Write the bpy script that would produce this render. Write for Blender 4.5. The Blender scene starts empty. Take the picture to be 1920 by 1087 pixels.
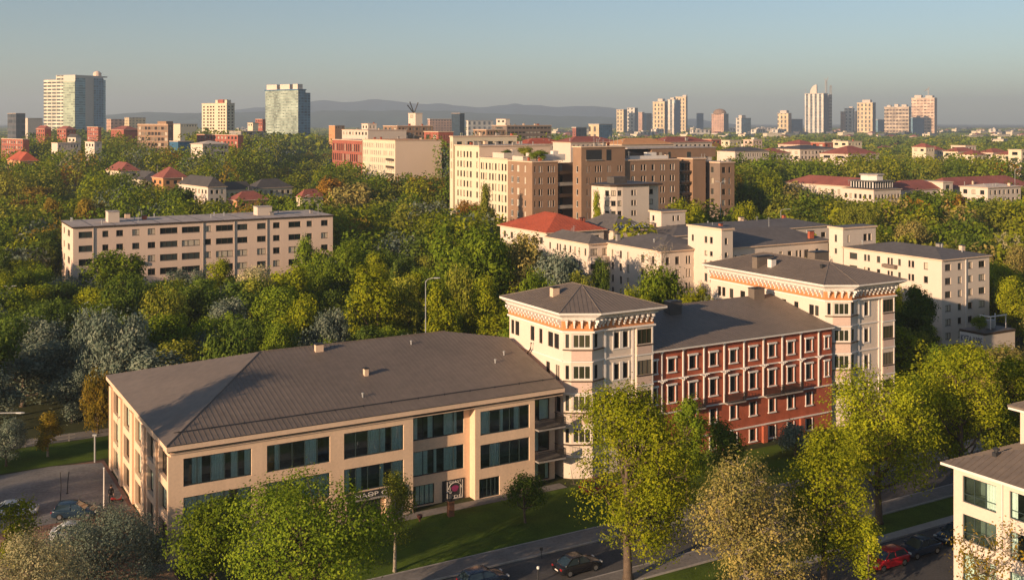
import bpy, bmesh, math, random
import numpy as np
from mathutils import Vector, Matrix
R = math.radians
scene = bpy.context.scene
COL = scene.collection

# ------------------------------------------------------------------ camera
CAM_H, FPX, HZ = 40.0, 2000.0, 228.0      # eye height, focal length and horizon row in photo pixels
cd = bpy.data.cameras.new('camera'); cam = bpy.data.objects.new('camera', cd); COL.objects.link(cam)
cam.location = (0, 0, CAM_H); cam.rotation_euler = (R(90), 0, 0)
cd.sensor_width = 36.0; cd.lens = 36.0 * FPX / 1920; cd.shift_y = -(543.5 - HZ) / 1920
cd.clip_start = 0.5; cd.clip_end = 60000
scene.camera = cam

# ------------------------------------------------------------------ sun, sky, exposure
SUN_AZ, SUN_EL = 45.0, 13.5               # shadows run towards (cos az, sin az)
world = bpy.data.worlds.new('World'); scene.world = world; world.use_nodes = True
wn = world.node_tree; wn.nodes.clear()
sky = wn.nodes.new('ShaderNodeTexSky'); sky.sky_type = 'NISHITA'; sky.sun_disc = False
sky.sun_elevation = R(SUN_EL); sky.sun_rotation = R(270 - SUN_AZ)
sky.altitude = 100; sky.air_density = 0.85; sky.dust_density = 0.7; sky.ozone_density = 1.6
bg = wn.nodes.new('ShaderNodeBackground'); bg.inputs['Strength'].default_value = 0.069
wo = wn.nodes.new('ShaderNodeOutputWorld')
wn.links.new(sky.outputs[0], bg.inputs['Color']); wn.links.new(bg.outputs[0], wo.inputs['Surface'])
sl = bpy.data.lights.new('sun', 'SUN'); sl.energy = 4.6; sl.angle = R(0.5); sl.color = (1.0, 0.71, 0.46)
so = bpy.data.objects.new('sun', sl); COL.objects.link(so)
ce, se = math.cos(R(SUN_EL)), math.sin(R(SUN_EL))
so.rotation_euler = Vector((math.cos(R(SUN_AZ)) * ce, math.sin(R(SUN_AZ)) * ce, -se)).to_track_quat('-Z', 'Y').to_euler()
so.location = (-200, -200, 200)
vs = scene.view_settings
scene.display_settings.display_device = 'sRGB'
vs.view_transform = 'Standard'; vs.look = 'None'; vs.exposure = 0.75; vs.gamma = 1.0; vs.use_curve_mapping = False
cy = scene.cycles
cy.use_denoising = True; cy.max_bounces = 6; cy.diffuse_bounces = 4; cy.glossy_bounces = 3
cy.transmission_bounces = 3; cy.transparent_max_bounces = 8; cy.volume_bounces = 0
cy.caustics_reflective = False; cy.caustics_refractive = False; cy.sample_clamp_indirect = 6

# ------------------------------------------------------------------ materials
MATS = {}
def nodes(m): return m.node_tree.nodes, m.node_tree.links
def mat(name, col, rough=0.85, var=0.15, scale=0.35, spec=0.25, bump=0.0, metal=0.0, streak=0.0, fine=4.0):
    if name in MATS: return MATS[name]
    m = bpy.data.materials.new(name); m.use_nodes = True
    N, L = nodes(m); p = N['Principled BSDF']
    p.inputs['Roughness'].default_value = rough; p.inputs['Metallic'].default_value = metal
    p.inputs['Specular IOR Level'].default_value = spec
    tc = N.new('ShaderNodeTexCoord')
    n1 = N.new('ShaderNodeTexNoise'); n1.inputs['Scale'].default_value = scale; n1.inputs['Detail'].default_value = 5
    L.new(tc.outputs['Object'], n1.inputs['Vector'])
    n2 = N.new('ShaderNodeTexNoise'); n2.inputs['Scale'].default_value = fine; n2.inputs['Detail'].default_value = 3
    L.new(tc.outputs['Object'], n2.inputs['Vector'])
    ad = N.new('ShaderNodeMath'); ad.operation = 'ADD'; L.new(n1.outputs['Fac'], ad.inputs[0]); L.new(n2.outputs['Fac'], ad.inputs[1])
    last = ad.outputs[0]
    if streak:
        mp = N.new('ShaderNodeMapping'); mp.inputs['Scale'].default_value = (1.6, 1.6, 0.07)
        L.new(tc.outputs['Object'], mp.inputs['Vector'])
        n3 = N.new('ShaderNodeTexNoise'); n3.inputs['Scale'].default_value = 1.0; n3.inputs['Detail'].default_value = 3
        L.new(mp.outputs[0], n3.inputs['Vector'])
        ma = N.new('ShaderNodeMath'); ma.operation = 'MULTIPLY_ADD'; ma.inputs[1].default_value = streak; L.new(n3.outputs['Fac'], ma.inputs[0]); L.new(last, ma.inputs[2])
        last = ma.outputs[0]
    mr = N.new('ShaderNodeMapRange'); mr.inputs['From Min'].default_value = 0.7; mr.inputs['From Max'].default_value = 1.3 + streak
    mr.inputs['To Min'].default_value = 1 - var; mr.inputs['To Max'].default_value = 1 + var
    L.new(last, mr.inputs['Value'])
    mx = N.new('ShaderNodeVectorMath'); mx.operation = 'SCALE'; mx.inputs[0].default_value = col
    L.new(mr.outputs[0], mx.inputs['Scale']); L.new(mx.outputs[0], p.inputs['Base Color'])
    if bump:
        b = N.new('ShaderNodeBump'); b.inputs['Strength'].default_value = bump; b.inputs['Distance'].default_value = 0.05
        L.new(n2.outputs['Fac'], b.inputs['Height']); L.new(b.outputs[0], p.inputs['Normal'])
    MATS[name] = m; return m
def pane_mat(name, lo=(0.012, 0.017, 0.018), mid=(0.05, 0.06, 0.055), hi=(0.34, 0.3, 0.24), a=0.6, b=0.85, rough=0.08):
    m = bpy.data.materials.new(name); m.use_nodes = True; N, L = nodes(m); p = N['Principled BSDF']
    p.inputs['Roughness'].default_value = rough; p.inputs['Specular IOR Level'].default_value = 0.5
    oi = N.new('ShaderNodeObjectInfo'); cr = N.new('ShaderNodeValToRGB'); cr.color_ramp.interpolation = 'CONSTANT'
    e = cr.color_ramp.elements; e[0].color = (*lo, 1); e[1].position = a; e[1].color = (*mid, 1); x = e.new(b); x.color = (*hi, 1)
    L.new(oi.outputs['Random'], cr.inputs[0]); L.new(cr.outputs[0], p.inputs['Base Color'])
    MATS[name] = m; return m
def glass_mat(name, tint=(0.84, 0.95, 0.93), refl=0.10):
    m = bpy.data.materials.new(name); m.use_nodes = True; N, L = nodes(m); N.remove(N['Principled BSDF'])
    out = N['Material Output']; t = N.new('ShaderNodeBsdfTransparent'); t.inputs[0].default_value = (*tint, 1)
    g = N.new('ShaderNodeBsdfGlossy'); g.inputs['Roughness'].default_value = 0.03; g.inputs[0].default_value = (0.9, 0.95, 0.95, 1)
    lw = N.new('ShaderNodeLayerWeight'); lw.inputs['Blend'].default_value = 0.25
    ad = N.new('ShaderNodeMath'); ad.operation = 'ADD'; ad.inputs[1].default_value = refl; ad.use_clamp = True
    L.new(lw.outputs['Fresnel'], ad.inputs[0])
    mx = N.new('ShaderNodeMixShader'); L.new(ad.outputs[0], mx.inputs[0]); L.new(t.outputs[0], mx.inputs[1]); L.new(g.outputs[0], mx.inputs[2])
    L.new(mx.outputs[0], out.inputs[0]); MATS[name] = m; return m

m_beige = mat('beige_render', (0.75, 0.53, 0.36), var=0.18, streak=0.8, bump=0.08)
m_trim = mat('beige_trim', (0.70, 0.50, 0.35), var=0.08)
m_base = mat('plinth_render', (0.42, 0.33, 0.25), var=0.14, streak=0.4)
m_roofb = mat('brown_sheet_roof', (0.168, 0.133, 0.105), rough=0.55, var=0.24, scale=0.14, streak=0.3, spec=0.35, fine=1.3)
m_roofd = mat('dark_sheet_roof', (0.085, 0.075, 0.068), rough=0.6, var=0.2, scale=0.2, spec=0.3, fine=1.5)
m_roofg = mat('grey_sheet_roof', (0.13, 0.115, 0.105), rough=0.65, var=0.18, scale=0.15, spec=0.3, fine=1.2)
m_roofr = mat('red_sheet_roof', (0.44, 0.095, 0.042), rough=0.6, var=0.22, scale=0.2, spec=0.3, fine=2)
m_roofp = mat('faded_red_roof', (0.29, 0.095, 0.07), rough=0.75, var=0.25, scale=0.12, fine=1.5)
m_white = mat('white_render', (0.66, 0.55, 0.45), var=0.07, streak=0.35)
m_white2 = mat('pale_render', (0.60, 0.50, 0.41), var=0.08, streak=0.35)
m_whitep = mat('white_paint', (0.72, 0.66, 0.60), var=0.06)
m_band = mat('terracotta_band', (0.52, 0.22, 0.09), var=0.15)
m_panelw = mat('pinkish_panel', (0.60, 0.44, 0.36), var=0.06)
m_brick = mat('red_brick', (0.40, 0.105, 0.055), var=0.28, scale=0.8, fine=9, bump=0.2)
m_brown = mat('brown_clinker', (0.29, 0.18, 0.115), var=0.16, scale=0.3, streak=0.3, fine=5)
m_browng = mat('grey_and_shaded_clinker', (0.20, 0.15, 0.12), var=0.16, scale=0.3, streak=0.3, fine=5)  # grey brick, also used where shade is put into the brown brick's colour
m_cream = mat('cream_render', (0.66, 0.56, 0.40), var=0.07, streak=0.3)
m_blank = mat('tan_blank_wall', (0.78, 0.58, 0.425), var=0.06, scale=0.1, streak=0.3)
m_pink = mat('pink_panel_wall', (0.74, 0.55, 0.425), var=0.10, streak=0.6)
m_felt = mat('pale_felt_roof', (0.42, 0.36, 0.32), var=0.22, scale=0.25, fine=1.4)
m_redb = mat('red_facade', (0.34, 0.105, 0.07), var=0.2, scale=0.3)
m_orange = mat('orange_render', (0.55, 0.27, 0.12), var=0.15)
m_dark = mat('dark_metal', (0.03, 0.03, 0.032), rough=0.5, var=0.2, spec=0.4)
m_steel = mat('galvanised_steel', (0.34, 0.34, 0.33), rough=0.45, var=0.12, spec=0.5)
m_frame = mat('dark_teal_frame', (0.035, 0.055, 0.055), rough=0.4, var=0.1, spec=0.4)
m_frameb = mat('brown_frame', (0.07, 0.045, 0.03), rough=0.5, var=0.1)
m_room = mat('dim_interior', (0.16, 0.19, 0.17), var=0.35, scale=0.5, fine=1.2)
m_curt = mat('pale_curtain', (0.80, 0.86, 0.78), var=0.12, scale=0.6)
m_conc = mat('concrete_slab', (0.30, 0.27, 0.24), var=0.22, scale=0.4, fine=3, bump=0.1)
m_asph = mat('asphalt', (0.085, 0.08, 0.078), rough=0.9, var=0.3, scale=0.25, fine=5, bump=0.1)
m_pave = mat('pavement_slabs', (0.20, 0.18, 0.16), var=0.22, scale=0.5, fine=4)
m_pavr = mat('reddish_paving', (0.20, 0.11, 0.08), var=0.25, scale=0.5, fine=4)
m_kerb = mat('kerb_stone', (0.36, 0.33, 0.30), var=0.15)
m_paint = mat('road_paint', (0.65, 0.63, 0.58), var=0.2)
m_rail = mat('iron_railing', (0.03, 0.025, 0.022), rough=0.6, var=0.2)
m_pane = pane_mat('window_glass', a=0.66, b=0.92)
m_bay = pane_mat('bay_window_glass', (0.035, 0.038, 0.022), (0.06, 0.06, 0.035), (0.16, 0.14, 0.1), a=0.6, b=0.93)
m_panec = pane_mat('curtained_window_glass', hi=(0.55, 0.47, 0.36), a=0.42, b=0.68)
m_glass = glass_mat('clear_glass')

# ------------------------------------------------------------------ mesh collector
class MB:
    def __init__(s): s.v = []; s.f = []; s.m = []; s.mats = []
    def mi(s, m):
        if m not in s.mats: s.mats.append(m)
        return s.mats.index(m)
    def poly(s, pts, m):
        n = len(s.v); s.v += [tuple(p) for p in pts]; s.f.append(tuple(range(n, n + len(pts)))); s.m.append(s.mi(m))
    def hexa(s, c, m):          # 8 corners: bottom ring then top ring, counter-clockwise seen from above
        n = len(s.v); s.v += [tuple(p) for p in c]; k = s.mi(m)
        for q in ((3, 2, 1, 0), (4, 5, 6, 7), (0, 1, 5, 4), (1, 2, 6, 5), (2, 3, 7, 6), (3, 0, 4, 7)):
            s.f.append(tuple(n + i for i in q)); s.m.append(k)
    def box(s, x0, x1, y0, y1, z0, z1, m):
        s.hexa([(x0, y0, z0), (x1, y0, z0), (x1, y1, z0), (x0, y1, z0), (x0, y0, z1), (x1, y0, z1), (x1, y1, z1), (x0, y1, z1)], m)
    def wbox(s, p0, p1, a0, a1, w0, w1, z0, z1, m):   # box in wall coordinates: a along, w inward (negative = proud)
        d = (Vector(p1) - Vector(p0)).normalized(); n = Vector((d.y, -d.x)); o = Vector(p0)
        P = lambda a, w: o + d * a - n * w
        q = [P(a0, w0), P(a1, w0), P(a1, w1), P(a0, w1)]
        s.hexa([(*p, z0) for p in q] + [(*p, z1) for p in q], m)
    def prism(s, pts, z0, z1, m, top=True, bottom=True, mt=None):
        n = len(pts)
        for i in range(n):
            a, b = pts[i], pts[(i + 1) % n]
            s.poly([(*a, z0), (*b, z0), (*b, z1), (*a, z1)], m)
        if top: s.poly([(*p, z1) for p in pts], mt or m)
        if bottom: s.poly([(*p, z0) for p in reversed(pts)], m)
    def tube(s, pts, rad, m, n=8, cap=True):
        pts = [Vector(p) for p in pts]; rings = []
        for i, p in enumerate(pts):
            t = (pts[min(i + 1, len(pts) - 1)] - pts[max(i - 1, 0)]).normalized()
            u = t.orthogonal().normalized() if abs(t.z) < 0.95 else Vector((1, 0, 0)).cross(t).normalized()
            w = t.cross(u); r = rad[i] if hasattr(rad, '__len__') else rad
            k = len(s.v); rings.append(k)
            s.v += [tuple(p + (u * math.cos(2 * math.pi * j / n) + w * math.sin(2 * math.pi * j / n)) * r) for j in range(n)]
        k = s.mi(m)
        for a, b in zip(rings, rings[1:]):
            for j in range(n): s.f.append((a + j, a + (j + 1) % n, b + (j + 1) % n, b + j)); s.m.append(k)
        if cap:
            s.f.append(tuple(rings[0] + j for j in reversed(range(n)))); s.m.append(k)
            s.f.append(tuple(rings[-1] + j for j in range(n))); s.m.append(k)
    def lathe(s, prof, m, n=12, o=(0, 0, 0)):
        s.tube([(o[0], o[1], o[2] + z) for r, z in prof], [max(r, 0.002) for r, z in prof], m, n)
    def wall(s, p0, p1, z0, z1, holes, m, depth=0.2, mrev=None, room=None, shape=None):
        d = Vector(p1) - Vector(p0); Lg = d.length; d.normalize(); n = Vector((d.y, -d.x)); o = Vector(p0)
        P = lambda a, w, z: (*(o + d * a - n * w), z)
        hs = [(max(a, 0.01), min(b, Lg - 0.01), max(c, z0 + 0.01), min(e, z1 - 0.01)) for a, b, c, e in holes]
        A = sorted({0.0, Lg, *[round(h[0], 4) for h in hs], *[round(h[1], 4) for h in hs]})
        Z = sorted({z0, z1, *[round(h[2], 4) for h in hs], *[round(h[3], 4) for h in hs]})
        for i in range(len(A) - 1):
            j = 0; run = None
            for j in range(len(Z) - 1):
                ca, cz = (A[i] + A[i + 1]) / 2, (Z[j] + Z[j + 1]) / 2
                if any(h[0] < ca < h[1] and h[2] < cz < h[3] for h in hs): 
                    if run is not None: s.poly([P(A[i], 0, run), P(A[i + 1], 0, run), P(A[i + 1], 0, Z[j]), P(A[i], 0, Z[j])], m); run = None
                elif run is None: run = Z[j]
            if run is not None: s.poly([P(A[i], 0, run), P(A[i + 1], 0, run), P(A[i + 1], 0, z1), P(A[i], 0, z1)], m)
        mr = mrev or m
        for a, b, c, e in hs:
            for q in (((a, 0, c), (b, 0, c), (b, depth, c), (a, depth, c)), ((a, depth, e), (b, depth, e), (b, 0, e), (a, 0, e)),
                      ((a, 0, c), (a, depth, c), (a, depth, e), (a, 0, e)), ((b, depth, c), (b, 0, c), (b, 0, e), (b, depth, e))):
                s.poly([P(*t) for t in q], mr)
            if room:
                f = depth + 0.004; g = depth + room
                for q in (((a, f, c), (b, f, c), (b, g, c), (a, g, c)), ((a, g, e), (b, g, e), (b, f, e), (a, f, e)),
                          ((a, f, c), (a, g, c), (a, g, e), (a, f, e)), ((b, g, c), (b, f, c), (b, f, e), (b, g, e)), ((a, g, c), (b, g, c), (b, g, e), (a, g, e))):
                    s.poly([P(*t) for t in q], m_room)
    def mesh(s, name):
        me = bpy.data.meshes.new(name); me.from_pydata(s.v, [], s.f)
        for m in s.mats: me.materials.append(m)
        me.polygons.foreach_set('material_index', s.m); me.update(); return me
    def smooth(s): s.sm = True; return s
def link(name, me, parent=None, loc=(0, 0, 0), rz=0.0):
    o = bpy.data.objects.new(name, me); COL.objects.link(o); o.location = loc; o.rotation_euler = (0, 0, rz)
    if parent: o.parent = parent
    return o
def tag(o, label=None, cat=None, group=None, kind=None):
    if label: o['label'] = label
    if cat: o['category'] = cat
    if group: o['group'] = group
    if kind: o['kind'] = kind
    return o
def shade_smooth(me):
    me.polygons.foreach_set('use_smooth', [True] * len(me.polygons)); return me

# seamed roof face: planar convex polygon plus standing seams running up the slope
def roof_face(m, pts, mt, seam=0.0, eave=None, rib=0.045, mr=None):
    m.poly(pts, mt)
    if not seam: return
    P = [Vector(p) for p in pts]
    e = (P[1] - P[0]).normalized() if eave is None else Vector(eave).normalized()
    nrm = (P[1] - P[0]).cross(P[2] - P[0]).normalized()
    if nrm.z < 0: nrm = -nrm
    up = nrm.cross(e).normalized()
    if up.z < 0: up = -up
    o = P[0]; Q = [((p - o).dot(e), (p - o).dot(up)) for p in P]
    a0, a1 = min(q[0] for q in Q), max(q[0] for q in Q)
    k = a0 + seam * 0.5
    while k < a1:
        ys = []
        for i in range(len(Q)):
            (xa, ya), (xb, yb) = Q[i], Q[(i + 1) % len(Q)]
            if (xa - k) * (xb - k) < 0: ys.append(ya + (yb - ya) * (k - xa) / (xb - xa))
        if len(ys) >= 2:
            y0, y1 = min(ys), max(ys); h = rib
            if y1 - y0 > 0.3:
                c = [o + e * (k + dx) + up * y for dx, y in ((-h / 2, y0), (h / 2, y0), (h / 2, y1), (-h / 2, y1))]
                m.hexa([c_ + nrm * 0.002 for c_ in c] + [c_ + nrm * (h * 0.6 + 0.006) for c_ in c], mr or mt)
        k += seam
def hip_roof(m, x0, x1, y0, y1, z, rise, mt, seam=0.0, soffit=None, thick=0.16, mf=None, inset=None):
    w, d = x1 - x0, y1 - y0; h = min(w, d) / 2
    if inset is not None: h = inset
    if w >= d: r0, r1 = (x0 + h, (y0 + y1) / 2, z + rise), (x1 - h, (y0 + y1) / 2, z + rise)
    else: r0, r1 = ((x0 + x1) / 2, y0 + h, z + rise), ((x0 + x1) / 2, y1 - h, z + rise)
    a, b, c, e = (x0, y0, z), (x1, y0, z), (x1, y1, z), (x0, y1, z)
    if w >= d:
        F_ = [[a, b, r1, r0], [b, c, r1], [c, e, r0, r1], [e, a, r0]]
    else:
        F_ = [[a, b, r0], [b, c, r1, r0], [c, e, r1], [e, a, r0, r1]]
    for f in F_: roof_face(m, f, mt, seam)
    mf = mf or mt
    m.prism([(x0, y0), (x1, y0), (x1, y1), (x0, y1)], z - thick, z - 0.003, mf, top=False, bottom=True)

# ------------------------------------------------------------------ frames and buildings
class Frame:
    def __init__(s, ox, oy, ang=30.2):
        s.ox, s.oy, s.ang = ox, oy, R(ang); s.c, s.s = math.cos(s.ang), math.sin(s.ang)
    def fx(s, px, y=0.0):
        u = (px - 960) / FPX; return (u * (s.oy + y * s.c) - s.ox + y * s.s) / (s.c - u * s.s)
    def fy(s, px, x=0.0):
        u = (px - 960) / FPX; return (s.ox + x * s.c - u * (s.oy + x * s.s)) / (s.s + u * s.c)
    def z(s, py, x=0.0, y=0.0): return CAM_H - (py - HZ) / FPX * (s.oy + x * s.s + y * s.c)
    def W(s, x, y): return (s.ox + x * s.c - y * s.s, s.oy + x * s.s + y * s.c)
    def at(s, x, y, ang=None): w = s.W(x, y); return Frame(w[0], w[1], math.degrees(s.ang) if ang is None else ang)
SITE = Frame(-31.04, 97.0)
def corner(px, Y, ang=30.2): return Frame((px - 960) / FPX * Y, Y, ang)
def ground_px(px, py): Y = FPX * CAM_H / (py - HZ); return ((px - 960) / FPX * Y, Y)
FOOT = []      # building footprints (frame, x0, x1, y0, y1) kept free of trees
WCACHE = {}
def window_mesh(w, h, n, th, fw, fm, pm, split, fd=0.07):
    key = (round(w, 2), round(h, 2), n, tuple(th), fw, fm.name, pm.name, split)
    if key in WCACHE: return WCACHE[key]
    m = MB()
    m.box(0, fw, 0, fd, 0, h, fm); m.box(w - fw, w, 0, fd, 0, h, fm)
    m.box(fw, w - fw, 0, fd, 0, fw, fm); m.box(fw, w - fw, 0, fd, h - fw, h, fm)
    for i in range(1, n):
        x = w * i / n; m.box(x - fw * 0.4, x + fw * 0.4, 0.004, fd - 0.004, fw, h - fw, fm)
    for t in th: m.box(fw, w - fw, 0.006, fd - 0.006, h * t - fw * 0.35, h * t + fw * 0.35, fm)
    p = MB() if split else m
    p.poly([(fw, fd * 0.6, fw), (w - fw, fd * 0.6, fw), (w - fw, fd * 0.6, h - fw), (fw, fd * 0.6, h - fw)], pm)
    r = (m.mesh('window'), p.mesh('pane') if split else None); WCACHE[key] = r; return r
class Bld:
    def __init__(s, name, label, cat, F, group=None):
        s.F = F; s.root = bpy.data.objects.new(name, None); COL.objects.link(s.root)
        s.root.location = (F.ox, F.oy, 0); s.root.rotation_euler = (0, 0, F.ang); s.root.empty_display_size = 1
        tag(s.root, label, cat, group); s.nwin = 0
    def part(s, name, m, parent=None, loc=(0, 0, 0), rz=0.0, kind=None):
        o = link(name, m if isinstance(m, bpy.types.Mesh) else m.mesh(name), parent or s.root, loc, rz)
        if kind: o['kind'] = kind
        return o
    def win(s, p0, p1, a0, a1, z0, z1, n=2, th=(), fw=0.06, fm=None, pm=None, inset=0.12, split=False, name='window'):
        d = (Vector(p1) - Vector(p0)).normalized(); nn = Vector((d.y, -d.x)); q = Vector(p0) + d * a0 - nn * inset
        w_, p_ = window_mesh(a1 - a0, z1 - z0, n, th, fw, fm or m_frameb, pm or m_pane, split)
        o = link(name, w_, s.root, (q.x, q.y, z0), math.atan2(d.y, d.x)); s.nwin += 1
        if p_: link('pane', p_, o)
        return o
    def facade(s, m, p0, p1, z0, z1, rects, mt, depth=0.15, room=None, mrev=None, **kw):
        m.wall(p0, p1, z0, z1, rects, mt, depth=depth, room=room, mrev=mrev)
        return [s.win(p0, p1, *r, inset=depth - 0.08, **kw) for r in rects]
    def foot(s, x0, x1, y0, y1): FOOT.append((s.F, x0, x1, y0, y1))
# ------------------------------------------------------------------ ground, roads, hills
def ground_material():
    m = bpy.data.materials.new('rough_grassland'); m.use_nodes = True; N, L = nodes(m); p = N['Principled BSDF']
    p.inputs['Roughness'].default_value = 0.95; p.inputs['Specular IOR Level'].default_value = 0.1
    tc = N.new('ShaderNodeTexCoord'); a = N.new('ShaderNodeTexNoise'); a.inputs['Scale'].default_value = 0.02; a.inputs['Detail'].default_value = 8
    b = N.new('ShaderNodeTexNoise'); b.inputs['Scale'].default_value = 1.2; b.inputs['Detail'].default_value = 4
    L.new(tc.outputs['Object'], a.inputs[0]); L.new(tc.outputs['Object'], b.inputs[0])
    r = N.new('ShaderNodeValToRGB'); e = r.color_ramp.elements
    e[0].position = 0.3; e[0].color = (0.02, 0.035, 0.012, 1); e[1].position = 0.7; e[1].color = (0.075, 0.075, 0.03, 1)
    x = N.new('ShaderNodeMath'); x.operation = 'MULTIPLY_ADD'; x.inputs[1].default_value = 0.4; L.new(b.outputs[0], x.inputs[0])
    y = N.new('ShaderNodeMath'); y.operation = 'MULTIPLY'; y.inputs[1].default_value = 0.65; L.new(a.outputs[0], y.inputs[0]); L.new(y.outputs[0], x.inputs[2])
    L.new(x.outputs[0], r.inputs[0]); L.new(r.outputs[0], p.inputs['Base Color']); return m
m = MB(); m.poly([(-9000, -800, -0.02), (9000, -800, -0.02), (9000, 14000, -0.02), (-9000, 14000, -0.02)], ground_material())
tag(link('ground', m.mesh('ground')), kind='structure')
def lawn_material():
    m = mat('lawn_grass', (0.075, 0.115, 0.014), rough=0.95, var=0.35, scale=0.35, spec=0.1, fine=7, bump=0.6); return m
m_lawn = lawn_material()
def site_sheet(name, s0, s1, t0, t1, z, mt, kind='structure'):
    m = MB(); m.poly([(*SITE.W(s0, t0), z), (*SITE.W(s1, t0), z), (*SITE.W(s1, t1), z), (*SITE.W(s0, t1), z)], mt)
    return tag(link(name, m.mesh(name)), kind=kind)
def site_slab(name, s0, s1, t0, t1, z, mt):
    m = MB(); q = [SITE.W(s0, t0), SITE.W(s1, t0), SITE.W(s1, t1), SITE.W(s0, t1)]
    m.prism(q, -0.3, z, mt, bottom=False)
    for (a, b) in ((t0 - 0.15, t0), (t1, t1 + 0.15)):
        m.prism([SITE.W(s0, a), SITE.W(s1, a), SITE.W(s1, b), SITE.W(s0, b)], -0.3, z + 0.012, m_kerb, bottom=False)
    return tag(link(name, m.mesh(name)), kind='structure')
site_sheet('road', -60, 260, -22.2, -15.75, 0.012, m_asph)
site_slab('pavement', -60, 260, -15.6, -12.9, 0.13, m_pave)
site_slab('far_pavement', -60, 260, -24.5, -22.35, 0.13, m_pave)
site_sheet('side_road', 10, 260, -39.5, -29.6, 0.010, m_asph)
site_slab('side_pavement', 10, 260, -29.4, -28.6, 0.13, m_kerb)
# the lawn before the office building: a gently mounded sheet of turf
def turf(name, s0, s1, t0, t1, z, nx, ny, amp):
    rng = np.random.default_rng(5); v = []; f = []
    for j in range(ny + 1):
        for i in range(nx + 1):
            a, b = s0 + (s1 - s0) * i / nx, t0 + (t1 - t0) * j / ny
            h = amp * (0.5 + 0.5 * math.sin(a * 0.37 + b * 0.8) * math.cos(b * 0.55 - a * 0.13)) + float(rng.uniform(0, amp * 0.25))
            if i in (0, nx) or j in (0, ny): h = 0
            v.append((*SITE.W(a, b), z + h))
    for j in range(ny):
        for i in range(nx): k = j * (nx + 1) + i; f.append((k, k + 1, k + nx + 2, k + nx + 1))
    me = bpy.data.meshes.new(name); me.from_pydata(v, [], f); me.materials.append(m_lawn); shade_smooth(me)
    return tag(link(name, me), kind='structure')
turf('lawn', 12.5, 90, -12.7, -1.7, 0.04, 90, 24, 0.16)
turf('verge', 12, 200, -28.4, -24.7, 0.03, 120, 8, 0.12)
site_sheet('forecourt_path', -3, 42, -1.6, -0.02, 0.02, m_pave)
site_sheet('parking_lot', -38, -0.2, -8, 34, 0.006, m_pavr)
m_strip = mat('sunlit_strip_tone', (0.34, 0.21, 0.12), var=0.25, scale=0.6)  # paler sandy colour paints bands of sunlight on the parking lot
for k, (a, b) in enumerate(((3.2, 6.4), (-4.5, -1.5), (11.8, 13.4))):
    site_sheet('sunlit_strip', -36, -0.4, a, b, 0.014, m_strip)
m_gravel = mat('grey_gravel', (0.19, 0.18, 0.17), var=0.3, scale=0.3, fine=3)
m = MB(); m.poly([(*SITE.W(x, y), 0.012) for x, y in ((-30, 15), (-0.6, 15.5), (-0.6, 33), (-6, 34.5), (-16, 33.5), (-27, 26))], m_gravel)
tag(link('gravel_yard', m.mesh('gravel_yard')), kind='structure')
site_sheet('rear_path', -60, 6, 44, 47.5, 0.012, m_pave)
site_sheet('rear_lawn', -60, 6, 34.6, 43.8, 0.008, m_lawn)
# hills far behind the city
def hills(name, Y, prof, col, seed, depth=1500):
    rng = np.random.default_rng(seed); n = 240; x0, x1 = prof[0][0], prof[-1][0]
    P = np.linspace(x0, x1, n); H = np.interp(P, [p[0] for p in prof], [p[1] for p in prof])
    k = np.ones(9) / 9; H = np.convolve(np.pad(H, 4, mode='edge'), k, 'valid'); H += np.interp(P, np.linspace(x0, x1, 60), rng.normal(0, 0.8, 60))
    v = []; f = []
    for r, (dy, s_) in enumerate(((-depth, 0), (-depth * 0.45, 0.62), (0, 1.0), (depth, 0))):
        for p_, h_ in zip(P, H): v.append(((p_ - 960) / FPX * Y, Y + dy, max(-1, (CAM_H + (HZ - h_) / FPX * Y) * s_)))
    for r in range(3):
        for i in range(n - 1): a = r * n + i; f.append((a, a + 1, a + n + 1, a + n))
    me = bpy.data.meshes.new(name); me.from_pydata(v, [], f); shade_smooth(me)
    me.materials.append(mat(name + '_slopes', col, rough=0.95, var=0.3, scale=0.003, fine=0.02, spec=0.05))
    return tag(link(name, me), kind='structure')
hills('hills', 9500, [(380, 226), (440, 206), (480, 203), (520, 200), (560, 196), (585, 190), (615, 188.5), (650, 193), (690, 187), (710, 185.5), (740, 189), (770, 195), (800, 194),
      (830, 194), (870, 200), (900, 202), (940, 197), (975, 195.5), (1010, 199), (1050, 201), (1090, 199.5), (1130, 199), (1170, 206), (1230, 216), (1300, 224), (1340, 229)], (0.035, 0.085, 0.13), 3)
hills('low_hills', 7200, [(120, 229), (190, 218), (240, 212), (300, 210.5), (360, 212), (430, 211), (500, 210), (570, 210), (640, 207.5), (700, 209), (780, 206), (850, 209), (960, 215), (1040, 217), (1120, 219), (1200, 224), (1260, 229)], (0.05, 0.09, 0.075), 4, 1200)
# ------------------------------------------------------------------ lettering helper
def text_mesh(name, s, size, mt, parent, loc, rot, depth=0.02, width=None, align='CENTER'):
    cu = bpy.data.curves.new(name, 'FONT'); cu.body = s; cu.size = size; cu.extrude = depth; cu.align_x = align; cu.resolution_u = 2
    t = bpy.data.objects.new(name + '_curve', cu); COL.objects.link(t)
    bpy.context.view_layer.update()
    me = bpy.data.meshes.new_from_object(t); w = t.dimensions.x
    bpy.data.objects.remove(t); bpy.data.curves.remove(cu)
    me.materials.clear(); me.materials.append(mt)
    o = link(name, me, parent, loc); o.rotation_euler = rot
    if width and w > 0: o.scale = (width / w, 1, 1)
    return o
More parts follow.
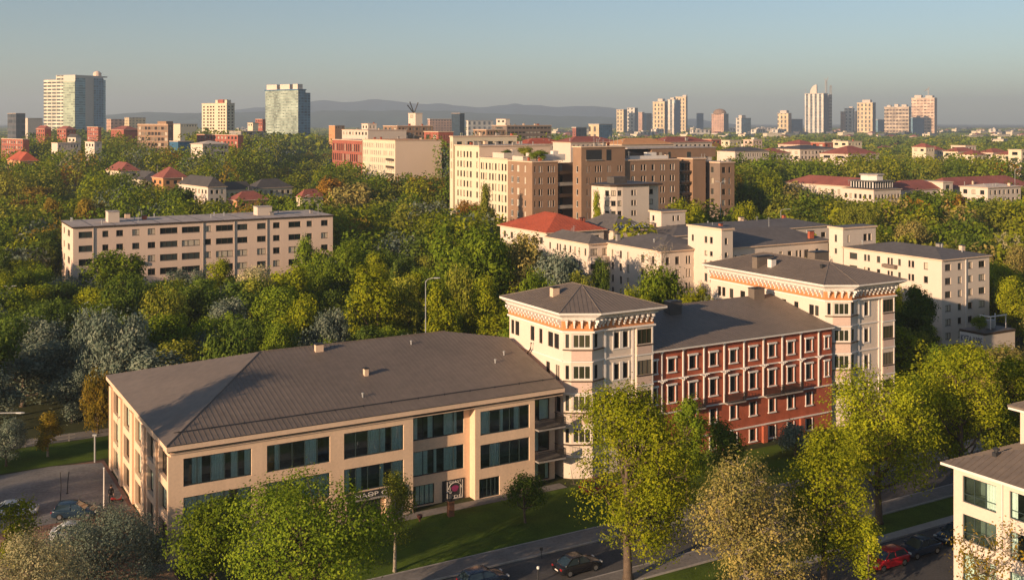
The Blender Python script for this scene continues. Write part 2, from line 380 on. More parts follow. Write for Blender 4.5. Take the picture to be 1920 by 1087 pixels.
# ------------------------------------------------------------------ beige office building
b = Bld('office_building', 'long beige three-storey office building with a brown seamed metal roof beside the lawn', 'office building', SITE)
LN, DP, HW = 42.4, 30.5, 10.0
b.foot(0, LN, -2, DP)
cols = [(1.14, 7.47), (8.94, 15.26), (16.71, 23.16)]
GL = dict(fm=m_frame, pm=m_glass, fw=0.08, split=True, n=5)
m = MB()
r1 = [(a, c, 6.62, 9.18) for a, c in cols]; r2 = [(a, c, 3.2, 5.62) for a, c in cols]; r3 = [(a, c, 0.5, 2.35) for a, c in cols[:2]]
wins = b.facade(m, (0, 0), (24.2, 0), 0, HW, r1 + r2 + r3, m_beige, depth=0.22, room=2.6, **GL)
m.wall((24.2, 0), (24.2, 1.2), 0, HW, [], m_beige)
wins += b.facade(m, (24.2, 1.2), (31.4, 1.2), 0, HW, [(0.55, 6.5, 6.9, 9.3), (0.55, 6.5, 3.15, 5.75), (0.3, 3.0, 0.1, 2.2)], m_beige, depth=0.2, room=2.4, **GL)
m.wall((31.4, 1.2), (31.4, 0), 0, HW, [], m_beige)
wins += b.facade(m, (31.4, 0), (38.8, 0), 0, HW, [(0.65, 6.73, 6.7, 9.25), (0.65, 6.73, 3.15, 5.7), (0.5, 3.0, 0.05, 2.1)], m_beige, depth=0.22, room=2.4, **GL)
m.wall((38.8, 0), (38.8, 1.6), 0, HW, [], m_beige)
wins += b.facade(m, (38.8, 1.6), (LN, 1.6), 0, HW, [(0.25, 2.9, 6.75, 9.1), (0.25, 2.9, 3.3, 5.6), (0.25, 2.9, 0.1, 2.3)], m_beige, depth=0.2, room=2.0, fm=m_frameb, pm=m_glass, fw=0.08, split=True, n=2)
# left side with deep pilasters
lc = [(212.5, 223.8), (231.6, 244.7), (253.4, 266), (276, 290), (298, 315.6)]
lh = []
for p_, q_ in lc:
    y1, y0 = SITE.fy(p_, 0), SITE.fy(q_, 0)
    for z0, z1 in ((6.8, 9.3), (3.5, 6.0), (0.35, 2.8)): lh.append((DP - y1, DP - y0, z0, z1))
wins += b.facade(m, (0, DP), (0, 0), 0, HW, lh, m_beige, depth=0.42, room=2.2, fm=m_frameb, pm=m_glass, fw=0.07, split=True, n=3)
m.wall((LN, 1.6), (LN, DP), 0, HW, [], m_beige); m.wall((LN, DP), (0, DP), 0, HW, [], m_beige)
for p_, q_ in zip(lc[:-1], lc[1:]):       # proud pilasters between the side windows
    yc, yd = SITE.fy(p_[1], 0), SITE.fy(q_[0], 0); d_ = (yc - yd); m.box(-0.22, -0.003, yd + d_ * 0.22, yc - d_ * 0.22, 0, 9.5, m_beige)
m.box(-0.22, -0.003, 29.2, DP, 0, 9.5, m_beige); m.box(-0.22, -0.003, 0.0, 0.5, 0, 9.5, m_beige)
b.part('wall', m)
m = MB()                                  # cornice: groove, soffit and fascia
ring = lambda o: [(-o, -o), (LN, -o), (LN, DP + o), (-o, DP + o)]
m.prism(ring(0.12), 9.72, 9.80, m_trim); m.prism(ring(0.30), 9.96, 10.12, m_frameb); m.prism(ring(0.46), 10.122, 10.60, m_trim)
b.part('cornice', m)
m = MB()
e = 0.5; z0, z1 = 10.66, 14.85; A0 = (12.9, 15.25, z1); A1 = (35.5, 15.25, z1); zt = z0 + (z1 - z0) * 12.5 / 15.75
roof_face(m, [(-e, -e, z0), (LN, -e, z0), (LN, 12, zt), A1, A0], m_roofb, 0.5, eave=(1, 0, 0), rib=0.04)
roof_face(m, [(-e, DP + e, z0), (-e, -e, z0), A0], m_roofb)
roof_face(m, [(LN, 12, zt), (LN, DP + e, z0), A1], m_roofb); roof_face(m, [(LN, DP + e, z0), (-e, DP + e, z0), A0, A1], m_roofb, 0.56, eave=(1, 0, 0), rib=0.055)
m.poly([(LN, -e, z0), (LN, DP + e, z0), (LN, 12, zt)], m_beige)
m.prism([(-e, -e), (LN, -e), (LN, DP + e), (-e, DP + e)], 10.602, 10.658, m_dark, top=False)
for p_, q_ in (((-e, -e, z0), A0), (A0, A1)): m.tube([p_, q_], 0.09, m_roofb, 6)
roof = b.part('roof', m)
m = MB()
for k in range(14): x = 1.0 + k * 3.05; m.box(x, x + 0.06, 1.35, 1.41, z0 + 0.45, z0 + 0.72, m_dark)
zz = z0 + (z1 - z0) * (1.38 + e) / 15.75; m.tube([(0.6, 1.38, zz + 0.13), (LN - 0.2, 1.38, zz + 0.13)], 0.045, m_dark, 6)
b.part('snow_guard', m, roof)
def chimney(bl, parent, px, py, zb, w, d, h, mt, mc, lift=0.0, plane=None, name='chimney'):
    F = bl.F; x, y = plane; m = MB(); m.box(-w / 2, w / 2, -d / 2, d / 2, -0.6, h, mt); m.box(-w / 2 - 0.06, w / 2 + 0.06, -d / 2 - 0.06, d / 2 + 0.06, h + 0.002, h + 0.1, mc)
    m.box(-w * 0.3, w * 0.3, -d * 0.3, d * 0.3, h + 0.102, h + 0.16, m_dark)
    return bl.part(name, m, parent, (x, y, zb))
def slope_z(y): return z0 + (z1 - z0) * (y + e) / 15.75
for px, py, w, h in ((598, 658, 0.9, 0.75), (686, 703, 0.45, 0.7)):
    lo, hi = 0.0, 15.0                    # walk up the slope until the point falls on the pixel row
    for _ in range(40):
        y = (lo + hi) / 2; x = SITE.fx(px, y)
        if SITE.z(py, x, y) > slope_z(y): lo = y
        else: hi = y
    chimney(b, roof, px, py, slope_z(y), w, 0.5, h, m_trim, m_dark, plane=(x, y), name='vent')
for x, y in ((30.0, 13.0), (39.5, 8.0), (37.5, 6.5), (20.0, 3.2)):
    m = MB(); m.lathe([(0.09, -0.2), (0.09, 0.35), (0.16, 0.36), (0.16, 0.45), (0.02, 0.5)], m_steel, 8); b.part('vent_pipe', m, roof, (x, y, slope_z(y)))
# curtains behind the glass
def curtain_mesh(w, h, seed):
    rng = np.random.default_rng(seed); n = max(6, int(w / 0.08)); m = MB(); pts = [(w * i / n, 0.035 * math.sin(i * 1.9) + 0.02 * float(rng.normal())) for i in range(n + 1)]
    for i in range(n): m.poly([(pts[i][0], pts[i][1], 0), (pts[i + 1][0], pts[i + 1][1], 0), (pts[i + 1][0], pts[i + 1][1], h), (pts[i][0], pts[i][1], h)], m_curt)
    return m
rng = random.Random(4)
def add_curtains(wins, prob=0.6, rng=rng):
    for k, w in enumerate(wins):
        bb = w.data.vertices; ww = max(v.co.x for v in bb); hh = max(v.co.z for v in bb)
        n = max(1, round(ww / 1.25))
        for i in range(n):
            if rng.random() < prob:
                cw = ww / n * rng.choice((0.35, 0.5, 0.95, 0.95)); x = ww / n * i + (0 if rng.random() < 0.5 else ww / n - cw)
                o = link('curtain', curtain_mesh(cw, hh - 0.15, k * 7 + i).mesh('curtain'), w, (x, 0.125, 0.08))
add_curtains(wins[:1], 1.0); add_curtains(wins[1:11], 0.72); add_curtains(wins[11:14], 0.5); add_curtains(wins[14:], 0.45)
# balconies in the recess by the tower
def balcony(bl, x0, x1, y0, y1, z, rail=True, name='balcony', hr=1.05, slab=m_conc):
    m = MB(); m.box(x0, x1, y0, y1, z - 0.16, z, slab)
    o = bl.part(name, m); r = MB()
    r.box(x0, x1, y0, y0 + 0.04, z + hr - 0.06, z + hr, m_rail); r.box(x0, x1, y0 + 0.005, y0 + 0.035, z + 0.08, z + 0.13, m_rail)
    n = max(3, int((x1 - x0) / 0.085))
    for i in range(n + 1): x = x0 + (x1 - x0 - 0.03) * i / n; r.box(x, x + 0.04, y0 + 0.008, y0 + 0.032, z + 0.13, z + hr - 0.06, m_rail)
    for yy in (x0, x1 - 0.03):
        for j in range(max(1, int((y1 - y0) / 0.14))): y = y0 + 0.1 + j * 0.14; r.box(yy, yy + 0.025, y, y + 0.025, z, z + hr - 0.06, m_rail)
        r.box(yy, yy + 0.03, y0 + 0.042, y1, z + hr - 0.055, z + hr - 0.005, m_rail)
    bl.part('railing', r, o); return o
balcony(b, 38.85, 42.35, -0.75, 1.58, 6.45); balcony(b, 38.85, 42.35, -0.75, 1.58, 3.0)
# sign board over the entrance, wall picture, entrance
m = MB(); m.box(16.9, 23.2, -0.16, -0.004, 2.45, 3.12, m_dark); m.box(16.85, 23.25, -0.5, -0.004, 2.36, 2.446, m_conc)
sg = b.part('sign_board', m); sg['label'] = 'black sign board with white lettering above the entrance'
text_mesh('lettering', 'NA\u018fP OU', 0.62, m_whitep, sg, (19.9, -0.165, 2.56), (R(90), 0, 0), width=4.2)
m = MB(); m.box(17.2, 20.6, -0.02, -0.003, 0.02, 2.3, m_dark)  # flat dark sheet stands in for the shade of the entrance opening
dr = b.part('entrance_shade_panel', m); m = MB(); m.box(18.88, 18.94, -0.07, -0.022, 0.9, 1.3, m_steel); b.part('handle', m, dr)
m = MB(); m.box(21.0, 21.55, -0.45, -0.003, 0, 2.36, m_beige); b.part('entrance_pillar', m)
m = MB(); X0, X1, Z0, Z1 = 28.1, 30.75, 0.05, 2.2; Yp = 1.2
m.box(X0, X1, Yp - 0.06, Yp - 0.004, Z0, Z1, m_dark)
mu = b.part('wall_picture', m); mu['label'] = 'black wall picture with white line drawing and a magenta figure'
m = MB(); f_ = Yp - 0.075
for a, c, d, g in ((0.55, 0.62, 0.15, 2.0), (2.35, 2.42, 0.15, 2.0), (0.55, 2.42, 0.12, 0.18), (0.9, 0.95, 0.5, 1.7), (2.1, 2.15, 0.5, 1.5)):
    m.box(X0 + a, X0 + c, f_, f_ + 0.012, Z0 + d, Z0 + g, m_whitep)
m.tube([(X0 + 1.5 + 0.75 * math.cos(t), f_, Z0 + 1.2 + 0.62 * math.sin(t)) for t in [R(k * 15) for k in range(13)]], 0.03, m_whitep, 5)
m.tube([(X0 + 0.5 + 0.09 * k, f_, Z0 + 0.9 + 0.12 * math.sin(k * 0.9)) for k in range(8)], 0.07, m_whitep, 5)
b.part('line_drawing', m, mu)
m_mag = mat('magenta_print', (0.25, 0.03, 0.11), var=0.2)
m = MB(); m.prism([(X0 + 1.5 + 0.42 * math.cos(t) * (1 + 0.15 * math.sin(3 * t)), Z0 + 1.2 + 0.34 * math.sin(t)) for t in [R(k * 24) for k in range(15)]], 0, 0.01, m_mag)
o = b.part('figure', m, mu, (0, f_ + 0.01, 0)); o.rotation_euler = (R(90), 0, 0)
text_mesh('lettering', 'GVAST', 0.34, m_whitep, mu, (X0 + 1.5, f_ + 0.004, Z1 - 0.36), (R(90), 0, 0), width=1.5, depth=0.006)
text_mesh('lettering', 'SIDE', 0.42, m_whitep, mu, (X0 + 1.55, f_ + 0.004, Z0 + 0.2), (R(90), 0, 0), width=1.5, depth=0.006)
m = MB(); m.box(0.3, 23.9, -0.05, -0.003, 0, 0.42, m_base); b.part('plinth', m)

# ------------------------------------------------------------------ white corner houses with flared cornices
def corner_house(label, s0, D, leftwins, frontwins, fbay, smalls):
    F = SITE.at(s0, 0); b = Bld('corner_house', label, 'apartment building', F, 'white corner houses with flared cornices'); W = 11.35; b.foot(-1, W + 1, -2, D + 1)
    m = MB(); zt = 16.5
    FL = [(14.1, 15.9), (10.55, 12.3), (7.0, 8.75), (3.45, 5.2), (0.35, 1.9)]
    kw = dict(fm=m_frameb, pm=m_pane, split=True, n=2, fw=0.06)
    b.facade(m, (4.6, 0), (W - 2.35, 0), 0, zt, [(a - 4.6, c - 4.6, z0, z1) for a, c in frontwins for z0, z1 in FL[:4]], m_white, depth=0.16, **kw)
    x0 = W - 2.35                                      # shallow square bay on the street front
    m.wall((x0, 0), (x0, -0.4), 0, zt, [], m_white)
    bz = [(14.3, 16.0), (10.75, 12.4), (7.2, 8.85), (3.6, 5.2)]
    b.facade(m, (x0, -0.4), (W, -0.4), 0, zt, [(0.14, 2.2, z0, z1) for z0, z1 in bz], m_white, depth=0.14, **dict(kw, n=3, pm=m_bay))
    m.wall((W, -0.4), (W, D), 0, zt, [], m_white); m.wall((W, D), (0, D), 0, zt, [], m_white)
    b.facade(m, (0, D), (0, 1.23), 0, zt, [(D - y1, D - y0, z0, z1) for y0, y1, z0, z1 in leftwins], m_white, depth=0.16, **kw)
    BZ = [(14.6, 16.15), (11.1, 12.65), (7.55, 9.3), (4.0, 5.6)]
    P = [(0, 1.23), (0.6, 0.58), (2.7, -0.62), (4.6, 0)]
    L1 = math.hypot(0.6, 0.65); b.facade(m, P[0], P[1], 0, zt, [(0.25, L1 - 0.22, z0, z1) for z0, z1 in BZ], m_white, depth=0.12, **dict(kw, n=1))
    L2 = math.hypot(2.1, 1.2); b.facade(m, P[1], P[2], 0, zt, [(0.22, L2 - 0.2, z0, z1) for z0, z1 in BZ], m_white, depth=0.12, **dict(kw, n=3, pm=m_bay, fm=m_whitep, fw=0.09))
    L3 = math.hypot(1.9, 0.62); b.facade(m, P[2], P[3], 0, zt, [(0.35, 0.95, z0, z1) for z0, z1 in BZ], m_white, depth=0.12, **dict(kw, n=1))
    b.part('wall', m)
    # mouldings, sills and panels
    m = MB()
    for z in (13.0, 9.45, 5.9, 2.4):
        m.wbox((0, D), (0, 1.23), 0, D - 1.3, -0.09, -0.003, z, z + 0.16, m_whitep)
        for a, c, l in ((P[0], P[1], L1), (P[1], P[2], L2), (P[2], P[3], L3)): m.wbox(a, c, -0.02, l + 0.02, -0.16, -0.003, z, z + 0.17, m_whitep)
        m.wbox((4.75, 0), (x0 - 0.05, 0), 0, x0 - 4.8, -0.12, -0.003, z, z + 0.16, m_whitep)
        m.wbox((x0, -0.4), (W, -0.4), -0.05, W - x0 + 0.05, -0.12, -0.003, z, z + 0.16, m_whitep)
    for z in (14.45, 10.95, 7.4, 3.85):
        for a, c, l in ((P[0], P[1], L1), (P[1], P[2], L2), (P[2], P[3], L3)): m.wbox(a, c, -0.04, l + 0.04, -0.22, -0.003, z - 0.1, z, m_frameb)
        m.wbox((x0, -0.4), (W, -0.4), -0.03, W - x0 + 0.05, -0.16, -0.003, z - 0.32, z - 0.22, m_frameb)
    for x in (4.62, x0 - 0.42): m.wbox((x, 0), (x + 0.3, 0), 0, 0.3, -0.14, -0.003, 0.3, 16.3, m_whitep)
    for x in (W - 0.14,): m.wbox((x, -0.4), (x + 0.2, -0.4), -0.02, 0.14, -0.06, -0.003, 0.3, 16.3, m_whitep)
    b.part('moulding', m)
    for z0, z1 in ((13.2, 14.3), (9.65, 10.8), (6.1, 7.25)):
        m = MB(); m.wbox(P[1], P[2], 0.05, L2 - 0.05, -0.1, -0.003, z0, z1, m_panelw); b.part('spandrel_panel', m)
        m = MB(); m.wbox((x0, -0.4), (W, -0.4), 0.06, W - x0 - 0.16, -0.06, -0.003, z0, z1 - 0.2, m_panelw); b.part('spandrel_panel', m)
    for a, c in frontwins:                             # white casings
        for z0, z1 in FL[:4]:
            m = MB(); q = ((a - 4.6) - 0.02)
            m.wbox((4.6, 0), (W, 0), a - 4.6 - 0.2, a - 4.6, -0.08, -0.003, z0 - 0.15, z1 + 0.2, m_whitep); m.wbox((4.6, 0), (W, 0), c - 4.6, c - 4.6 + 0.2, -0.08, -0.003, z0 - 0.15, z1 + 0.2, m_whitep)
            m.wbox((4.6, 0), (W, 0), a - 4.6, c - 4.6, -0.08, -0.003, z0 - 0.15, z0 - 0.01, m_whitep); b.part('casing', m)
    # frieze, brackets, cove and roof
    inn = [(-0.08, D + 0.08), (-0.08, 1.2), (2.72, -0.76), (4.65, -0.12), (W + 0.08, -0.48), (W + 0.08, D + 0.08)]
    out = [(-0.85, D + 1), (-0.85, 0.7), (3.2, -1.6), (5.2, -1.6), (W + 1.2, -1.6), (W + 1.2, D + 1)]
    m = MB(); m.prism(inn, 16.5, 17.85, m_band); fr = b.part('frieze', m)
    m = MB(); mul = lambda k: [(i[0] + (o[0] - i[0]) * k, i[1] + (o[1] - i[1]) * k) for i, o in zip(inn, out)]
    m.prism(mul(0.16), 16.32, 16.52, m_whitep)
    prof = [(0.02, 17.62), (0.16, 17.78), (0.3, 17.86), (0.36, 18.02), (0.62, 18.16), (0.9, 18.36), (1.0, 18.42), (1.0, 18.62)]
    for (k0, za), (k1, zb) in zip(prof, prof[1:]):
        A, B_ = mul(k0), mul(k1)
        for i in range(6):
            j = (i + 1) % 6; m.poly([(*A[i], za), (*A[j], za), (*B_[j], zb), (*B_[i], zb)], m_whitep)
    b.part('cornice', m)
    bm_ = MB(); bm_.box(-0.13, 0.13, -0.62, 0.02, 17.5, 17.78, m_whitep); bm_.box(-0.1, 0.1, -0.4, 0.02, 17.2, 17.5, m_whitep); bm_.box(-0.07, 0.07, -0.22, 0.02, 16.85, 17.2, m_whitep)
    bme = bm_.mesh('bracket')
    for i in range(4):
        a, c = Vector(inn[i]), Vector(inn[i + 1]); d = c - a; n = max(2, round(d.length / 0.78)); rz = math.atan2(d.y, d.x)
        for k in range(n): p = a + d * ((k + 0.5) / n); b.part('bracket', bme, fr, (p.x, p.y, 0), rz)
    m = MB(); z0 = 18.625; zr = 20.65; h = 6.0; R0 = (W / 2 - 0.1, h - 0.2, zr); R1 = (W / 2 - 0.1, D - h + 0.6, zr); E_ = [(p[0], p[1], z0) for p in out]
    roof_face(m, [E_[0], E_[1], R0, R1], m_roofb, 0.5, eave=(0, 1, 0), rib=0.04); roof_face(m, [E_[1], E_[2], R0], m_roofb, 0.5, rib=0.04)
    roof_face(m, [E_[2], E_[4], R0], m_roofb, 0.5, eave=(1, 0, 0), rib=0.04); roof_face(m, [E_[4], E_[5], R1, R0], m_roofb, 0.5, eave=(0, 1, 0), rib=0.04); roof_face(m, [E_[5], E_[0], R1], m_roofb, 0.5, eave=(1, 0, 0), rib=0.04)
    for p_ in (E_[1], E_[2], E_[4], E_[0]): m.tube([p_, R0 if p_ != E_[0] else R1], 0.07, m_roofb, 5)
    m.tube([R0, R1], 0.08, m_roofb, 5)
    rf = b.part('roof', m)
    for x, y, w, d, h_, mt in smalls:
        zb = z0 + (zr - z0) * max(0, min((x + 0.85) / 6.4, (W + 1.2 - x) / 6.4, (y + 1.6) / 7.4, (D + 1 - y) / 6.4)); chimney(b, rf, 0, 0, zb, w, d, h_, mt, m_dark, plane=(x, y))
    return b
lw = []
F1 = SITE.at(43.3, 0)
for p_, q_, n_ in ((958.5, 964, 1), (966, 973.5, 1), (994.5, 1002, 1), (1011, 1017, 1), (1027.5, 1037, 1), (1039, 1048, 1)):
    lw.append((F1.fy(q_), F1.fy(p_), 14.25, 15.95))
for p_, q_ in ((1042, 1049.5), (1024, 1031)): lw.append((F1.fy(q_), F1.fy(p_), 10.7, 12.45))
lw.append((F1.fy(1051), F1.fy(1043), 7.2, 8.9))
T1 = corner_house('white corner house with flared cornice and pyramid roof adjoining the beige office building', 43.3, 13.3, lw, [(6.05, 6.85), (7.3, 8.1)], None,
             [(2.2, 6.5, 0.9, 0.7, 0.9, m_trim)])
F2 = SITE.at(84.4, 0); lw = []
for p_, q_ in ((1346, 1352), (1354, 1360), (1368, 1375), (1388, 1397), (1406, 1413), (1466, 1474), (1489, 1497), (1517, 1526), (1528, 1535)):
    lw.append((F2.fy(q_), F2.fy(p_), 14.2, 15.55))
for p_, q_ in ((1517, 1526), (1529, 1536)): lw.append((F2.fy(q_), F2.fy(p_), 10.6, 12.1))
T2 = corner_house('white corner house with flared cornice and long hipped roof beyond the red brick house', 84.4, 24.0, lw, [(5.9, 6.75)], None,
             [(2.0, 15.0, 3.2, 1.0, 1.1, m_roofb), (1.8, 13.0, 0.9, 0.8, 1.0, m_whitep), (8.9, 11.0, 2.8, 1.4, 1.5, m_roofb), (3.6, 5.2, 0.4, 0.4, 0.35, m_dark)])
# plant climbing pipe on the side of the first house
m = MB(); m.tube([(42.95, 7.6, 14.1), (42.9, 7.7, 13.3), (42.9, 8.3, 12.8), (42.92, 8.9, 12.0), (42.92, 9.2, 11.3), (42.9, 9.6, 10.8)], 0.1, m_frameb, 6)
m.tube([(42.92, 8.4, 12.6), (42.9, 7.4, 11.9), (42.9, 7.0, 10.9)], 0.08, m_frameb, 6)
o = T1.part('downpipe', m, None, (-43.3, 0, 0))

# ------------------------------------------------------------------ red brick house between them
b = Bld('brick_house', 'red brick house with white pilasters and window casings between the two white corner houses', 'apartment building', SITE.at(54.7, 0.05))
LB = 29.6; b.foot(0, LB, -1, 22)
pil = [1.55 + 3.2 * k for k in range(9)]
m = MB(); rects = []; cas = []
for k in range(8):
    c = pil[k] + 1.5
    for z0, z1, ww in ((10.5, 12.05, 1.08), (6.9, 8.85, 1.08), (3.6, 5.2, 1.0), (0.4, 1.85, 1.05)):
        if k == 0 and z0 < 4: continue
        rects.append((c - ww / 2, c + ww / 2, z0, z1))
for z0, z1 in ((10.55, 12.0), (6.95, 8.85)): rects += [(0.25, 0.85, z0, z1), (28.3, 28.95, z0, z1)]
b.facade(m, (0, 0), (LB, 0), 0, 13.05, rects, m_brick, depth=0.2, fm=m_frameb, pm=m_pane, split=True, n=2, fw=0.06, mrev=m_brick)
m.wall((LB, 22), (0, 22), 0, 13.05, [], m_brick)
b.part('wall', m)
for a, c, z0, z1 in rects:
    m = MB(); t = 0.115; pr = -0.09
    P0, P1 = (0, 0), (LB, 0)
    m.wbox(P0, P1, a - t, a, pr, -0.003, z0 - 0.02, z1 + 0.02, m_whitep); m.wbox(P0, P1, c, c + t, pr, -0.003, z0 - 0.02, z1 + 0.02, m_whitep)
    m.wbox(P0, P1, a - t - 0.08, c + t + 0.08, pr - 0.08, -0.003, z0 - 0.17, z0 - 0.022, m_whitep)
    if z0 > 6: m.wbox(P0, P1, a - t - 0.1, c + t + 0.1, pr - 0.1, -0.003, z1 + 0.022, z1 + 0.24, m_whitep)
    b.part('casing', m)
for k, x in enumerate(pil):
    m = MB(); m.box(x - 0.075, x + 0.075, -0.16, -0.003, 5.78, 9.52, m_whitep); m.box(x - 0.075, x + 0.075, -0.16, -0.003, 9.72, 12.85, m_whitep)
    m.box(x - 0.17, x + 0.17, -0.26, -0.003, 12.852, 13.02, m_whitep)
    o = b.part('pilaster', m)
    m = MB()                                         # carved rosette where the band crosses
    for dx, dz, w_, h_ in ((-0.55, 0.02, 0.4, 0.14), (0.55, 0.02, 0.4, 0.14), (-0.25, -0.06, 0.3, 0.3), (0.25, -0.06, 0.3, 0.3), (0, -0.12, 0.3, 0.5)):
        m.lathe([(0.02, -h_ / 2), (w_ / 2, -h_ / 4), (w_ / 2, h_ / 4), (0.02, h_ / 2)], m_whitep, 7, (x + dx, -0.28, 9.62 + dz))
    b.part('rosette', m, o)
m = MB()
m.box(0, LB, -0.12, -0.003, 9.56, 9.70, m_whitep); m.box(0, LB, -0.16, -0.003, 5.62, 5.77, m_whitep); m.box(0, LB, -0.13, -0.003, 2.1, 2.27, m_whitep)
b.part('string_course', m)
for k in (1, 3, 5, 6): balcony(b, pil[k] - 0.1, pil[k] + 2.9, -0.85, -0.18, 5.8, hr=1.0)
for k in range(1, 9, 2):
    m = MB(); m.box(pil[k] - 0.35, pil[k] + 0.35, -0.5, -0.14, 0, 2.08, m_brick); b.part('brick_pier', m)
m = MB(); z0, z1, ym = 13.3, 15.95, 11.0
m.box(0, LB, -0.5, 0.05, 13.06, 13.28, m_whitep); b.part('cornice', m)
m = MB()
roof_face(m, [(0, -0.55, z0), (LB, -0.55, z0), (LB, ym, z1), (0, ym, z1)], m_roofb, 0.5, eave=(1, 0, 0), rib=0.035)
roof_face(m, [(LB, 22.5, z0), (0, 22.5, z0), (0, ym, z1), (LB, ym, z1)], m_roofb, 0.5, eave=(1, 0, 0)); m.tube([(0, ym, z1), (LB, ym, z1)], 0.08, m_roofb, 5)
rf = b.part('roof', m)
chimney(b, rf, 0, 0, 15.0, 1.9, 1.2, 1.9, m_roofd, m_dark, plane=(10.2, 8.6)); chimney(b, rf, 0, 0, 15.6, 1.9, 1.2, 1.5, m_roofb, m_dark, plane=(26.2, 10.4))

# ------------------------------------------------------------------ house at the right edge
FH = corner(1788, 90.3)
b = Bld('street_house', 'cream rendered house with wide windows and a low brown roof at the street corner', 'house', FH)
b.foot(-1, 16, -26, 1)
kw = dict(fm=m_frame, pm=m_glass, split=True, n=3, th=(0.3,), fw=0.08)
m = MB(); cols_ = [(-FH.fy(1805), -FH.fy(1868)), (-FH.fy(1893), -FH.fy(1893) + 4.6), (-FH.fy(1893) + 6.6, -FH.fy(1893) + 11)]
hr = [(a, c, z0, z1) for a, c in cols_ for z0, z1 in ((8.15, 10.35), (4.95, 7.15), (1.6, 3.9))]
ws = b.facade(m, (0, 0), (0, -25), 0, 10.85, hr, m_white, depth=0.2, room=2.2, **kw); add_curtains(ws, 0.5)
m.wall((0, -25), (16, -25), 0, 10.85, [], m_white); m.wall((16, -25), (16, 0), 0, 10.85, [], m_white); m.wall((16, 0), (0, 0), 0, 10.85, [], m_white)
b.part('wall', m)
m = MB(); y_ = -(cols_[0][1] + cols_[1][0]) / 2; m.tube([(-0.1, y_, 0), (-0.1, y_, 10.8)], 0.05, m_whitep, 6); b.part('downpipe', m)
m = MB(); hip_roof(m, -0.75, 16.75, -25.75, 0.75, 11.15, 3.0, m_roofb, 0.55, mf=m_whitep, thick=0.22); rf = b.part('roof', m)
px_ = FH.fx(1913, -0.3); m = MB(); zt = FH.z(768, px_, -0.3); m.box(px_, px_ + 9, -9, -0.3, 10.9, zt, m_white); m.prism([(px_ - 0.7, -9.7), (px_ + 9.7, -9.7), (px_ + 9.7, 0.4), (px_ - 0.7, 0.4)], zt, zt + 0.18, m_whitep)
b.part('upper_storey', m); m = MB(); hip_roof(m, px_ - 0.75, px_ + 9.75, -9.75, 0.45, zt + 0.4, 1.8, m_roofb, 0.5, thick=0.2); b.part('upper_roof', m)
x = FH.fx(1868, -2.5); m = MB(); m.lathe([(0.16, -0.5), (0.16, 0.3), (0.28, 0.31), (0.28, 0.42), (0.05, 0.55)], m_dark, 10); m.box(-0.3, 0.3, -0.2, 0.2, -0.5, 0.12, m_dark)
b.part('vent', m, rf, (x, -2.5, 11.15 + 3.0 * (3.25 / 8.75)))
# ------------------------------------------------------------------ data-driven buildings of the middle distance
WINMESH = {}
def small_window(w, h, fm, pm, n=2):
    key = (round(w, 1), round(h, 1), fm.name, pm.name, n)
    if key not in WINMESH:
        w, h = key[0], key[1]; m = MB(); f = min(0.1, w * 0.09)
        m.box(0, f, 0, 0.08, 0, h, fm); m.box(w - f, w, 0, 0.08, 0, h, fm); m.box(f, w - f, 0, 0.08, 0, f, fm); m.box(f, w - f, 0, 0.08, h - f, h, fm)
        for i in range(1, n): m.box(w * i / n - f * 0.5, w * i / n + f * 0.5, 0.01, 0.07, f, h - f, fm)
        m.box(-0.06, w + 0.06, -0.14, -0.002, -0.12, -0.02, m_conc)
        m.poly([(f, 0.05, f), (w - f, 0.05, f), (w - f, 0.05, h - f), (f, 0.05, h - f)], pm); WINMESH[key] = m.mesh('window')
    return WINMESH[key]
def put_windows(b, m, p0, p1, z0, z1, rects, mt, depth=0.22, fm=None, pm=None, cap=100, maxw=1.4):
    rects = [(a, a + round(c - a, 1), d, d + round(e - d, 1)) for a, c, d, e in rects]
    L_ = math.hypot(p1[0] - p0[0], p1[1] - p0[1]); rects = [r for r in rects if r[0] > 0.03 and r[1] < L_ - 0.03 and r[2] > z0 + 0.02 and r[3] < z1 - 0.02]
    m.wall(p0, p1, z0, z1, rects, mt, depth=depth)
    d = (Vector(p1) - Vector(p0)).normalized(); nn = Vector((d.y, -d.x)); rz = math.atan2(d.y, d.x); extra = MB()
    for a, c, zz, ze in rects:
        n = max(1, round((c - a) / maxw) ) if c - a > 1.9 else (2 if c - a > 1.0 else 1)
        q = Vector(p0) + d * a - nn * (depth - 0.09)
        if b.nwin < cap: link('window', small_window(c - a, ze - zz, fm or m_frameb, pm or m_panec, n), b.root, (q.x, q.y, zz), rz); b.nwin += 1
        else:
            extra.wbox(p0, p1, a, c, depth - 0.08, depth - 0.02, zz, ze, pm or m_panec)
    if extra.v: b.part('windows', extra, kind='stuff')
def rows_down(top, h, step, n): return [(top - h - step * k, top - step * k) for k in range(n)]
def even(L_, n, frac=0.5, m0=0.5):
    p_ = (L_ - 2 * m0) / n; return [(m0 + p_ * (i + 0.5 - frac / 2), m0 + p_ * (i + 0.5 + frac / 2)) for i in range(n)]
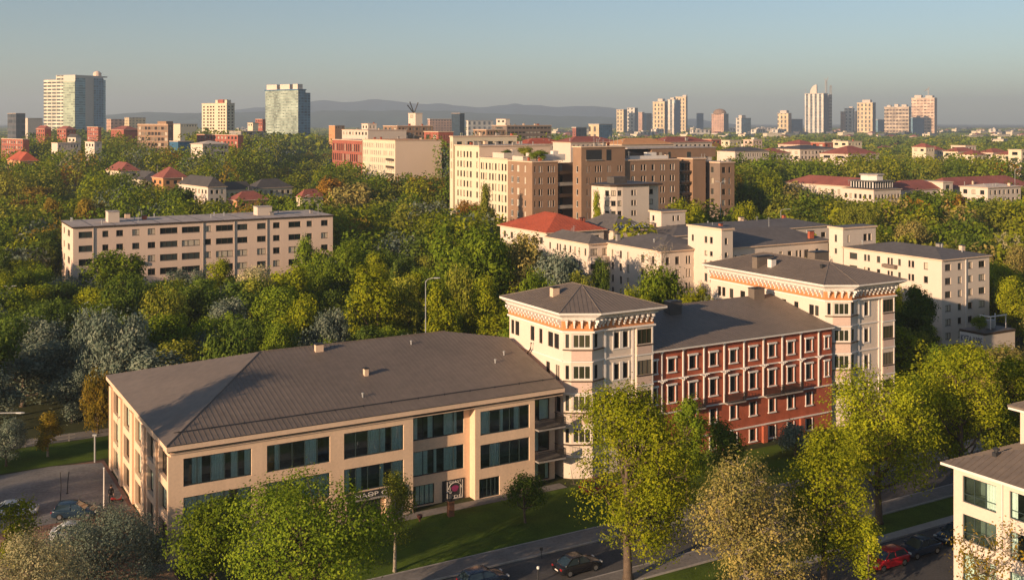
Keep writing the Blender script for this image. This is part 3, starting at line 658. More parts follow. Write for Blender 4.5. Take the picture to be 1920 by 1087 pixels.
def add_roof(b, x0, x1, y0, y1, z, kind, mr, rise, over=0.4, seam=0.0, mf=None):
    m = MB()
    if kind == 'hip': hip_roof(m, x0 - over, x1 + over, y0 - over, y1 + over, z + 0.22, rise, mr, seam, thick=0.2, mf=mf or m_trim)
    elif kind == 'gable':
        o = over; zz = z + 0.1
        if x1 - x0 > y1 - y0:
            ym = (y0 + y1) / 2; m.poly([(x0 - o, y0 - o, zz), (x1 + o, y0 - o, zz), (x1 + o, ym, zz + rise), (x0 - o, ym, zz + rise)], mr); m.poly([(x1 + o, y1 + o, zz), (x0 - o, y1 + o, zz), (x0 - o, ym, zz + rise), (x1 + o, ym, zz + rise)], mr)
            for x in (x0, x1): m.poly([(x, y0, z), (x, y1, z), (x, ym, zz + rise - 0.05)], mf or m_white2)
        else:
            xm = (x0 + x1) / 2; m.poly([(x0 - o, y1 + o, zz), (x0 - o, y0 - o, zz), (xm, y0 - o, zz + rise), (xm, y1 + o, zz + rise)], mr); m.poly([(x1 + o, y0 - o, zz), (x1 + o, y1 + o, zz), (xm, y1 + o, zz + rise), (xm, y0 - o, zz + rise)], mr)
            for y in (y0, y1): m.poly([(x0, y, z), (x1, y, z), (xm, y, zz + rise - 0.05)], mf or m_white2)
    else:
        o = over * 0.6; m.prism([(x0 - o, y0 - o), (x1 + o, y0 - o), (x1 + o, y1 + o), (x0 - o, y1 + o)], z + 0.003, z + 0.35, mf or m_trim, mt=mr)
    return b.part('roof', m)
def roof_clutter(b, rf, x0, x1, y0, y1, z, n, seed, mats=None):
    r = random.Random(seed)
    for k in range(n):
        x, y = r.uniform(x0 + 0.8, x1 - 0.8), r.uniform(y0 + 0.8, y1 - 0.8); m = MB(); kd = r.random()
        if kd < 0.4: m.lathe([(0.12, -0.5), (0.12, 0.7), (0.22, 0.72), (0.22, 0.85), (0.03, 0.95)], m_steel, 7); nm = 'vent_pipe'
        elif kd < 0.75: w, d = r.uniform(0.5, 1.3), r.uniform(0.5, 1.0); h = r.uniform(0.6, 1.2); m.box(-w / 2, w / 2, -d / 2, d / 2, -0.5, h, r.choice(mats or [m_trim, m_conc, m_brick])); m.box(-w / 2 - 0.08, w / 2 + 0.08, -d / 2 - 0.08, d / 2 + 0.08, h + 0.002, h + 0.12, m_dark); nm = 'chimney'
        else:
            h = r.uniform(1.5, 3.2); m.tube([(0, 0, -0.4), (0, 0, h)], 0.05, m_steel, 5)
            for q in (0.95, 0.8): m.tube([(-0.5, 0, h * q), (0.5, 0, h * q)], 0.03, m_steel, 4)
            nm = 'aerial'
        b.part(nm, m, rf, (x, y, z))
def town(name, label, pxL, pxC, pxR, ytop, Y, wall, roof='flat', mr=None, rise=1.5, nl=0, nf=0, rows=0, top=0.9, h=1.5, step=3.0, fl=0.5, ff=0.5, ang=30.2, cat='building',
         group=None, wall2=None, lcols=None, fcols=None, clutter=0, seed=1, fm=None, pm=None, over=0.4, W=None, D=None, seam=0.0, mf=None, H=None, F=None, zrows=None, depth=0.22):
    F = F or corner(pxC, Y, ang); b = Bld(name, label, cat, F, group)
    D = D or F.fy(pxL, 0); W = W or F.fx(pxR, 0); H = H or F.z(ytop, 0, 0); b.D, b.W, b.H = D, W, H; b.foot(-1, W + 1, -1, D + 1)
    zr = zrows or rows_down(H - top, h, step, rows); m = MB()
    lc = [(D - F.fy(p_, 0), D - F.fy(q_, 0)) for p_, q_ in lcols] if lcols else even(D, nl, fl) if nl else []
    fc = [(F.fx(p_, 0), F.fx(q_, 0)) for p_, q_ in fcols] if fcols else even(W, nf, ff) if nf else []
    put_windows(b, m, (0, D), (0, 0), 0, H, [(a, c, z0, z1) for z0, z1 in zr for a, c in lc], wall, fm=fm, pm=pm, depth=depth)
    put_windows(b, m, (0, 0), (W, 0), 0, H, [(a, c, z0, z1) for z0, z1 in zr for a, c in fc], wall2 or wall, fm=fm, pm=pm, depth=depth)
    m.wall((W, 0), (W, D), 0, H, [], wall); m.wall((W, D), (0, D), 0, H, [], wall)
    b.part('wall', m)
    b.rf = add_roof(b, 0, W, 0, D, H, roof, mr or m_felt, rise, over, seam, mf)
    if clutter: roof_clutter(b, b.rf, 0, W, 0, D, H + (0.35 if roof == 'flat' else rise * 0.45), clutter, seed)
    return b
def extra_box(b, name, px0, px1, y, ytop, zb, mt, d=2.5, cap=None):    # box on a roof placed by its picture columns on the plane y
    F = b.F; x0, x1 = F.fx(px0, y), F.fx(px1, y); z = F.z(ytop, x0, y); m = MB(); m.box(x0, x1, y, y + d, zb, z, mt); m.box(x0 - 0.12, x1 + 0.12, y - 0.12, y + d + 0.12, z + 0.002, z + 0.15, cap or m_conc)
    return b.part(name, m, b.rf)

# pale pink panel block on the left
b = town('panel_block', 'pale pink five-storey block of flats with a flat felt roof standing among the trees', 116, 137, 624, 428.5, 237, m_pink, 'flat', m_felt, D=18,
         fcols=[(147.5, 173), (192, 203), (218, 231), (248, 262), (277, 291), (300, 333), (341, 375), (384, 396), (405, 437), (445, 464), (482, 499), (512, 525), (541, 564), (575, 585), (602, 615)],
         lcols=[(119.5, 121.5), (127, 131)], zrows=[(14.0, 15.4), (10.9, 12.35), (7.8, 9.25), (4.7, 6.15), (1.6, 3.05)], cat='block of flats', clutter=16, seed=3, mf=m_frameb)
F = b.F
for p0_, p1_, y_, yt in ((203, 224, 7, 398), (483, 510, 7.5, 389)): extra_box(b, 'roof_hatch', p0_, p1_, y_, yt, b.H + 0.3, m_white2, 3.5, m_felt)
for px in (175.5, 381, 501, 440):
    m = MB(); x = F.fx(px, -0.1); m.tube([(x, -0.1, 0.2), (x, -0.1, b.H)], 0.09, m_conc, 6); b.part('downpipe', m)
m = MB()
for k in range(12): x = 4 + k * 4.9; m.box(x, x + 0.08, 0.2, 17.5, b.H + 0.352, b.H + 0.40, m_dark)
b.part('roof_seam', m, b.rf)
m = MB(); x = F.fx(268, -0.3); m.box(x - 0.5, x + 0.4, -0.45, -0.003, 7.2, 7.9, m_dark); b.part('air_conditioner', m)

# ---- white institute complex behind the corner houses
WR = [(13.3, 14.5), (10.85, 12.05), (8.45, 9.65), (6.0, 7.2), (3.5, 4.7), (1.05, 2.25)]
w1 = town('white_block', 'white six-storey end block with a grey roof, half in shadow, behind the second corner house', 1582, 1766, 1855, 489, 190, m_white, 'hip', m_roofg, 1.3, zrows=WR,
          lcols=[(1593, 1607.5), (1620, 1624.5), (1626.5, 1631), (1644, 1650), (1664, 1668), (1670, 1674), (1684, 1689), (1703, 1707), (1709, 1714), (1732, 1740)],
          fcols=[(1772, 1783), (1796, 1803), (1815, 1823), (1835, 1847)], cat='apartment building', clutter=5, seed=8, over=0.35)
m = MB(); y0, y1 = w1.F.fy(1683), w1.F.fy(1659); m.box(-0.9, -0.003, y0, y1, 12.7, 13.3, m_browng); w1.part('balcony', m)
m = MB()
for px in (1711 + 10, 1812): pass
x = w1.F.fx(1811, -0.1); m.tube([(x, -0.1, 0), (x, -0.1, w1.H)], 0.08, m_whitep, 6); w1.part('downpipe', m)
w2 = town('stair_tower', 'white stair tower with a small flat roof at the left end of the six-storey block', 1556, 1580, 1642, 430, 0, m_white, 'flat', m_roofg, F=w1.F.at(0, w1.F.fy(1580.5)), cat='stair tower',
          lcols=[(1565, 1569)], fcols=[(1589, 1592.5), (1619, 1626), (1628, 1634)], zrows=[(16.2, 17.6), (13.9, 14.9)], D=3.6)
w3 = town('white_wing', 'white wing with a wide grey hipped roof between the two stair towers', 1372, 1375, 1553, 466, 203, m_white, 'hip', m_roofg, 2.6, zrows=[(12.6, 14.5), (9.9, 11.6), (7.3, 8.9)], D=13,
          fcols=[(1378, 1381), (1390, 1400), (1408, 1412), (1414, 1418), (1424, 1435), (1444, 1450), (1461, 1467), (1477, 1485), (1492, 1497), (1499, 1504), (1508, 1517), (1529, 1536)], cat='apartment building', clutter=7, seed=9)
w4 = town('stair_tower', 'white stair tower with small square windows rising before the grey hipped roofs', 1290, 1353, 1374, 432, 199, m_white, 'flat', m_roofg, cat='stair tower', zrows=[(17.0, 18.2), (14.6, 15.5), (12.2, 13.7), (9.7, 11.2), (7.2, 8.7), (4.7, 6.2)],
          lcols=[(1297, 1301), (1321, 1326), (1331, 1336)], fcols=[(1359, 1364.5)])
w5 = town('white_wing', 'white wing with a brown-grey roof and rows of narrow windows behind the bare tree', 1131, 1240, 1349, 473, 202, m_white, 'hip', m_roofg, 2.0, zrows=[(12.7, 14.2), (10.2, 11.7), (7.6, 9.1), (5.1, 6.6), (2.5, 4.0)],
          lcols=[(1147, 1151), (1162, 1166), (1176, 1180), (1202, 1208), (1222, 1227)], fcols=[(1248, 1255), (1266, 1274), (1286, 1290), (1291, 1295), (1301, 1306), (1307.5, 1312), (1313.5, 1318), (1326, 1330.5), (1332, 1337), (1338.5, 1343)], cat='apartment building', clutter=5, seed=10)
w6 = town('white_wing', 'white wing with a long glazed corner balcony below the red hipped roof', 1025, 1104, 1141, 459, 215, m_white, 'hip', m_roofg, 1.6, zrows=[(12.9, 14.3), (10.2, 11.6), (7.6, 9.0)],
          lcols=[(1030, 1033), (1044, 1047), (1049, 1052), (1058, 1061), (1068, 1071), (1077, 1080), (1085, 1088), (1096, 1099)], fcols=[(1107, 1121), (1129, 1140)], cat='apartment building', clutter=3, seed=11)
m = MB(); m.prism([(0.2 + 0.0, 0), (0.2, -0.7), (1.5, -1.25), (3.2, -1.25), (4.6, -0.7), (4.8, 0)], 11.4, 12.6, m_white); w6.part('curved_balcony', m)
w7 = town('red_roof_house', 'white house with a big bright red hipped roof beside the white wings', 938, 1024, 1132, 438, 0, m_white, 'hip', m_roofr, 3.3, F=w6.F.at(0, w6.F.fy(1025)), zrows=[(13.6, 15.0), (10.8, 12.3)], nl=6, fl=0.35, nf=5, cat='house', seam=0.9, over=0.6)
for x in (11.5, 12.4): chimney(w7, w7.rf, 0, 0, w7.H + 1.6, 0.5, 0.5, 0.9, m_redb, m_dark, plane=(x, 4.2))
w9 = town('white_wing', 'low white wing with a very wide grey roof behind the stair towers', 1240, 1262, 1556, 444, 232, m_white, 'hip', m_roofg, 1.5, D=14, nf=14, ff=0.45, zrows=[(12.4, 13.6)], cat='apartment building', clutter=10, seed=12)
w8 = town('stair_tower', 'squat white stair tower with a flat roof farthest back beside the glazed roof', 1218, 1240, 1285, 404, 243, m_white, 'flat', m_roofg, cat='stair tower', lcols=[(1223, 1227)], fcols=[(1261, 1265), (1270, 1274)], zrows=[(17.2, 18.4)], H=19.2)
m_nglass = mat('blue_glazing', (0.03, 0.05, 0.075), rough=0.15, var=0.5, scale=0.3, spec=0.5)
w10 = town('glazed_hall', 'grey roofed hall with dark blue roof glazing beside the red hipped roof', 1120, 1150, 1219, 424, 236, m_white, 'hip', m_roofg, 3.0, D=15, cat='hall', H=15.6)
m = MB()
q = [Vector((0.5, -0.2, w10.H + 0.6)), Vector((w10.W - 0.3, -0.2, w10.H + 0.6)), Vector((w10.W - 2.0, 3.6, w10.H + 2.0)), Vector((3.0, 3.6, w10.H + 2.0))]; m.poly(q, m_nglass)
for k in range(9):
    a = q[0].lerp(q[1], (k + 0.5) / 9); c = q[3].lerp(q[2], (k + 0.5) / 9); m.tube([a + Vector((0, -0.03, 0.05)), c + Vector((0, -0.03, 0.05))], 0.06, m_steel, 4)
w10.part('roof_glazing', m, w10.rf)

# ---- brown and cream housing blocks in the centre
ZB = rows_down(27.4, 1.75, 3.28, 8)
c2 = town('cream_block', 'cream eight-storey block with close rows of tall windows beside the brown block', 899.5, 952, 962, 300, 315, m_cream, 'flat', m_felt, zrows=rows_down(27.4, 2.0, 3.1, 7), D=None,
          lcols=[(901.5, 904), (905.5, 908), (910.5, 913.5), (917, 920), (922.5, 925.5), (928, 931), (934.5, 937.5), (940.5, 943.5), (946.5, 949.8)], W=12, cat='block of flats')
c1 = town('cream_block', 'tall cream block with a brown end wall and narrow windows on its long side', 853, 899, 955, 279, 0, m_cream, 'flat', m_felt, F=c2.F.at(0, c2.D + 0.3), zrows=rows_down(30.6, 1.9, 3.1, 8), wall2=m_blank, H=32.2,
          lcols=[(857.5, 860), (863, 866), (869, 872), (875, 878), (881, 884.5), (893, 896)], W=26, cat='block of flats', clutter=14, seed=14)
c0 = town('cream_block', 'tallest cream block peeping out behind the narrow-windowed one', 846, 853, 900, 264, 0, m_cream, 'flat', m_felt, F=c1.F.at(-0.5, c1.D + 0.4), H=35.0, W=24, D=2.2, nl=2, rows=4, top=1.5, h=2.2, step=3.2, nf=6, cat='block of flats', clutter=8, seed=15)
b1 = town('brown_block', 'brown brick corner block with stacked balconies beside the cream block', 952, 998, 1046, 305, 300, m_brown, 'flat', m_felt, zrows=ZB, lcols=[(958, 962.5), (969, 973.5), (983, 986)],
          fcols=[(1002, 1005), (1010, 1014), (1015, 1018), (1027, 1031), (1032, 1035.5), (1037, 1040.5)], cat='block of flats', clutter=8, seed=16, fm=m_whitep)
xa = b1.W; xb = b1.F.fx(1075, 4); m = MB(); m.wall((xa, 4), (xb, 4), 0, b1.H - 0.4, [(0.8, 2.6, z0 - 0.5, z1 + 0.2) for z0, z1 in ZB[:7]] + [(3.2, 4.2, z0 - 0.5, z1 + 0.2) for z0, z1 in ZB[:7]], m_brown); b1.part('recessed_wall', m)
for k, (z0, z1) in enumerate(ZB[:7]):
    m = MB(); m.box(xa + 0.05, xb, 0.3, 3.99, z0 - 0.75, z0 - 0.55, m_conc); m.box(xa + 0.05, xb, 0.2, 0.299, z0 - 0.75, z0 + 0.25, m_conc if k % 2 else m_frameb); b1.part('balcony', m)
    b1.win((xa, 4), (xb, 4), 0.8, 2.6, z0 - 0.5, z1 + 0.2, inset=0.1); b1.win((xa, 4), (xb, 4), 3.2, 4.2, z0 - 0.5, z1 + 0.2, inset=0.1, n=1)
b2 = town('brown_block', 'tallest brown brick block with a wide black opening under its roof', 1074, 1090, 1172, 277, 300, m_brown, 'flat', m_felt, zrows=ZB, nl=1, fl=0.3,
          fcols=[(1100, 1103), (1104, 1106), (1116, 1119), (1121, 1124), (1125, 1128), (1139, 1142), (1143, 1145.5), (1158, 1161), (1163, 1166)], cat='block of flats', clutter=10, seed=17, fm=m_whitep)
m = MB(); m.box(b2.F.fx(1099), b2.F.fx(1128), -0.03, -0.003, 29.2, 32.0, m_dark); m.box(b2.F.fx(1099) - 0.1, b2.F.fx(1128) + 0.1, -0.3, -0.004, 28.95, 29.195, m_conc); b2.part('loggia', m)  # flat dark plate stands in for the shade inside the opening
m = MB(); m.box(b2.F.fx(1137), b2.F.fx(1146), -0.03, -0.003, 28.9, 32.0, m_dark); b2.part('loggia', m)  # second dark plate, again painted shade on a flat wall
b3 = town('brown_block', 'long brown brick block with pale window frames and a set-back top storey', 1172, 1172.5, 1274, 303, 0, m_brown, 'flat', m_felt, F=b2.F.at(b2.W + 0.05, 0.6), zrows=ZB, D=18, H=28.6,
          fcols=[(1184, 1190), (1202, 1206), (1207.5, 1211.5), (1222, 1227), (1238, 1241.5), (1243, 1246.5), (1256, 1260), (1261, 1265)], cat='block of flats', clutter=8, seed=18, fm=m_whitep)
m = MB(); xs0, xs1 = b3.F.fx(1222, 7), b3.F.fx(1342, 7); zz = b3.F.z(279, xs0, 7); m.box(xs0, xs1, 7, 18, b3.H + 0.36, zz, m_brown); m.box(xs0 - 9, xs0 - 0.02, 9, 18, b3.H + 0.36, zz - 0.1, m_dark); m.box(xs0 - 9.2, xs1 + 0.2, 6.8, 18.2, zz + 0.004, zz + 0.3, m_felt); b3.part('top_storey', m, b3.rf)
for pa, pb, ya, yb in ((1236, 1241, 286, 294), (1253, 1257, 285, 296), (1288, 1295, 285, 296)):
    x0, x1 = b3.F.fx(pa, 7), b3.F.fx(pb, 7); m = MB(); m.box(x0, x1, 6.95, 6.997, b3.F.z(yb, x0, 7), b3.F.z(ya, x0, 7), m_panec); b3.part('window', m)
b4 = town('brown_block', 'dark brown brick block with a glazed loggia stack at the right end of the row', 1299, 1300, 1313, 303, 0, m_brown, 'flat', m_felt, F=b3.F.at(b3.F.fx(1299, 0), 0), W=5, D=18, zrows=ZB, H=28.6, cat='block of flats')
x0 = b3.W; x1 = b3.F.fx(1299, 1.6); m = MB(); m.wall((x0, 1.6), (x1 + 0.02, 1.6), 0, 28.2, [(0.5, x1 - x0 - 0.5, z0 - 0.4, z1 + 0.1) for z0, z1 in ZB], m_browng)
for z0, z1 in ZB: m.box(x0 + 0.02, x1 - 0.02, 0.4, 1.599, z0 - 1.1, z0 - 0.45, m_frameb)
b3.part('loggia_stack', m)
for z0, z1 in ZB[:7]: b3.win((x0, 1.6), (x1, 1.6), 0.5, x1 - x0 - 0.5, z0 - 0.4, z1 + 0.1, n=4, fm=m_whitep, pm=m_panec, inset=0.1)
b5 = town('brown_block', 'grey-brown brick end block with a projecting stair bay, set back in shadow', 1313, 1350, 1377, 306, 0, m_browng, 'flat', m_felt, F=corner(1350, 321), zrows=rows_down(26.2, 1.75, 3.28, 7), lcols=[(1319, 1325), (1333, 1338)], fcols=[(1354, 1360), (1366, 1370)], cat='block of flats', clutter=7, seed=19, D=14, wall2=m_brown)  # left wall in the greyer clinker, its shade put into the colour
# roof terraces with white screens
for bb, x0, x1, y0, y1, h, mt in ((b1, 6, 13, 3, 9, 1.8, m_whitep), (b1, 0.5, 5.5, 6, 12, 1.2, m_white2), (b3, 3, 17, 1.2, 2.0, 1.0, m_whitep), (c2, 1, 8, 4, 11, 1.6, m_white2)):
    m = MB(); z = bb.H + 0.36; m.box(x0, x1, y0, y0 + 0.15, z, z + h, mt); m.box(x0, x0 + 0.15, y0 + 0.152, y1, z, z + h, mt); m.box(x0 + (x1 - x0) * 0.5, x0 + (x1 - x0) * 0.75, y0 + 1, y0 + 2.5, z, z + h + 0.9, mt)
    bb.part('roof_screen', m, bb.rf)
# white rounded block before the brown row
FR = corner(1180, 262)
r = Bld('rounded_block', 'white block with a rounded corner and dark flat roof before the brown blocks', 'block of flats', FR); Dl = FR.fy(1109, -6.2); HR_ = FR.z(349, 0, 0)
P = [(-6.2, Dl), (-6.2, 3.8)] + [(-6.2 + 4.2 * (1 - math.cos(R(a))), 3.8 - 3.8 * math.sin(R(a))) for a in (22.5, 45, 67.5, 90)] + [(0.2, 0.0), (FR.fx(1217), 0.0)]
m = MB(); zr = rows_down(HR_ - 1.0, 1.3, 2.5, 8); kw = dict(fm=m_frameb, pm=m_panec)
L0 = Dl - 3.8; put_windows(r, m, P[0], P[1], 0, HR_, [(a, c, z0, z1) for z0, z1 in zr for a, c in even(L0, 6, 0.45)], m_white, **kw)
for i in range(1, 6):
    l = math.hypot(P[i + 1][0] - P[i][0], P[i + 1][1] - P[i][1])
    put_windows(r, m, P[i], P[i + 1], 0, HR_, [(0.25, l - 0.25, z0, z1) for z0, z1 in zr] if i in (2, 3, 4) else [], m_white, **kw)
xe = FR.fx(1217); l = xe - 0.2
put_windows(r, m, P[6], P[7], 0, HR_, [(a, c, z0, z1) for z0, z1 in zr for a, c in ((0.4, 1.1), (1.3, 1.9))], m_white, **kw)
xe2 = FR.fx(1239); m.wall((xe, 0), (xe, 1.0), 0, HR_, [], m_white); put_windows(r, m, (xe, 1.0), (xe2, 1.0), 0, HR_, [(0.3, 2.0, z0, z1) for z0, z1 in zr], m_white, **kw)
m.wall((xe2, 1.0), (xe2, 16), 0, HR_, [], m_white); m.wall((xe2, 16), (-6.2, Dl), 0, HR_, [], m_white); r.part('wall', m)
m = MB(); Q = [(x - 0.35 if x < 0 else x + 0.0, y - (0.35 if y < Dl else -0.35)) for x, y in P] + [(xe2 + 0.35, -0.35), (xe2 + 0.35, 16.4)]
m.prism(Q, HR_ + 0.003, HR_ + 0.45, m_frameb, mt=m_roofd); r.part('roof', m); r.foot(-8, xe2 + 1, -1, 18)
m = MB(); m.box(-1, 3, 5, 8, HR_ + 0.452, HR_ + 2.0, m_roofd); r.part('roof_housing', m)

# ---- left centre: cream block with a blank end wall and neighbours
p = town('cream_block', 'cream block with a large blank tan end wall and strips of tall windows', 680, 741, 828, 264.5, 500, m_cream, 'flat', m_orange, nl=17, fl=0.5, zrows=rows_down(29.6, 2.4, 3.5, 6), wall2=m_blank, cat='block of flats', clutter=12, seed=21, fm=m_whitep, D=40)
for z in (21.5, 18.0, 14.5):
    m = MB(); m.box(-1.0, -0.003, 1, 9, z, z + 0.25, m_browng); m.box(-1.0, -0.9, 1, 9, z + 0.252, z + 1.1, m_frameb); p.part('balcony', m)
pr = town('red_block', 'red fronted block adjoining the cream block with the blank end wall', 630, 679, 690, 264.5, 538, m_redb, 'flat', m_felt, nl=15, fl=0.55, zrows=[(24.6, 28.4), (19.4, 23.2), (14.5, 17.5)], cat='office building', D=42, W=14, clutter=5, seed=22)
town('pale_block', 'low grey-white block peeping over the red fronted block', 636, 690, 762, 245, 600, m_white2, 'flat', m_felt, nl=8, nf=0, rows=1, h=1.6, cat='building', D=40, clutter=8, seed=23)
town('pale_block', 'small white rooftop storey with aerials above the grey-white block', 680, 690, 706, 233, 640, m_white, 'flat', m_felt, nl=2, nf=2, rows=1, cat='building', D=10, clutter=3, seed=24)
town('brick_block', 'dark red brick block with vertical fins behind the blank tan wall', 814, 822, 850, 248, 580, m_redb, 'flat', m_trim, nl=2, nf=9, rows=6, top=1.5, h=2.2, step=3.6, cat='office building', D=18, ff=0.45)
town('brick_block', 'brown brick block with a stepped roof below the white rooftop house', 735, 745, 812, 237, 660, m_brown, 'flat', m_redb, nl=3, nf=10, rows=2, cat='building', D=22, clutter=12, seed=25)
h_ = town('white_rooftop_house', 'white cube-shaped house with V-shaped aerials on top, high above the brick roofs', 757, 779, 792, 213, 820, m_white, 'flat', m_felt, nl=1, nf=0, rows=1, h=2.5, cat='house', D=13, clutter=0)
for k, (dx, dz) in enumerate(((-3.5, 9), (3.5, 8.5), (-5.5, 6.5))):
    m = MB(); m.tube([(1.5, 6, h_.H), (1.5 + dx, 6, h_.H + dz)], 0.45, m_dark, 5); h_.part('aerial', m)
town('brick_block', 'brown building with arched windows and a flat roof behind the tallest cream block', 903, 912, 948, 244, 620, m_brown, 'flat', m_felt, nl=3, nf=6, rows=2, cat='building', D=16, clutter=4, seed=27)
town('brick_block', 'long dark-topped brown building left of the little orange roofs', 946, 950, 1034, 236, 700, m_browng, 'flat', m_roofd, nl=1, nf=12, rows=3, h=1.2, ff=0.8, cat='building', D=20, clutter=10, seed=28)
town('dark_tower', 'slim dark blue office tower alone behind the brick roofs', 852, 862, 871, 213, 1250, m_nglass, 'flat', m_dark, cat='office tower', D=12, ang=55)
town('white_house', 'white boxy house on the skyline right of the slim dark tower', 928, 948, 956, 224, 900, m_white, 'flat', m_felt, nl=2, rows=1, cat='house', D=16)
for i, (a, c, d, yt, Y, mr) in enumerate(((985, 988, 1064, 271, 470, m_roofr), (1064, 1070, 1160, 268, 450, m_roofp), (1160, 1166, 1262, 272, 430, m_orange), (1240, 1246, 1335, 268, 470, m_roofp))):
    town('long_roof_house', ('pale house with a bright red hipped roof behind the roof garden', 'long pale house with a faded pink roof above the tallest brown block', 'long house with an orange roof above the long brown block',
         'long pale house with a faded roof at the right end of the brown row')[i], a, c, d, yt, Y, m_white2, 'hip', mr, 2.4, D=14, nf=10, rows=1, h=1.2, cat='house', clutter=5, seed=30 + i)

# ---- red-roofed white buildings on the right
g1 = town('red_roof_block', 'long white three-storey block with a red hipped roof, its left half in shade', 1480, 1632, 1700, 353, 420, m_white, 'hip', m_roofp, 3.2, nl=13, fl=0.4, zrows=[(10.6, 12.4), (7.6, 9.4), (4.5, 6.3)], cat='building', over=0.6, D=46, W=14, clutter=3, seed=41)
g2 = town('pavilion_house', 'cream house with a glazed top floor and a white octagonal lantern on its roof', 1588, 1638, 1700, 357, 398, m_white, 'hip', m_roofd, 1.4, nl=6, nf=8, zrows=[(10.9, 12.6), (7.8, 9.6), (4.8, 6.4)], cat='house', D=15, W=15)
m = MB(); zt = g2.H + 1.0; m.box(2, 13, 2, 13, g2.H + 0.25, zt + 1.9, m_panec)
for k in range(9): m.box(2 + k * 1.3, 2.35 + k * 1.3, 1.9, 1.999, g2.H + 0.25, zt + 1.9, m_whitep); m.box(1.9, 1.999, 2 + k * 1.3, 2.35 + k * 1.3, g2.H + 0.25, zt + 1.9, m_whitep)
m.prism([(1.4, 1.4), (13.6, 1.4), (13.6, 13.6), (1.4, 13.6)], zt + 1.905, zt + 2.3, m_roofg); g2.part('glazed_floor', m)
m = MB(); o8 = [(7.5 + 4.3 * math.cos(R(22.5 + 45 * k)), 7.5 + 4.3 * math.sin(R(22.5 + 45 * k))) for k in range(8)]; o9 = [(7.5 + 4.9 * math.cos(R(22.5 + 45 * k)), 7.5 + 4.9 * math.sin(R(22.5 + 45 * k))) for k in range(8)]
m.prism(o8, zt + 2.305, zt + 4.3, m_whitep); m.prism(o9, zt + 4.305, zt + 4.7, m_felt); g2.part('lantern', m)
g3 = town('red_roof_block', 'red-roofed white wing running right from the pavilion with the lantern', 1690, 1692, 1745, 358, 415, m_white, 'hip', m_roofp, 3.4, nf=6, rows=2, cat='building', D=13, W=26)
g4 = town('gable_house', 'white house with a bare gable wall standing between two red roofs', 1737, 1768, 1775, 343, 425, m_white, 'flat', m_white2, nl=0, nf=1, rows=2, cat='house', D=14, W=6)
g5 = town('red_roof_block', 'long white block with a long red roof at the right edge', 1770, 1774, 1935, 356, 430, m_white, 'hip', m_roofp, 4.2, nf=16, rows=2, cat='building', D=15, clutter=8, seed=44)
g6 = town('white_house', 'white house with dormer windows before the long red roof at the right edge', 1828, 1852, 1914, 353, 400, m_white, 'hip', m_white2, 1.0, nl=3, nf=7, rows=2, h=1.6, cat='house', D=12, clutter=4, seed=45)
town('white_house', 'white mansard house with a dark grey upper floor beyond the right-hand trees', 1480, 1500, 1575, 281, 640, m_white, 'hip', m_roofd, 2.2, nl=5, nf=11, rows=4, h=1.7, step=3.0, cat='house', D=26)
town('red_roof_house', 'house with a broad red hipped roof beside the white mansard house', 1566, 1590, 1648, 290, 625, m_white2, 'hip', m_roofp, 4.6, nl=2, nf=3, rows=1, cat='house', D=22)
town('brick_block', 'dark red tall house behind the white mansard house', 1538, 1546, 1562, 268, 690, m_redb, 'flat', m_roofp, nl=2, nf=2, rows=2, cat='house', D=12)
town('red_roof_house', 'pink house with a red roof just behind the dark red tall house', 1470, 1500, 1538, 272, 700, m_panelw, 'hip', m_roofp, 3.0, nl=3, nf=4, rows=1, cat='house', D=20)
town('white_house', 'cream house with a pale curved roof right of the dark red tall house', 1578, 1590, 1616, 266, 720, m_cream, 'flat', m_felt, nl=2, nf=4, rows=1, cat='house', D=14, clutter=2, seed=46)
town('long_roof_house', 'white house with a dark roof and many windows behind the end of the brown row', 1375, 1378, 1442, 285, 560, m_white, 'hip', m_roofd, 2.2, nf=14, rows=2, h=1.7, cat='house', D=14)
town('red_roof_house', 'yellow house with a red roof left of the white mansard house', 1440, 1442, 1482, 288, 600, m_cream, 'hip', m_roofp, 2.6, nf=6, rows=1, cat='house', D=14)
town('white_house', 'small pink tower house behind the dark roofed white house', 1405, 1412, 1429, 263, 760, m_panelw, 'flat', m_felt, nl=2, nf=3, rows=3, cat='house', D=10)
town('white_house', 'cream two-part house left of the small pink tower house', 1362, 1368, 1390, 264, 800, m_cream, 'flat', m_felt, nl=2, nf=3, rows=1, cat='house', D=12)
town('brick_block', 'maroon house with a flat roof beyond the brown row', 1328, 1334, 1352, 262, 760, m_redb, 'flat', m_roofp, nl=2, nf=2, rows=1, cat='house', D=10)
for i, (a, c, d, yt, Y, wl) in enumerate(((1728, 1736, 1752, 277, 700, 'pink house with a small red roof alone among the trees'), (1750, 1756, 1772, 282, 720, 'low house with a red roof touching the lone pink house'), (1786, 1796, 1832, 285, 680, 'cream house with a long red roof at the wood edge'),
    (1802, 1810, 1830, 274, 700, 'cream square house rising above the long red roof'), (1814, 1826, 1850, 291, 640, 'white house under a low red roof before the square cream house'), (1850, 1862, 1892, 287, 700, 'wide house with a pinkish roof near the right edge'), (1886, 1896, 1918, 291, 690, 'low orange-roofed house nearest the right edge'))):
    town('village_house', wl, a, c, d, yt, Y, m_white2 if i % 2 else m_cream, 'hip' if i != 3 else 'flat', m_roofp, 2.6, nl=2, nf=3, rows=1, cat='house', D=11)
# slim white tower cut by the right edge
town('white_house', 'slim pale tower cut off by the right edge above the trees', 1911, 1915, 1930, 282, 520, m_cream, 'flat', m_felt, nl=1, nf=2, rows=5, cat='tower', D=7)
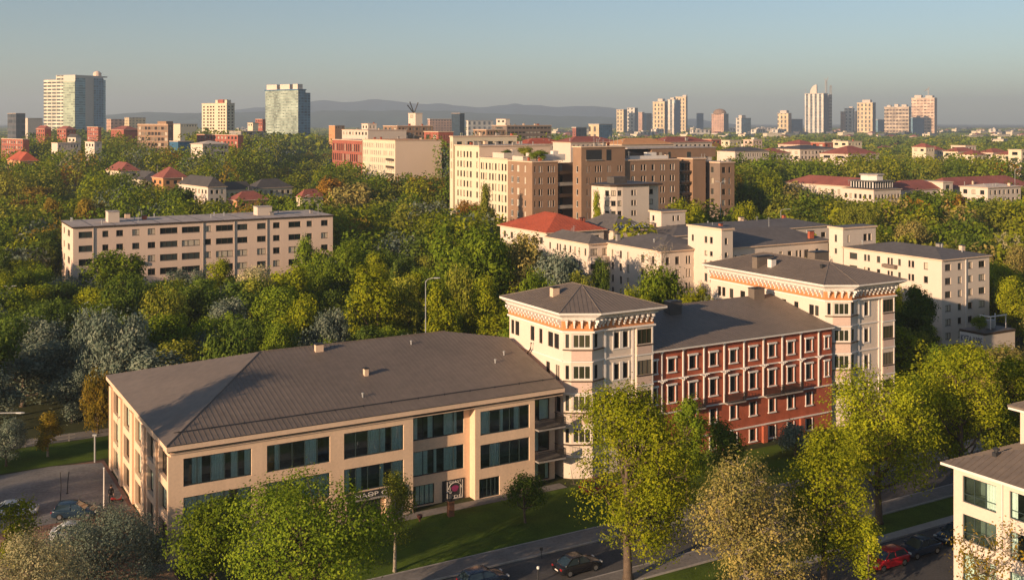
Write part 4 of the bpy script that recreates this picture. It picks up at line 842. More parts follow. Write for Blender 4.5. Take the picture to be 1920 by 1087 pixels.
# ------------------------------------------------------------------ far towers, patterned facades
def pat_mat(name, wall, win, pitch=3.0, storey=3.2, wf=0.55, hf=0.5, rough=0.8, wrough=0.55, var=0.25):
    if name in MATS: return MATS[name]
    m = bpy.data.materials.new(name); m.use_nodes = True; N, L = nodes(m); p = N['Principled BSDF']
    tc = N.new('ShaderNodeTexCoord'); sp = N.new('ShaderNodeSeparateXYZ'); L.new(tc.outputs['Object'], sp.inputs[0])
    def M_(op, a, b=None):
        n = N.new('ShaderNodeMath'); n.operation = op
        for i, v in enumerate((a, b)):
            if v is None: continue
            if hasattr(v, 'default_value'): L.new(v, n.inputs[i])
            else: n.inputs[i].default_value = v
        return n.outputs[0]
    u = M_('DIVIDE', M_('SUBTRACT', sp.outputs[0], sp.outputs[1]), pitch); v = M_('DIVIDE', sp.outputs[2], storey)
    a = M_('LESS_THAN', M_('FRACT', u), wf); c = M_('LESS_THAN', M_('FRACT', v), hf); mk = M_('MULTIPLY', a, c)
    cb = N.new('ShaderNodeCombineXYZ'); L.new(M_('FLOOR', u), cb.inputs[0]); L.new(M_('FLOOR', v), cb.inputs[1])
    wn_ = N.new('ShaderNodeTexWhiteNoise'); L.new(cb.outputs[0], wn_.inputs['Vector'])
    cr = N.new('ShaderNodeMix'); cr.data_type = 'RGBA'; cr.inputs['A'].default_value = (*[x * 0.6 for x in win], 1); cr.inputs['B'].default_value = (*[min(1, x * 1.7 + 0.02) for x in win], 1); L.new(wn_.outputs[0], cr.inputs['Factor'])
    nz = N.new('ShaderNodeTexNoise'); nz.inputs['Scale'].default_value = 0.06; nz.inputs['Detail'].default_value = 4; L.new(tc.outputs['Object'], nz.inputs[0])
    sc = N.new('ShaderNodeMapRange'); sc.inputs['From Min'].default_value = 0.3; sc.inputs['From Max'].default_value = 0.7; sc.inputs['To Min'].default_value = 1 - var; sc.inputs['To Max'].default_value = 1 + var; L.new(nz.outputs['Fac'], sc.inputs[0])
    wv = N.new('ShaderNodeVectorMath'); wv.operation = 'SCALE'; wv.inputs[0].default_value = wall; L.new(sc.outputs[0], wv.inputs['Scale'])
    mx = N.new('ShaderNodeMix'); mx.data_type = 'RGBA'; L.new(mk, mx.inputs['Factor']); L.new(wv.outputs[0], mx.inputs['A']); L.new(cr.outputs['Result'], mx.inputs['B']); L.new(mx.outputs['Result'], p.inputs['Base Color'])
    mr = N.new('ShaderNodeMapRange'); mr.inputs['To Min'].default_value = rough; mr.inputs['To Max'].default_value = wrough; L.new(mk, mr.inputs[0]); L.new(mr.outputs[0], p.inputs['Roughness'])
    MATS[name] = m; return m
pm_band = pat_mat('white_balcony_bands', (0.68, 0.62, 0.48), (0.035, 0.035, 0.03), 9, 5.0, 0.86, 0.5)
pm_green = pat_mat('green_curtain_wall', (0.38, 0.42, 0.30), (0.22, 0.27, 0.19), 4, 3.35, 0.9, 0.6, 0.5, 0.45)
pm_blue = pat_mat('blue_curtain_wall', (0.12, 0.27, 0.36), (0.045, 0.115, 0.17), 5, 3.35, 0.75, 0.7, 0.55, 0.5)
pm_teal = pat_mat('teal_curtain_wall', (0.26, 0.42, 0.43), (0.11, 0.20, 0.22), 7, 3.35, 1.1, 0.5, 0.5, 0.5)
pm_gold = pat_mat('golden_flats', (0.66, 0.50, 0.30), (0.06, 0.045, 0.035), 11, 12, 0.42, 0.65)
pm_pale = pat_mat('pale_flats', (0.68, 0.60, 0.50), (0.08, 0.08, 0.08), 13, 11, 0.45, 0.6)
pm_strip = pat_mat('striped_flats', (0.70, 0.62, 0.52), (0.05, 0.06, 0.07), 14, 9, 0.5, 0.95)
pm_dark = pat_mat('dark_offices_and_shade_sides', (0.10, 0.10, 0.11), (0.03, 0.04, 0.05), 6, 6.4, 0.7, 0.55)  # dark blocks' own colour, also the shade painted on pale towers' right walls
pm_pink = pat_mat('pink_flats', (0.55, 0.33, 0.23), (0.18, 0.10, 0.08), 6, 4.5, 0.5, 0.5)
pm_redf = pat_mat('red_flats', (0.32, 0.10, 0.07), (0.10, 0.04, 0.03), 4, 3.4, 0.5, 0.55)
pm_cons = pat_mat('unfinished_concrete', (0.50, 0.39, 0.28), (0.12, 0.08, 0.06), 9, 10, 0.8, 0.5, 0.9, 0.9, 0.4)
pm_mirr = pat_mat('mirror_curtain_wall', (0.33, 0.37, 0.30), (0.20, 0.25, 0.20), 3.2, 3.5, 0.8, 0.45, 0.5, 0.45, 0.6)
m_nglass = mat('deep_blue_glass', (0.05, 0.14, 0.24), rough=0.5, var=0.3, scale=0.1, spec=0.3)
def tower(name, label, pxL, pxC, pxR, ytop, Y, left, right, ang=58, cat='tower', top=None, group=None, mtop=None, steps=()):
    """far tower: left wall, right wall often in a darker material that paints its shade, a flat roof with plant rooms"""
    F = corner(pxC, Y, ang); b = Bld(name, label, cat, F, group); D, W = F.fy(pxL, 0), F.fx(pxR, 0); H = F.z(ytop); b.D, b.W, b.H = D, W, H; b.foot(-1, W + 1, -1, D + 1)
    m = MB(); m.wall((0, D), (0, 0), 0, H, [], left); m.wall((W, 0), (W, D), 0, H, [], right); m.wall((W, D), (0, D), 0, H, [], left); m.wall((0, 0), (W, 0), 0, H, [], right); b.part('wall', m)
    m = MB(); m.prism([(-0.8, -0.8), (W + 0.8, -0.8), (W + 0.8, D + 0.8), (-0.8, D + 0.8)], H + 0.01, H + 1.2, mtop or m_white2, mt=m_felt); rf = b.part('roof', m)
    k = Y / 2000
    for (fx0, fx1, fy0, fy1, hp) in steps:
        m = MB(); m.box(W * fx0, W * fx1, D * fy0, D * fy1, H + 1.21, H + 1.2 + hp * k, mtop or m_white2); b.part('plant_room', m, rf)
    return b
# glass and white twin slab on the left
F = corner(141, 1530, 66); b = Bld('glass_tower', 'tall tower with a white banded left side and a blue glass right side', 'tower', F)
D, W = F.fy(82, 0), F.fx(202, 0); H = F.z(141); H2 = F.z(149); y1 = F.fy(119, 0); y2 = F.fy(105, 0)
m = MB(); m.wall((0, D), (0, y2), 0, H2, [], pm_band); m.wall((0, y2), (0, y1), 0, H, [], pm_band); m.wall((W, D), (0, D), 0, H2, [], pm_band); m.wall((0, y2), (W, y2), H2, H, [], m_white2); b.part('white_wall', m)
m = MB(); m.wall((-0.6, y1), (-0.6, 0), 0, H - 9, [], pm_green); m.wall((0, y1), (0, 0), H - 9, H, [], m_white); m.poly([(-0.6, y1, H - 9), (-0.6, 0, H - 9), (0, 0, H - 9), (0, y1, H - 9)], m_white); m.wall((0, y1), (-0.6, y1), 0, H - 9, [], pm_green); b.part('green_glazing', m)
m = MB(); c_ = [F.fx(q, 0) for q in (141, 160, 176, 194, 202)]
m.wall((c_[0], 0), (c_[1], 0), 0, H - 4, [], pm_teal); m.wall((c_[1], 0.8), (c_[2], 0.8), 0, H - 2, [], m_nglass); m.wall((c_[2], 0), (c_[3], 0), 0, H - 3, [], pm_blue); m.wall((c_[3], 0), (W + 2, 6), 0, H - 5, [], pm_teal)
m.wall((W + 2, 6), (W, D), 0, H - 5, [], pm_blue); m.wall((c_[0], 0.5), (c_[3], 0.5), 0, H - 0.5, [], m_white2); b.part('blue_glazing', m)
m = MB(); m.prism([(0.05, 0.4), (W, 0.8), (W, y2 - 0.05), (0.05, y2 - 0.05)], H - 1.5, H + 0.3, m_white, mt=m_felt); m.prism([(0.05, y2 + 0.05), (W, y2 + 0.05), (W, D - 0.05), (0.05, D - 0.05)], H2 - 1.5, H2 + 0.3, m_white, mt=m_felt); b.part('roof', m)
m = MB(); m.lathe([(6, H), (6, H + 5), (4, H + 7), (0.5, H + 8.5)], m_pink, 12, (c_[3], 12, 0)); b.part('plant_room', m); b.foot(-2, W + 3, -2, D + 2)
# cream slab tower with real windows
town('slab_tower', 'cream tower with ten rows of brown windows between the two glass towers', 378.5, 425, 440, 194, 1090, m_cream, 'flat', m_felt, lcols=[(381, 384), (388, 391.5), (393.5, 397), (399, 402), (409, 412), (414, 417), (419, 422)], nf=2, zrows=rows_down(F.z(197) * 0 + 56, 1.7, 3.2, 13), ang=50, cat='tower', clutter=0, depth=0.5, pm=mat('brown_window_glass', (0.10, 0.05, 0.03), rough=0.3, spec=0.4))
t_ = [o for o in bpy.data.objects if o.name.startswith('slab_tower')][0]
m = MB()
Ft = corner(425, 1090, 50)
for a, c, d, e2, zz, mt in ((1, 6, 1, 5, 3.6, m_cream), (1, 7, 7, 16, 4.0, m_redb), (1, 6, 17, 21, 3.6, m_cream)): m.box(a, c, d, e2, Ft.z(194) + 0.36, Ft.z(194) + zz, mt)
link('plant_room', m.mesh('plant_room'), t_)
gt = tower('glass_tower', 'green mirror-glass tower with pale blocks on its flat roof', 497.5, 559, 573, 169, 1300, pm_mirr, pm_blue, 52, mtop=m_nglass)
m = MB()
for a, c in ((500, 519), (525, 543), (549, 558)): ya, yb = gt.F.fy(c, 1), gt.F.fy(a, 1); m.box(1, 9, ya, yb, gt.H + 1.21, gt.H + 7.4, m_white)
gt.part('plant_room', m); m = MB(); x0 = gt.W; m.wall((x0, 2.5), (gt.F.fx(582, 2.5), 2.5), 0, gt.H - 3, [], pm_blue); m.wall((gt.F.fx(582, 2.5), 2.5), (gt.F.fx(582, 2.5), 22), 0, gt.H - 3, [], pm_blue); m.poly([(x0, 2.5, gt.H - 3), (gt.F.fx(582, 2.5), 2.5, gt.H - 3), (gt.F.fx(582, 2.5), 22, gt.H - 3), (x0, 22, gt.H - 3)], m_felt); gt.part('side_bay', m)
bo = town('office_building', 'brown office block with five rows of glinting windows left of the cream tower', 258, 315, 325, 234, 700, m_brown, 'flat', m_brown, nl=9, fl=0.8, zrows=rows_down(36.6, 2.2, 3.6, 6), ang=48, cat='office building', nf=1, fm=m_browng, pm=pane_mat('glint_coloured_glass', (0.03, 0.02, 0.015), (0.22, 0.17, 0.12), (0.5, 0.42, 0.32), 0.5, 0.78, 0.25))  # glints are put into the pane colours, pale at random
m = MB(); m.box(1, 6, 4, 15, bo.H + 0.36, bo.H + 2.2, m_brown); bo.part('plant_room', m)
# smaller buildings on the left skyline and among the trees
def near(name, label, a, c, d, yt, Y, wall, roof='flat', mr=None, rise=2.0, nl=0, nf=0, rows=0, cat='building', ang=42, group=None, **k): return town(name, label, a, c, d, yt, Y, wall, roof, mr or m_felt, rise, nl=nl, nf=nf, rows=rows, cat=cat, ang=ang, group=group, **k)
near('brick_block', 'red brick block with a white roof edge at the left border', -20, 43, 55, 262, 620, m_redb, nl=9, rows=3, h=1.7, D=40, mr=m_white2, fm=m_whitep)
near('white_house', 'low bluish-white flat house before the red brick roofs', 105, 108, 150, 269, 610, m_white, nf=7, rows=1, D=10)
near('white_house', 'white house with a dark sloping roof beside the bluish-white flat house', 124, 142, 152, 258, 660, m_white, nl=2, rows=1, D=14, roof='gable', mr=m_roofd)
near('white_house', 'white cube house with one sunlit wall before the big red brick house', 152, 177, 191, 267, 600, m_white, nl=3, nf=1, rows=1, D=14)
near('brick_block', 'big red brick house with white trim below the glass and white tower', 146, 184, 190, 239, 800, m_redb, nl=6, rows=3, h=1.7, step=3.2, D=22, fm=m_whitep)
near('brick_block', 'small red brick house left of the big red brick house', 98, 124, 142, 243, 830, m_redb, 'hip', m_roofp, 2.5, nl=4, nf=3, rows=2, D=20)
near('brick_block', 'purple-red house behind the trees, leftmost of the brick houses under the tower', 60, 84, 96, 242, 840, m_redb, 'hip', m_roofp, 2.5, nl=4, rows=2, D=20)
near('red_roof_house', 'red roofed hall between the big brick house and the brown office block', 203, 232, 260, 244, 850, m_redb, 'hip', m_roofp, 3.0, D=26)
near('office_building', 'grey office slab at the left border beside the white and blue block', -12, 30, 32, 213, 1200, pm_dark, D=30, W=10, mr=m_dark)
near('office_building', 'white and blue block between the grey slab and the glass and white tower', 33, 52, 80, 222, 1350, m_white2, nf=0, D=20, mr=m_felt)
near('housing_row', 'orange housing row on the skyline right of the glass and white tower', 205, 208, 240, 224, 1500, pm_pink, D=16)
near('housing_row', 'cream housing row joined to the orange one on the skyline', 240, 242, 273, 221, 1480, pat_mat('cream_flats', (0.6, 0.46, 0.28), (0.2, 0.15, 0.1), 5, 4, 0.5, 0.5), D=16)
near('white_house', 'cream hall left of the cream tower at the foot of the hills', 333, 338, 370, 233, 1300, m_cream, D=20, nf=6, rows=1, h=2)
near('brick_block', 'long red brick block at the foot of the cream tower', 362, 446, 456, 254, 700, m_redb, nl=12, rows=3, h=1.7, step=3.2, D=60, mr=m_roofp)
near('white_house', 'white villa before the long red brick block', 375, 380, 428, 271, 560, m_white, nf=7, rows=2, h=1.5, D=14, roof='hip', mr=m_white2, rise=1.6)
near('white_house', 'dark blue glazed house left of the long red brick block', 330, 334, 363, 266, 640, m_nglass, D=12)
near('pale_block', 'low grey boxy block between the cream tower and the mirror-glass tower', 445, 452, 500, 247, 850, m_conc, D=20, nf=4, rows=1)
near('brick_block', 'maroon house touching the left side of the mirror-glass tower', 480, 492, 498, 224, 1050, m_redb, D=14, nl=3, rows=3)
near('white_house', 'yellow house before the maroon house', 466, 474, 484, 231, 1000, m_cream, D=10, nl=2, rows=1)
near('brick_block', 'small brick hall alone right of the mirror-glass tower', 620, 628, 646, 236, 1150, m_orange, D=12, nf=4, rows=1)
rh = [('red_roof_house', 'lone house with a red hipped roof near the left border', 14, 38, 72, 303, 520, m_orange, 'hip', m_roofr, 4.2, 4, 2, 1),
      ('red_roof_house', 'house with a red hipped roof, leftmost of the group behind the long flat roof', 199, 226, 262, 322, 480, m_cream, 'hip', m_roofp, 3.8, 3, 2, 1),
      ('gable_house', 'dark roofed gable house with white bargeboards between two red roofs', 248, 268, 304, 338, 440, m_cream, 'gable', m_roofd, 3.4, 2, 3, 1),
      ('orange_house', 'orange house under a red hipped roof beside the dark gable', 285, 306, 352, 335, 430, m_orange, 'hip', m_roofp, 4.2, 2, 3, 1),
      ('long_roof_house', 'white terrace with a long dark roof facing the trees', 334, 390, 424, 352, 385, m_white, 'hip', m_roofd, 3.4, 9, 3, 3),
      ('long_roof_house', 'dark hipped house joined to the right of the white terrace', 412, 418, 472, 358, 392, m_cream, 'hip', m_roofd, 3.0, 1, 5, 2),
      ('long_roof_house', 'dark hipped house with a cream top floor, rightmost of the dark roofs', 462, 480, 548, 354, 405, m_cream, 'hip', m_roofd, 3.2, 3, 6, 2),
      ('red_roof_house', 'house with a low red roof before the dark hipped houses', 428, 444, 502, 377, 335, m_orange, 'hip', m_roofp, 2.6, 2, 3, 1),
      ('red_roof_house', 'small red roof house half hidden by trees right of the dark roofs', 556, 566, 606, 371, 345, m_cream, 'hip', m_roofp, 2.4, 2, 3, 1)]
for nm, lb, a, c, d, yt, Y, wl, rf_, mr_, rise_, nl_, nf_, rw_ in rh: near(nm, lb, a, c, d, yt, Y, wl, rf_, mr_, rise_, nl_, nf_, rw_, cat='house', ang=38, clutter=2, seed=int(a) + 5, h=1.4, fl=0.45)

# ---- far right towers
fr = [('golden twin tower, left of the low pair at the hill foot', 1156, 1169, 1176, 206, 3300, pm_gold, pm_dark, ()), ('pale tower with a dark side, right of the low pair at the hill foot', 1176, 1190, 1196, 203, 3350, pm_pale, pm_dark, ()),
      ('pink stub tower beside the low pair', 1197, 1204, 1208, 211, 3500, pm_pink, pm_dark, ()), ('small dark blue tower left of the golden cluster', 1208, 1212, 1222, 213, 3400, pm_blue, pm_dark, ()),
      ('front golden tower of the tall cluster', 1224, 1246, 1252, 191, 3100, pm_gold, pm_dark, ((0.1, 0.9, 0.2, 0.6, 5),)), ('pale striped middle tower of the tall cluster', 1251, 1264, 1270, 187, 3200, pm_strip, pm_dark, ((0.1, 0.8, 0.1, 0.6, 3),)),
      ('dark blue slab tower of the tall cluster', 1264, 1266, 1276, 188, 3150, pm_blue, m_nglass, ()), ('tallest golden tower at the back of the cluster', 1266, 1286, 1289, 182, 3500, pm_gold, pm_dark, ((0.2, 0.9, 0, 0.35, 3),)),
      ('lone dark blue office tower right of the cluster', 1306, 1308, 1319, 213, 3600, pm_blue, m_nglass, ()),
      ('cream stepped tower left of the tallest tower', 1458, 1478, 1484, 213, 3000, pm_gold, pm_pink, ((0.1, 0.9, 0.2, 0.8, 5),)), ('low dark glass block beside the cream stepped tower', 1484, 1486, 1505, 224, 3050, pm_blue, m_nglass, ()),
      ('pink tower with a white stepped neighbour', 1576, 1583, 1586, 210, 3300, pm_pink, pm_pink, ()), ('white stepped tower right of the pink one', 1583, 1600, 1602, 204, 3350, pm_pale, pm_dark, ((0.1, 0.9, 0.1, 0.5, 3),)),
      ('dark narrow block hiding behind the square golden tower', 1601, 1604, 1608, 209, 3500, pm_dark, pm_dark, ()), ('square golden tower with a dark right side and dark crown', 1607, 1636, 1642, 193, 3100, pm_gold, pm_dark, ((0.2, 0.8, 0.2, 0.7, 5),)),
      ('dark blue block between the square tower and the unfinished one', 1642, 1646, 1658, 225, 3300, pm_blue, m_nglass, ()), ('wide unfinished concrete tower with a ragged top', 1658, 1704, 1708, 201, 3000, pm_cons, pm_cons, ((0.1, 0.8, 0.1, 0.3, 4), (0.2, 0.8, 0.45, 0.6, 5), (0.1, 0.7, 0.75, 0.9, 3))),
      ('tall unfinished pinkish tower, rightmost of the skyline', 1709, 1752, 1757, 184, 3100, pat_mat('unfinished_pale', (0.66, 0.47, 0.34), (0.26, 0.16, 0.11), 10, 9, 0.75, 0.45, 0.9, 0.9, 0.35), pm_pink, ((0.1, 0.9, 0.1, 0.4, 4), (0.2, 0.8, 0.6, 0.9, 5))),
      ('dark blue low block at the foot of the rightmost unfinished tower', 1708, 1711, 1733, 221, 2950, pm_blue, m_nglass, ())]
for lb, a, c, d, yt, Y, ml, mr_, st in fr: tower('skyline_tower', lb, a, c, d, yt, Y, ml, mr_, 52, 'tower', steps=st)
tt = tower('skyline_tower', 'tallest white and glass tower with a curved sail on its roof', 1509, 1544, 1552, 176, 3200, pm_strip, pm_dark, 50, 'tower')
m = MB(); k = 1.6; pts = [(0, 0)] + [(0 + 26 * k * 0.5 * (1 - math.cos(R(a_))), 17 * k * 0.98 * math.sin(R(a_))) for a_ in range(10, 91, 10)] + [(26 * k * 0.5, 0)]
Dm = tt.F.fy(1523, 0)
sail = [(2, Dm + 8 - x, tt.H + 1.2 + z) for x, z in pts]; m.poly(sail, m_white); m.poly([(8, y, z) for _, y, z in reversed(sail)], m_white)
for i in range(len(sail)): a_, c_2 = sail[i], sail[(i + 1) % len(sail)]; m.poly([a_, (8, a_[1], a_[2]), (8, c_2[1], c_2[2]), c_2], m_white)
tt.part('sail', m)
for fx_, hh in ((0.02, 6), (0.97, 10)):
    m = MB(); m.tube([(3, tt.D * fx_ + 1, tt.H), (3, tt.D * fx_ + 1, tt.H + hh * 1.6)], 0.7, m_steel, 5); tt.part('mast', m)
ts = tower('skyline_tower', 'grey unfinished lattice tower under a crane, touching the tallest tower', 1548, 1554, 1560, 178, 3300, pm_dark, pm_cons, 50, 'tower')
def crane(label, px, ybase, ytop, Y, arms, wd=2.2):
    X = (px - 960) / FPX * Y; zb, zt = CAM_H - (ybase - HZ) / FPX * Y, CAM_H - (ytop - HZ) / FPX * Y; k = Y / FPX
    r_ = bpy.data.objects.new('tower_crane', None); COL.objects.link(r_); r_.location = (X, Y, 0); tag(r_, label, 'crane')
    m = MB()
    for dx, dy in ((-wd, -wd), (wd, -wd), (wd, wd), (-wd, wd)): m.tube([(dx, dy, 0 if zb < 60 else 0), (dx, dy, zt)], 0.8, m_steel, 4)
    n = 14
    for i in range(n): z0_, z1_ = zb + (zt - zb) * i / n, zb + (zt - zb) * (i + 1) / n; m.tube([(-wd, -wd, z0_), (wd, -wd, z1_)], 0.6, m_steel, 4)
    link('mast', m.mesh('mast'), r_)
    for dx, dz in arms: m = MB(); m.tube([(0, 0, zt - 2), (dx * k, 0, zt - 2 + dz * k)], [1.9, 1.1], m_steel, 4); m.tube([(0, 0, zt - 6), (dx * k, 0, zt - 2 + dz * k)], 0.8, m_steel, 4); link('jib', m.mesh('jib'), r_)
    return r_
crane('crane with a raised jib above the tallest skyline tower', 1549, 180, 152, 3350, ((-3, 6), (4, 8)))
crane('slim crane at the right side of the lattice tower', 1557.5, 180, 161, 3360, ((-1, 1.5), (1.2, 2)))
crane('crane on the rightmost unfinished tower', 1741, 186, 165, 3150, ((-8, -5), (1.5, 3)), 0.9)
# domed brown house of the far city
bd = tower('domed_house', 'brown domed block with a rounded top in the far city', 1334, 1357, 1366, 214, 3200, pm_pink, pm_dark, 50, 'building')
m = MB(); m.lathe([(bd.D * 0.48, bd.H), (bd.D * 0.47, bd.H + 6), (bd.D * 0.36, bd.H + 12), (bd.D * 0.2, bd.H + 15), (1, bd.H + 16)], m_brown, 16, (bd.W * 0.45, bd.D * 0.5, 0)); bd.part('dome', m)
tower('stepped_house', 'stepped cream and green block right of the domed one', 1380, 1390, 1408, 222, 3000, pm_pale, pm_teal, 50, 'building', steps=((0.1, 0.5, 0.1, 0.7, 5),))
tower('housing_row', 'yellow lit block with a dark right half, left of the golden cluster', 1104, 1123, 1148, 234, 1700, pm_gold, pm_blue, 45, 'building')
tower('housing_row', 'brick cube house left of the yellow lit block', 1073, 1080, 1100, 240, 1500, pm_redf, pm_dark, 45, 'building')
tower('housing_row', 'red housing row below the hills right of the white rooftop house', 802, 806, 848, 224, 1900, pm_pink, pm_pink, 35, 'building')
tower('housing_row', 'pale housing row on the plain right of the slim dark tower', 874, 878, 925, 227, 2300, pm_pale, pm_pale, 35, 'building')
# small buildings strewn over the far city
rg = random.Random(77); protos = []
def hut(wl, rfm, w, d, h, kind):
    r_ = bpy.data.objects.new('city_house', None); COL.objects.link(r_); m = MB(); m.box(0, w, 0, d, 0, h, wl); o = link('wall', m.mesh('wall'), r_)
    m = MB()
    if kind: hip_roof(m, -0.6, w + 0.6, -0.6, d + 0.6, h + 0.25, min(w, d) * 0.22, rfm, thick=0.2)
    else: m.box(-0.4, w + 0.4, -0.4, d + 0.4, h + 0.01, h + 0.9, rfm); m.box(w * 0.3, w * 0.5, d * 0.3, d * 0.6, h + 0.91, h + 3.5, wl)
    link('roof', m.mesh('roof'), r_); return r_
kinds = [(m_white2, m_roofp, 26, 14, 9, 1, 'pale low city house with a reddish roof on the far plain'), (m_cream, m_felt, 38, 16, 14, 0, 'cream flat-roofed city block on the far plain'), (pm_pale, m_felt, 50, 16, 18, 0, 'pale city block with rows of windows on the far plain'),
         (m_panelw, m_roofp, 22, 16, 8, 1, 'pink low city house on the far plain'), (pm_dark, m_roofg, 36, 18, 12, 0, 'grey city block on the far plain'), (m_white, m_roofg, 60, 24, 8, 0, 'wide white hall on the far plain')]
PR = [None] * len(kinds)
def hut_at(X, Y, k, az):
    wl, rfm, w, d, h, kd, lb = kinds[k]
    if PR[k] is None: r_ = PR[k] = hut(wl, rfm, w, d, h, kd)
    else:
        r_ = PR[k].copy(); COL.objects.link(r_)
        for ch in list(PR[k].children): c = ch.copy(); COL.objects.link(c); c.parent = r_
    r_.location = (X, Y, 0); r_.rotation_euler = (0, 0, R(az)); tag(r_, lb, 'city building', 'small buildings of the far city'); FOOT.append((Frame(X, Y, az), -4, w + 4, -4, d + 4))
for i in range(215):
    px = rg.choice((rg.uniform(1130, 1920), rg.uniform(1130, 1920), rg.uniform(1330, 1920), rg.uniform(860, 1140), rg.uniform(260, 500)))
    Y = rg.uniform(1900, 4600) if px > 1130 else rg.uniform(2100, 3600)
    hut_at((px - 960) / FPX * Y, Y, rg.choice((0, 0, 1, 1, 2, 3, 3, 4, 5)), rg.uniform(20, 60))
for i in range(26):
    px = rg.uniform(1330, 1900); Y = rg.uniform(900, 1900); hut_at((px - 960) / FPX * Y, Y, rg.choice((0, 3, 0, 3, 1)), rg.uniform(20, 60))
# ------------------------------------------------------------------ cars
def paint(name, col): return mat(name, col, rough=0.22, var=0.06, spec=0.6)
m_tyre = mat('tyre_rubber', (0.012, 0.012, 0.012), rough=0.8); m_rim = mat('alloy_rim', (0.4, 0.4, 0.4), rough=0.3, metal=0.8); m_cglass = mat('car_glass', (0.02, 0.035, 0.045), rough=0.05, var=0.05, spec=0.8)
m_lamp = mat('clear_lamp', (0.7, 0.7, 0.66), rough=0.15, spec=0.6); m_tail = mat('red_lamp', (0.35, 0.015, 0.015), rough=0.2, spec=0.6)
def section(x, hw, z0, z1, r):
    p = []
    for cy, cz, a0 in ((hw - r, z1 - r, 0), (-(hw - r), z1 - r, 90), (-(hw - r), z0 + r * 0.5, 180), (hw - r, z0 + r * 0.5, 270)):
        for k in range(4): a = R(a0 + 30 * k); p.append((x, cy + r * math.cos(a), cz + (r if a0 < 180 else r * 0.5) * math.sin(a)))
    return p
def loft(m, secs, mt, cap=True):
    n = len(secs[0]); base = len(m.v)
    for s_ in secs: m.v += s_
    k = m.mi(mt)
    for i in range(len(secs) - 1):
        for j in range(n): a = base + i * n + j; b_ = base + i * n + (j + 1) % n; m.f.append((a, b_, b_ + n, a + n)); m.m.append(k)
    if cap: m.f.append(tuple(base + j for j in reversed(range(n)))); m.m.append(k); m.f.append(tuple(base + (len(secs) - 1) * n + j for j in range(n))); m.m.append(k)
CARW = {}
def car(label, X, Y, rz, col, kind='saloon', group=None):
    r_ = bpy.data.objects.new('parked_car', None); COL.objects.link(r_); r_.location = (X, Y, 0.02); r_.rotation_euler = (0, 0, R(rz)); tag(r_, label, 'car', group)
    m = MB(); hb = kind == 'hatch'
    S = [(-2.22, 0.62, 0.42, 0.72), (-2.15, 0.80, 0.28, 0.86), (-1.9, 0.87, 0.22, 0.93 if not hb else 0.95), (-1.2, 0.89, 0.2, 0.95), (0, 0.9, 0.2, 0.93), (0.9, 0.89, 0.2, 0.92), (1.5, 0.87, 0.22, 0.84), (2.0, 0.82, 0.26, 0.72), (2.2, 0.66, 0.34, 0.6)]
    loft(m, [section(x, h, a, c, 0.12) for x, h, a, c in S], col); me = shade_smooth(m.mesh('body')); link('body', me, r_)
    m = MB(); xr = -2.0 if hb else -1.75; tr = -1.6 if hb else -0.95
    lo = [(xr, -0.78, 0.93), (1.05, -0.80, 0.9), (1.05, 0.80, 0.9), (xr, 0.78, 0.93)]; up = [(tr, -0.6, 1.42), (0.25, -0.62, 1.42), (0.25, 0.62, 1.42), (tr, 0.6, 1.42)]
    m.hexa(lo + up, m_cglass); link('window', m.mesh('window'), r_)
    m = MB(); loft(m, [section(tr - 0.1, 0.56, 1.40, 1.45, 0.02), section(tr + 0.15, 0.62, 1.40, 1.49, 0.03), section(-0.3, 0.64, 1.40, 1.51, 0.04), section(0.1, 0.62, 1.40, 1.48, 0.03), section(0.3, 0.58, 1.39, 1.44, 0.02)], col)
    for sy in (-1, 1):
        for (xa, xb) in ((xr, tr), (1.05, 0.25)): m.tube([(xa, sy * 0.79, 0.93), (xb, sy * 0.61, 1.43)], 0.045, col, 5)
        m.tube([(-0.35, sy * 0.815, 0.93), (-0.35, sy * 0.635, 1.43)], 0.04, col, 5)
    link('roof', shade_smooth(m.mesh('roof')), r_)
    for sx in (-1.35, 1.38):
        for sy in (-1, 1):
            if 'w' not in CARW:
                a = MB(); a.tube([(0, -0.1, 0), (0, -0.11, 0), (0, 0.11, 0), (0, 0.1, 0)], [0.25, 0.32, 0.32, 0.25], m_tyre, 18); c = MB(); c.tube([(0, -0.125, 0), (0, 0.125, 0)], 0.2, m_rim, 10); CARW['w'] = (a.mesh('wheel'), c.mesh('rim'))
            w = link('wheel', CARW['w'][0], r_, (sx, sy * 0.80, 0.31)); link('rim', CARW['w'][1], w)
    for sy in (-1, 1):
        m = MB(); m.box(2.0, 2.16, sy * 0.62 - 0.16, sy * 0.62 + 0.16, 0.58, 0.72, m_lamp); link('headlight', m.mesh('headlight'), r_)
        m = MB(); m.box(-2.21, -2.1, sy * 0.66 - 0.14, sy * 0.66 + 0.14, 0.66, 0.82, m_tail); link('taillight', m.mesh('taillight'), r_)
        m = MB(); m.box(0.72, 0.9, sy * 0.98 - 0.09, sy * 0.98 + 0.09, 0.92, 1.05, col); link('mirror', m.mesh('mirror'), r_)
    m = MB(); m.box(-2.245, -2.2, -0.26, 0.26, 0.5, 0.61, m_whitep); link('number_plate', m.mesh('number_plate'), r_)
    return r_
pb, pdb, prd, psl, pwh, pbl = paint('black_paint', (0.012, 0.012, 0.014)), paint('dark_blue_paint', (0.015, 0.03, 0.06)), paint('red_paint', (0.42, 0.012, 0.02)), paint('silver_paint', (0.38, 0.42, 0.46)), paint('white_car_paint', (0.62, 0.64, 0.66)), paint('blue_paint', (0.012, 0.03, 0.055))
A0 = 30.2
X, Y = SITE.W(30.9, -20.2); car('black saloon driving on the road under the large street tree', X, Y, A0, pb)
X, Y = SITE.W(22.2, -18.6); car('dark blue car on the road cut by the bottom edge', X, Y, A0, pdb, 'hatch')
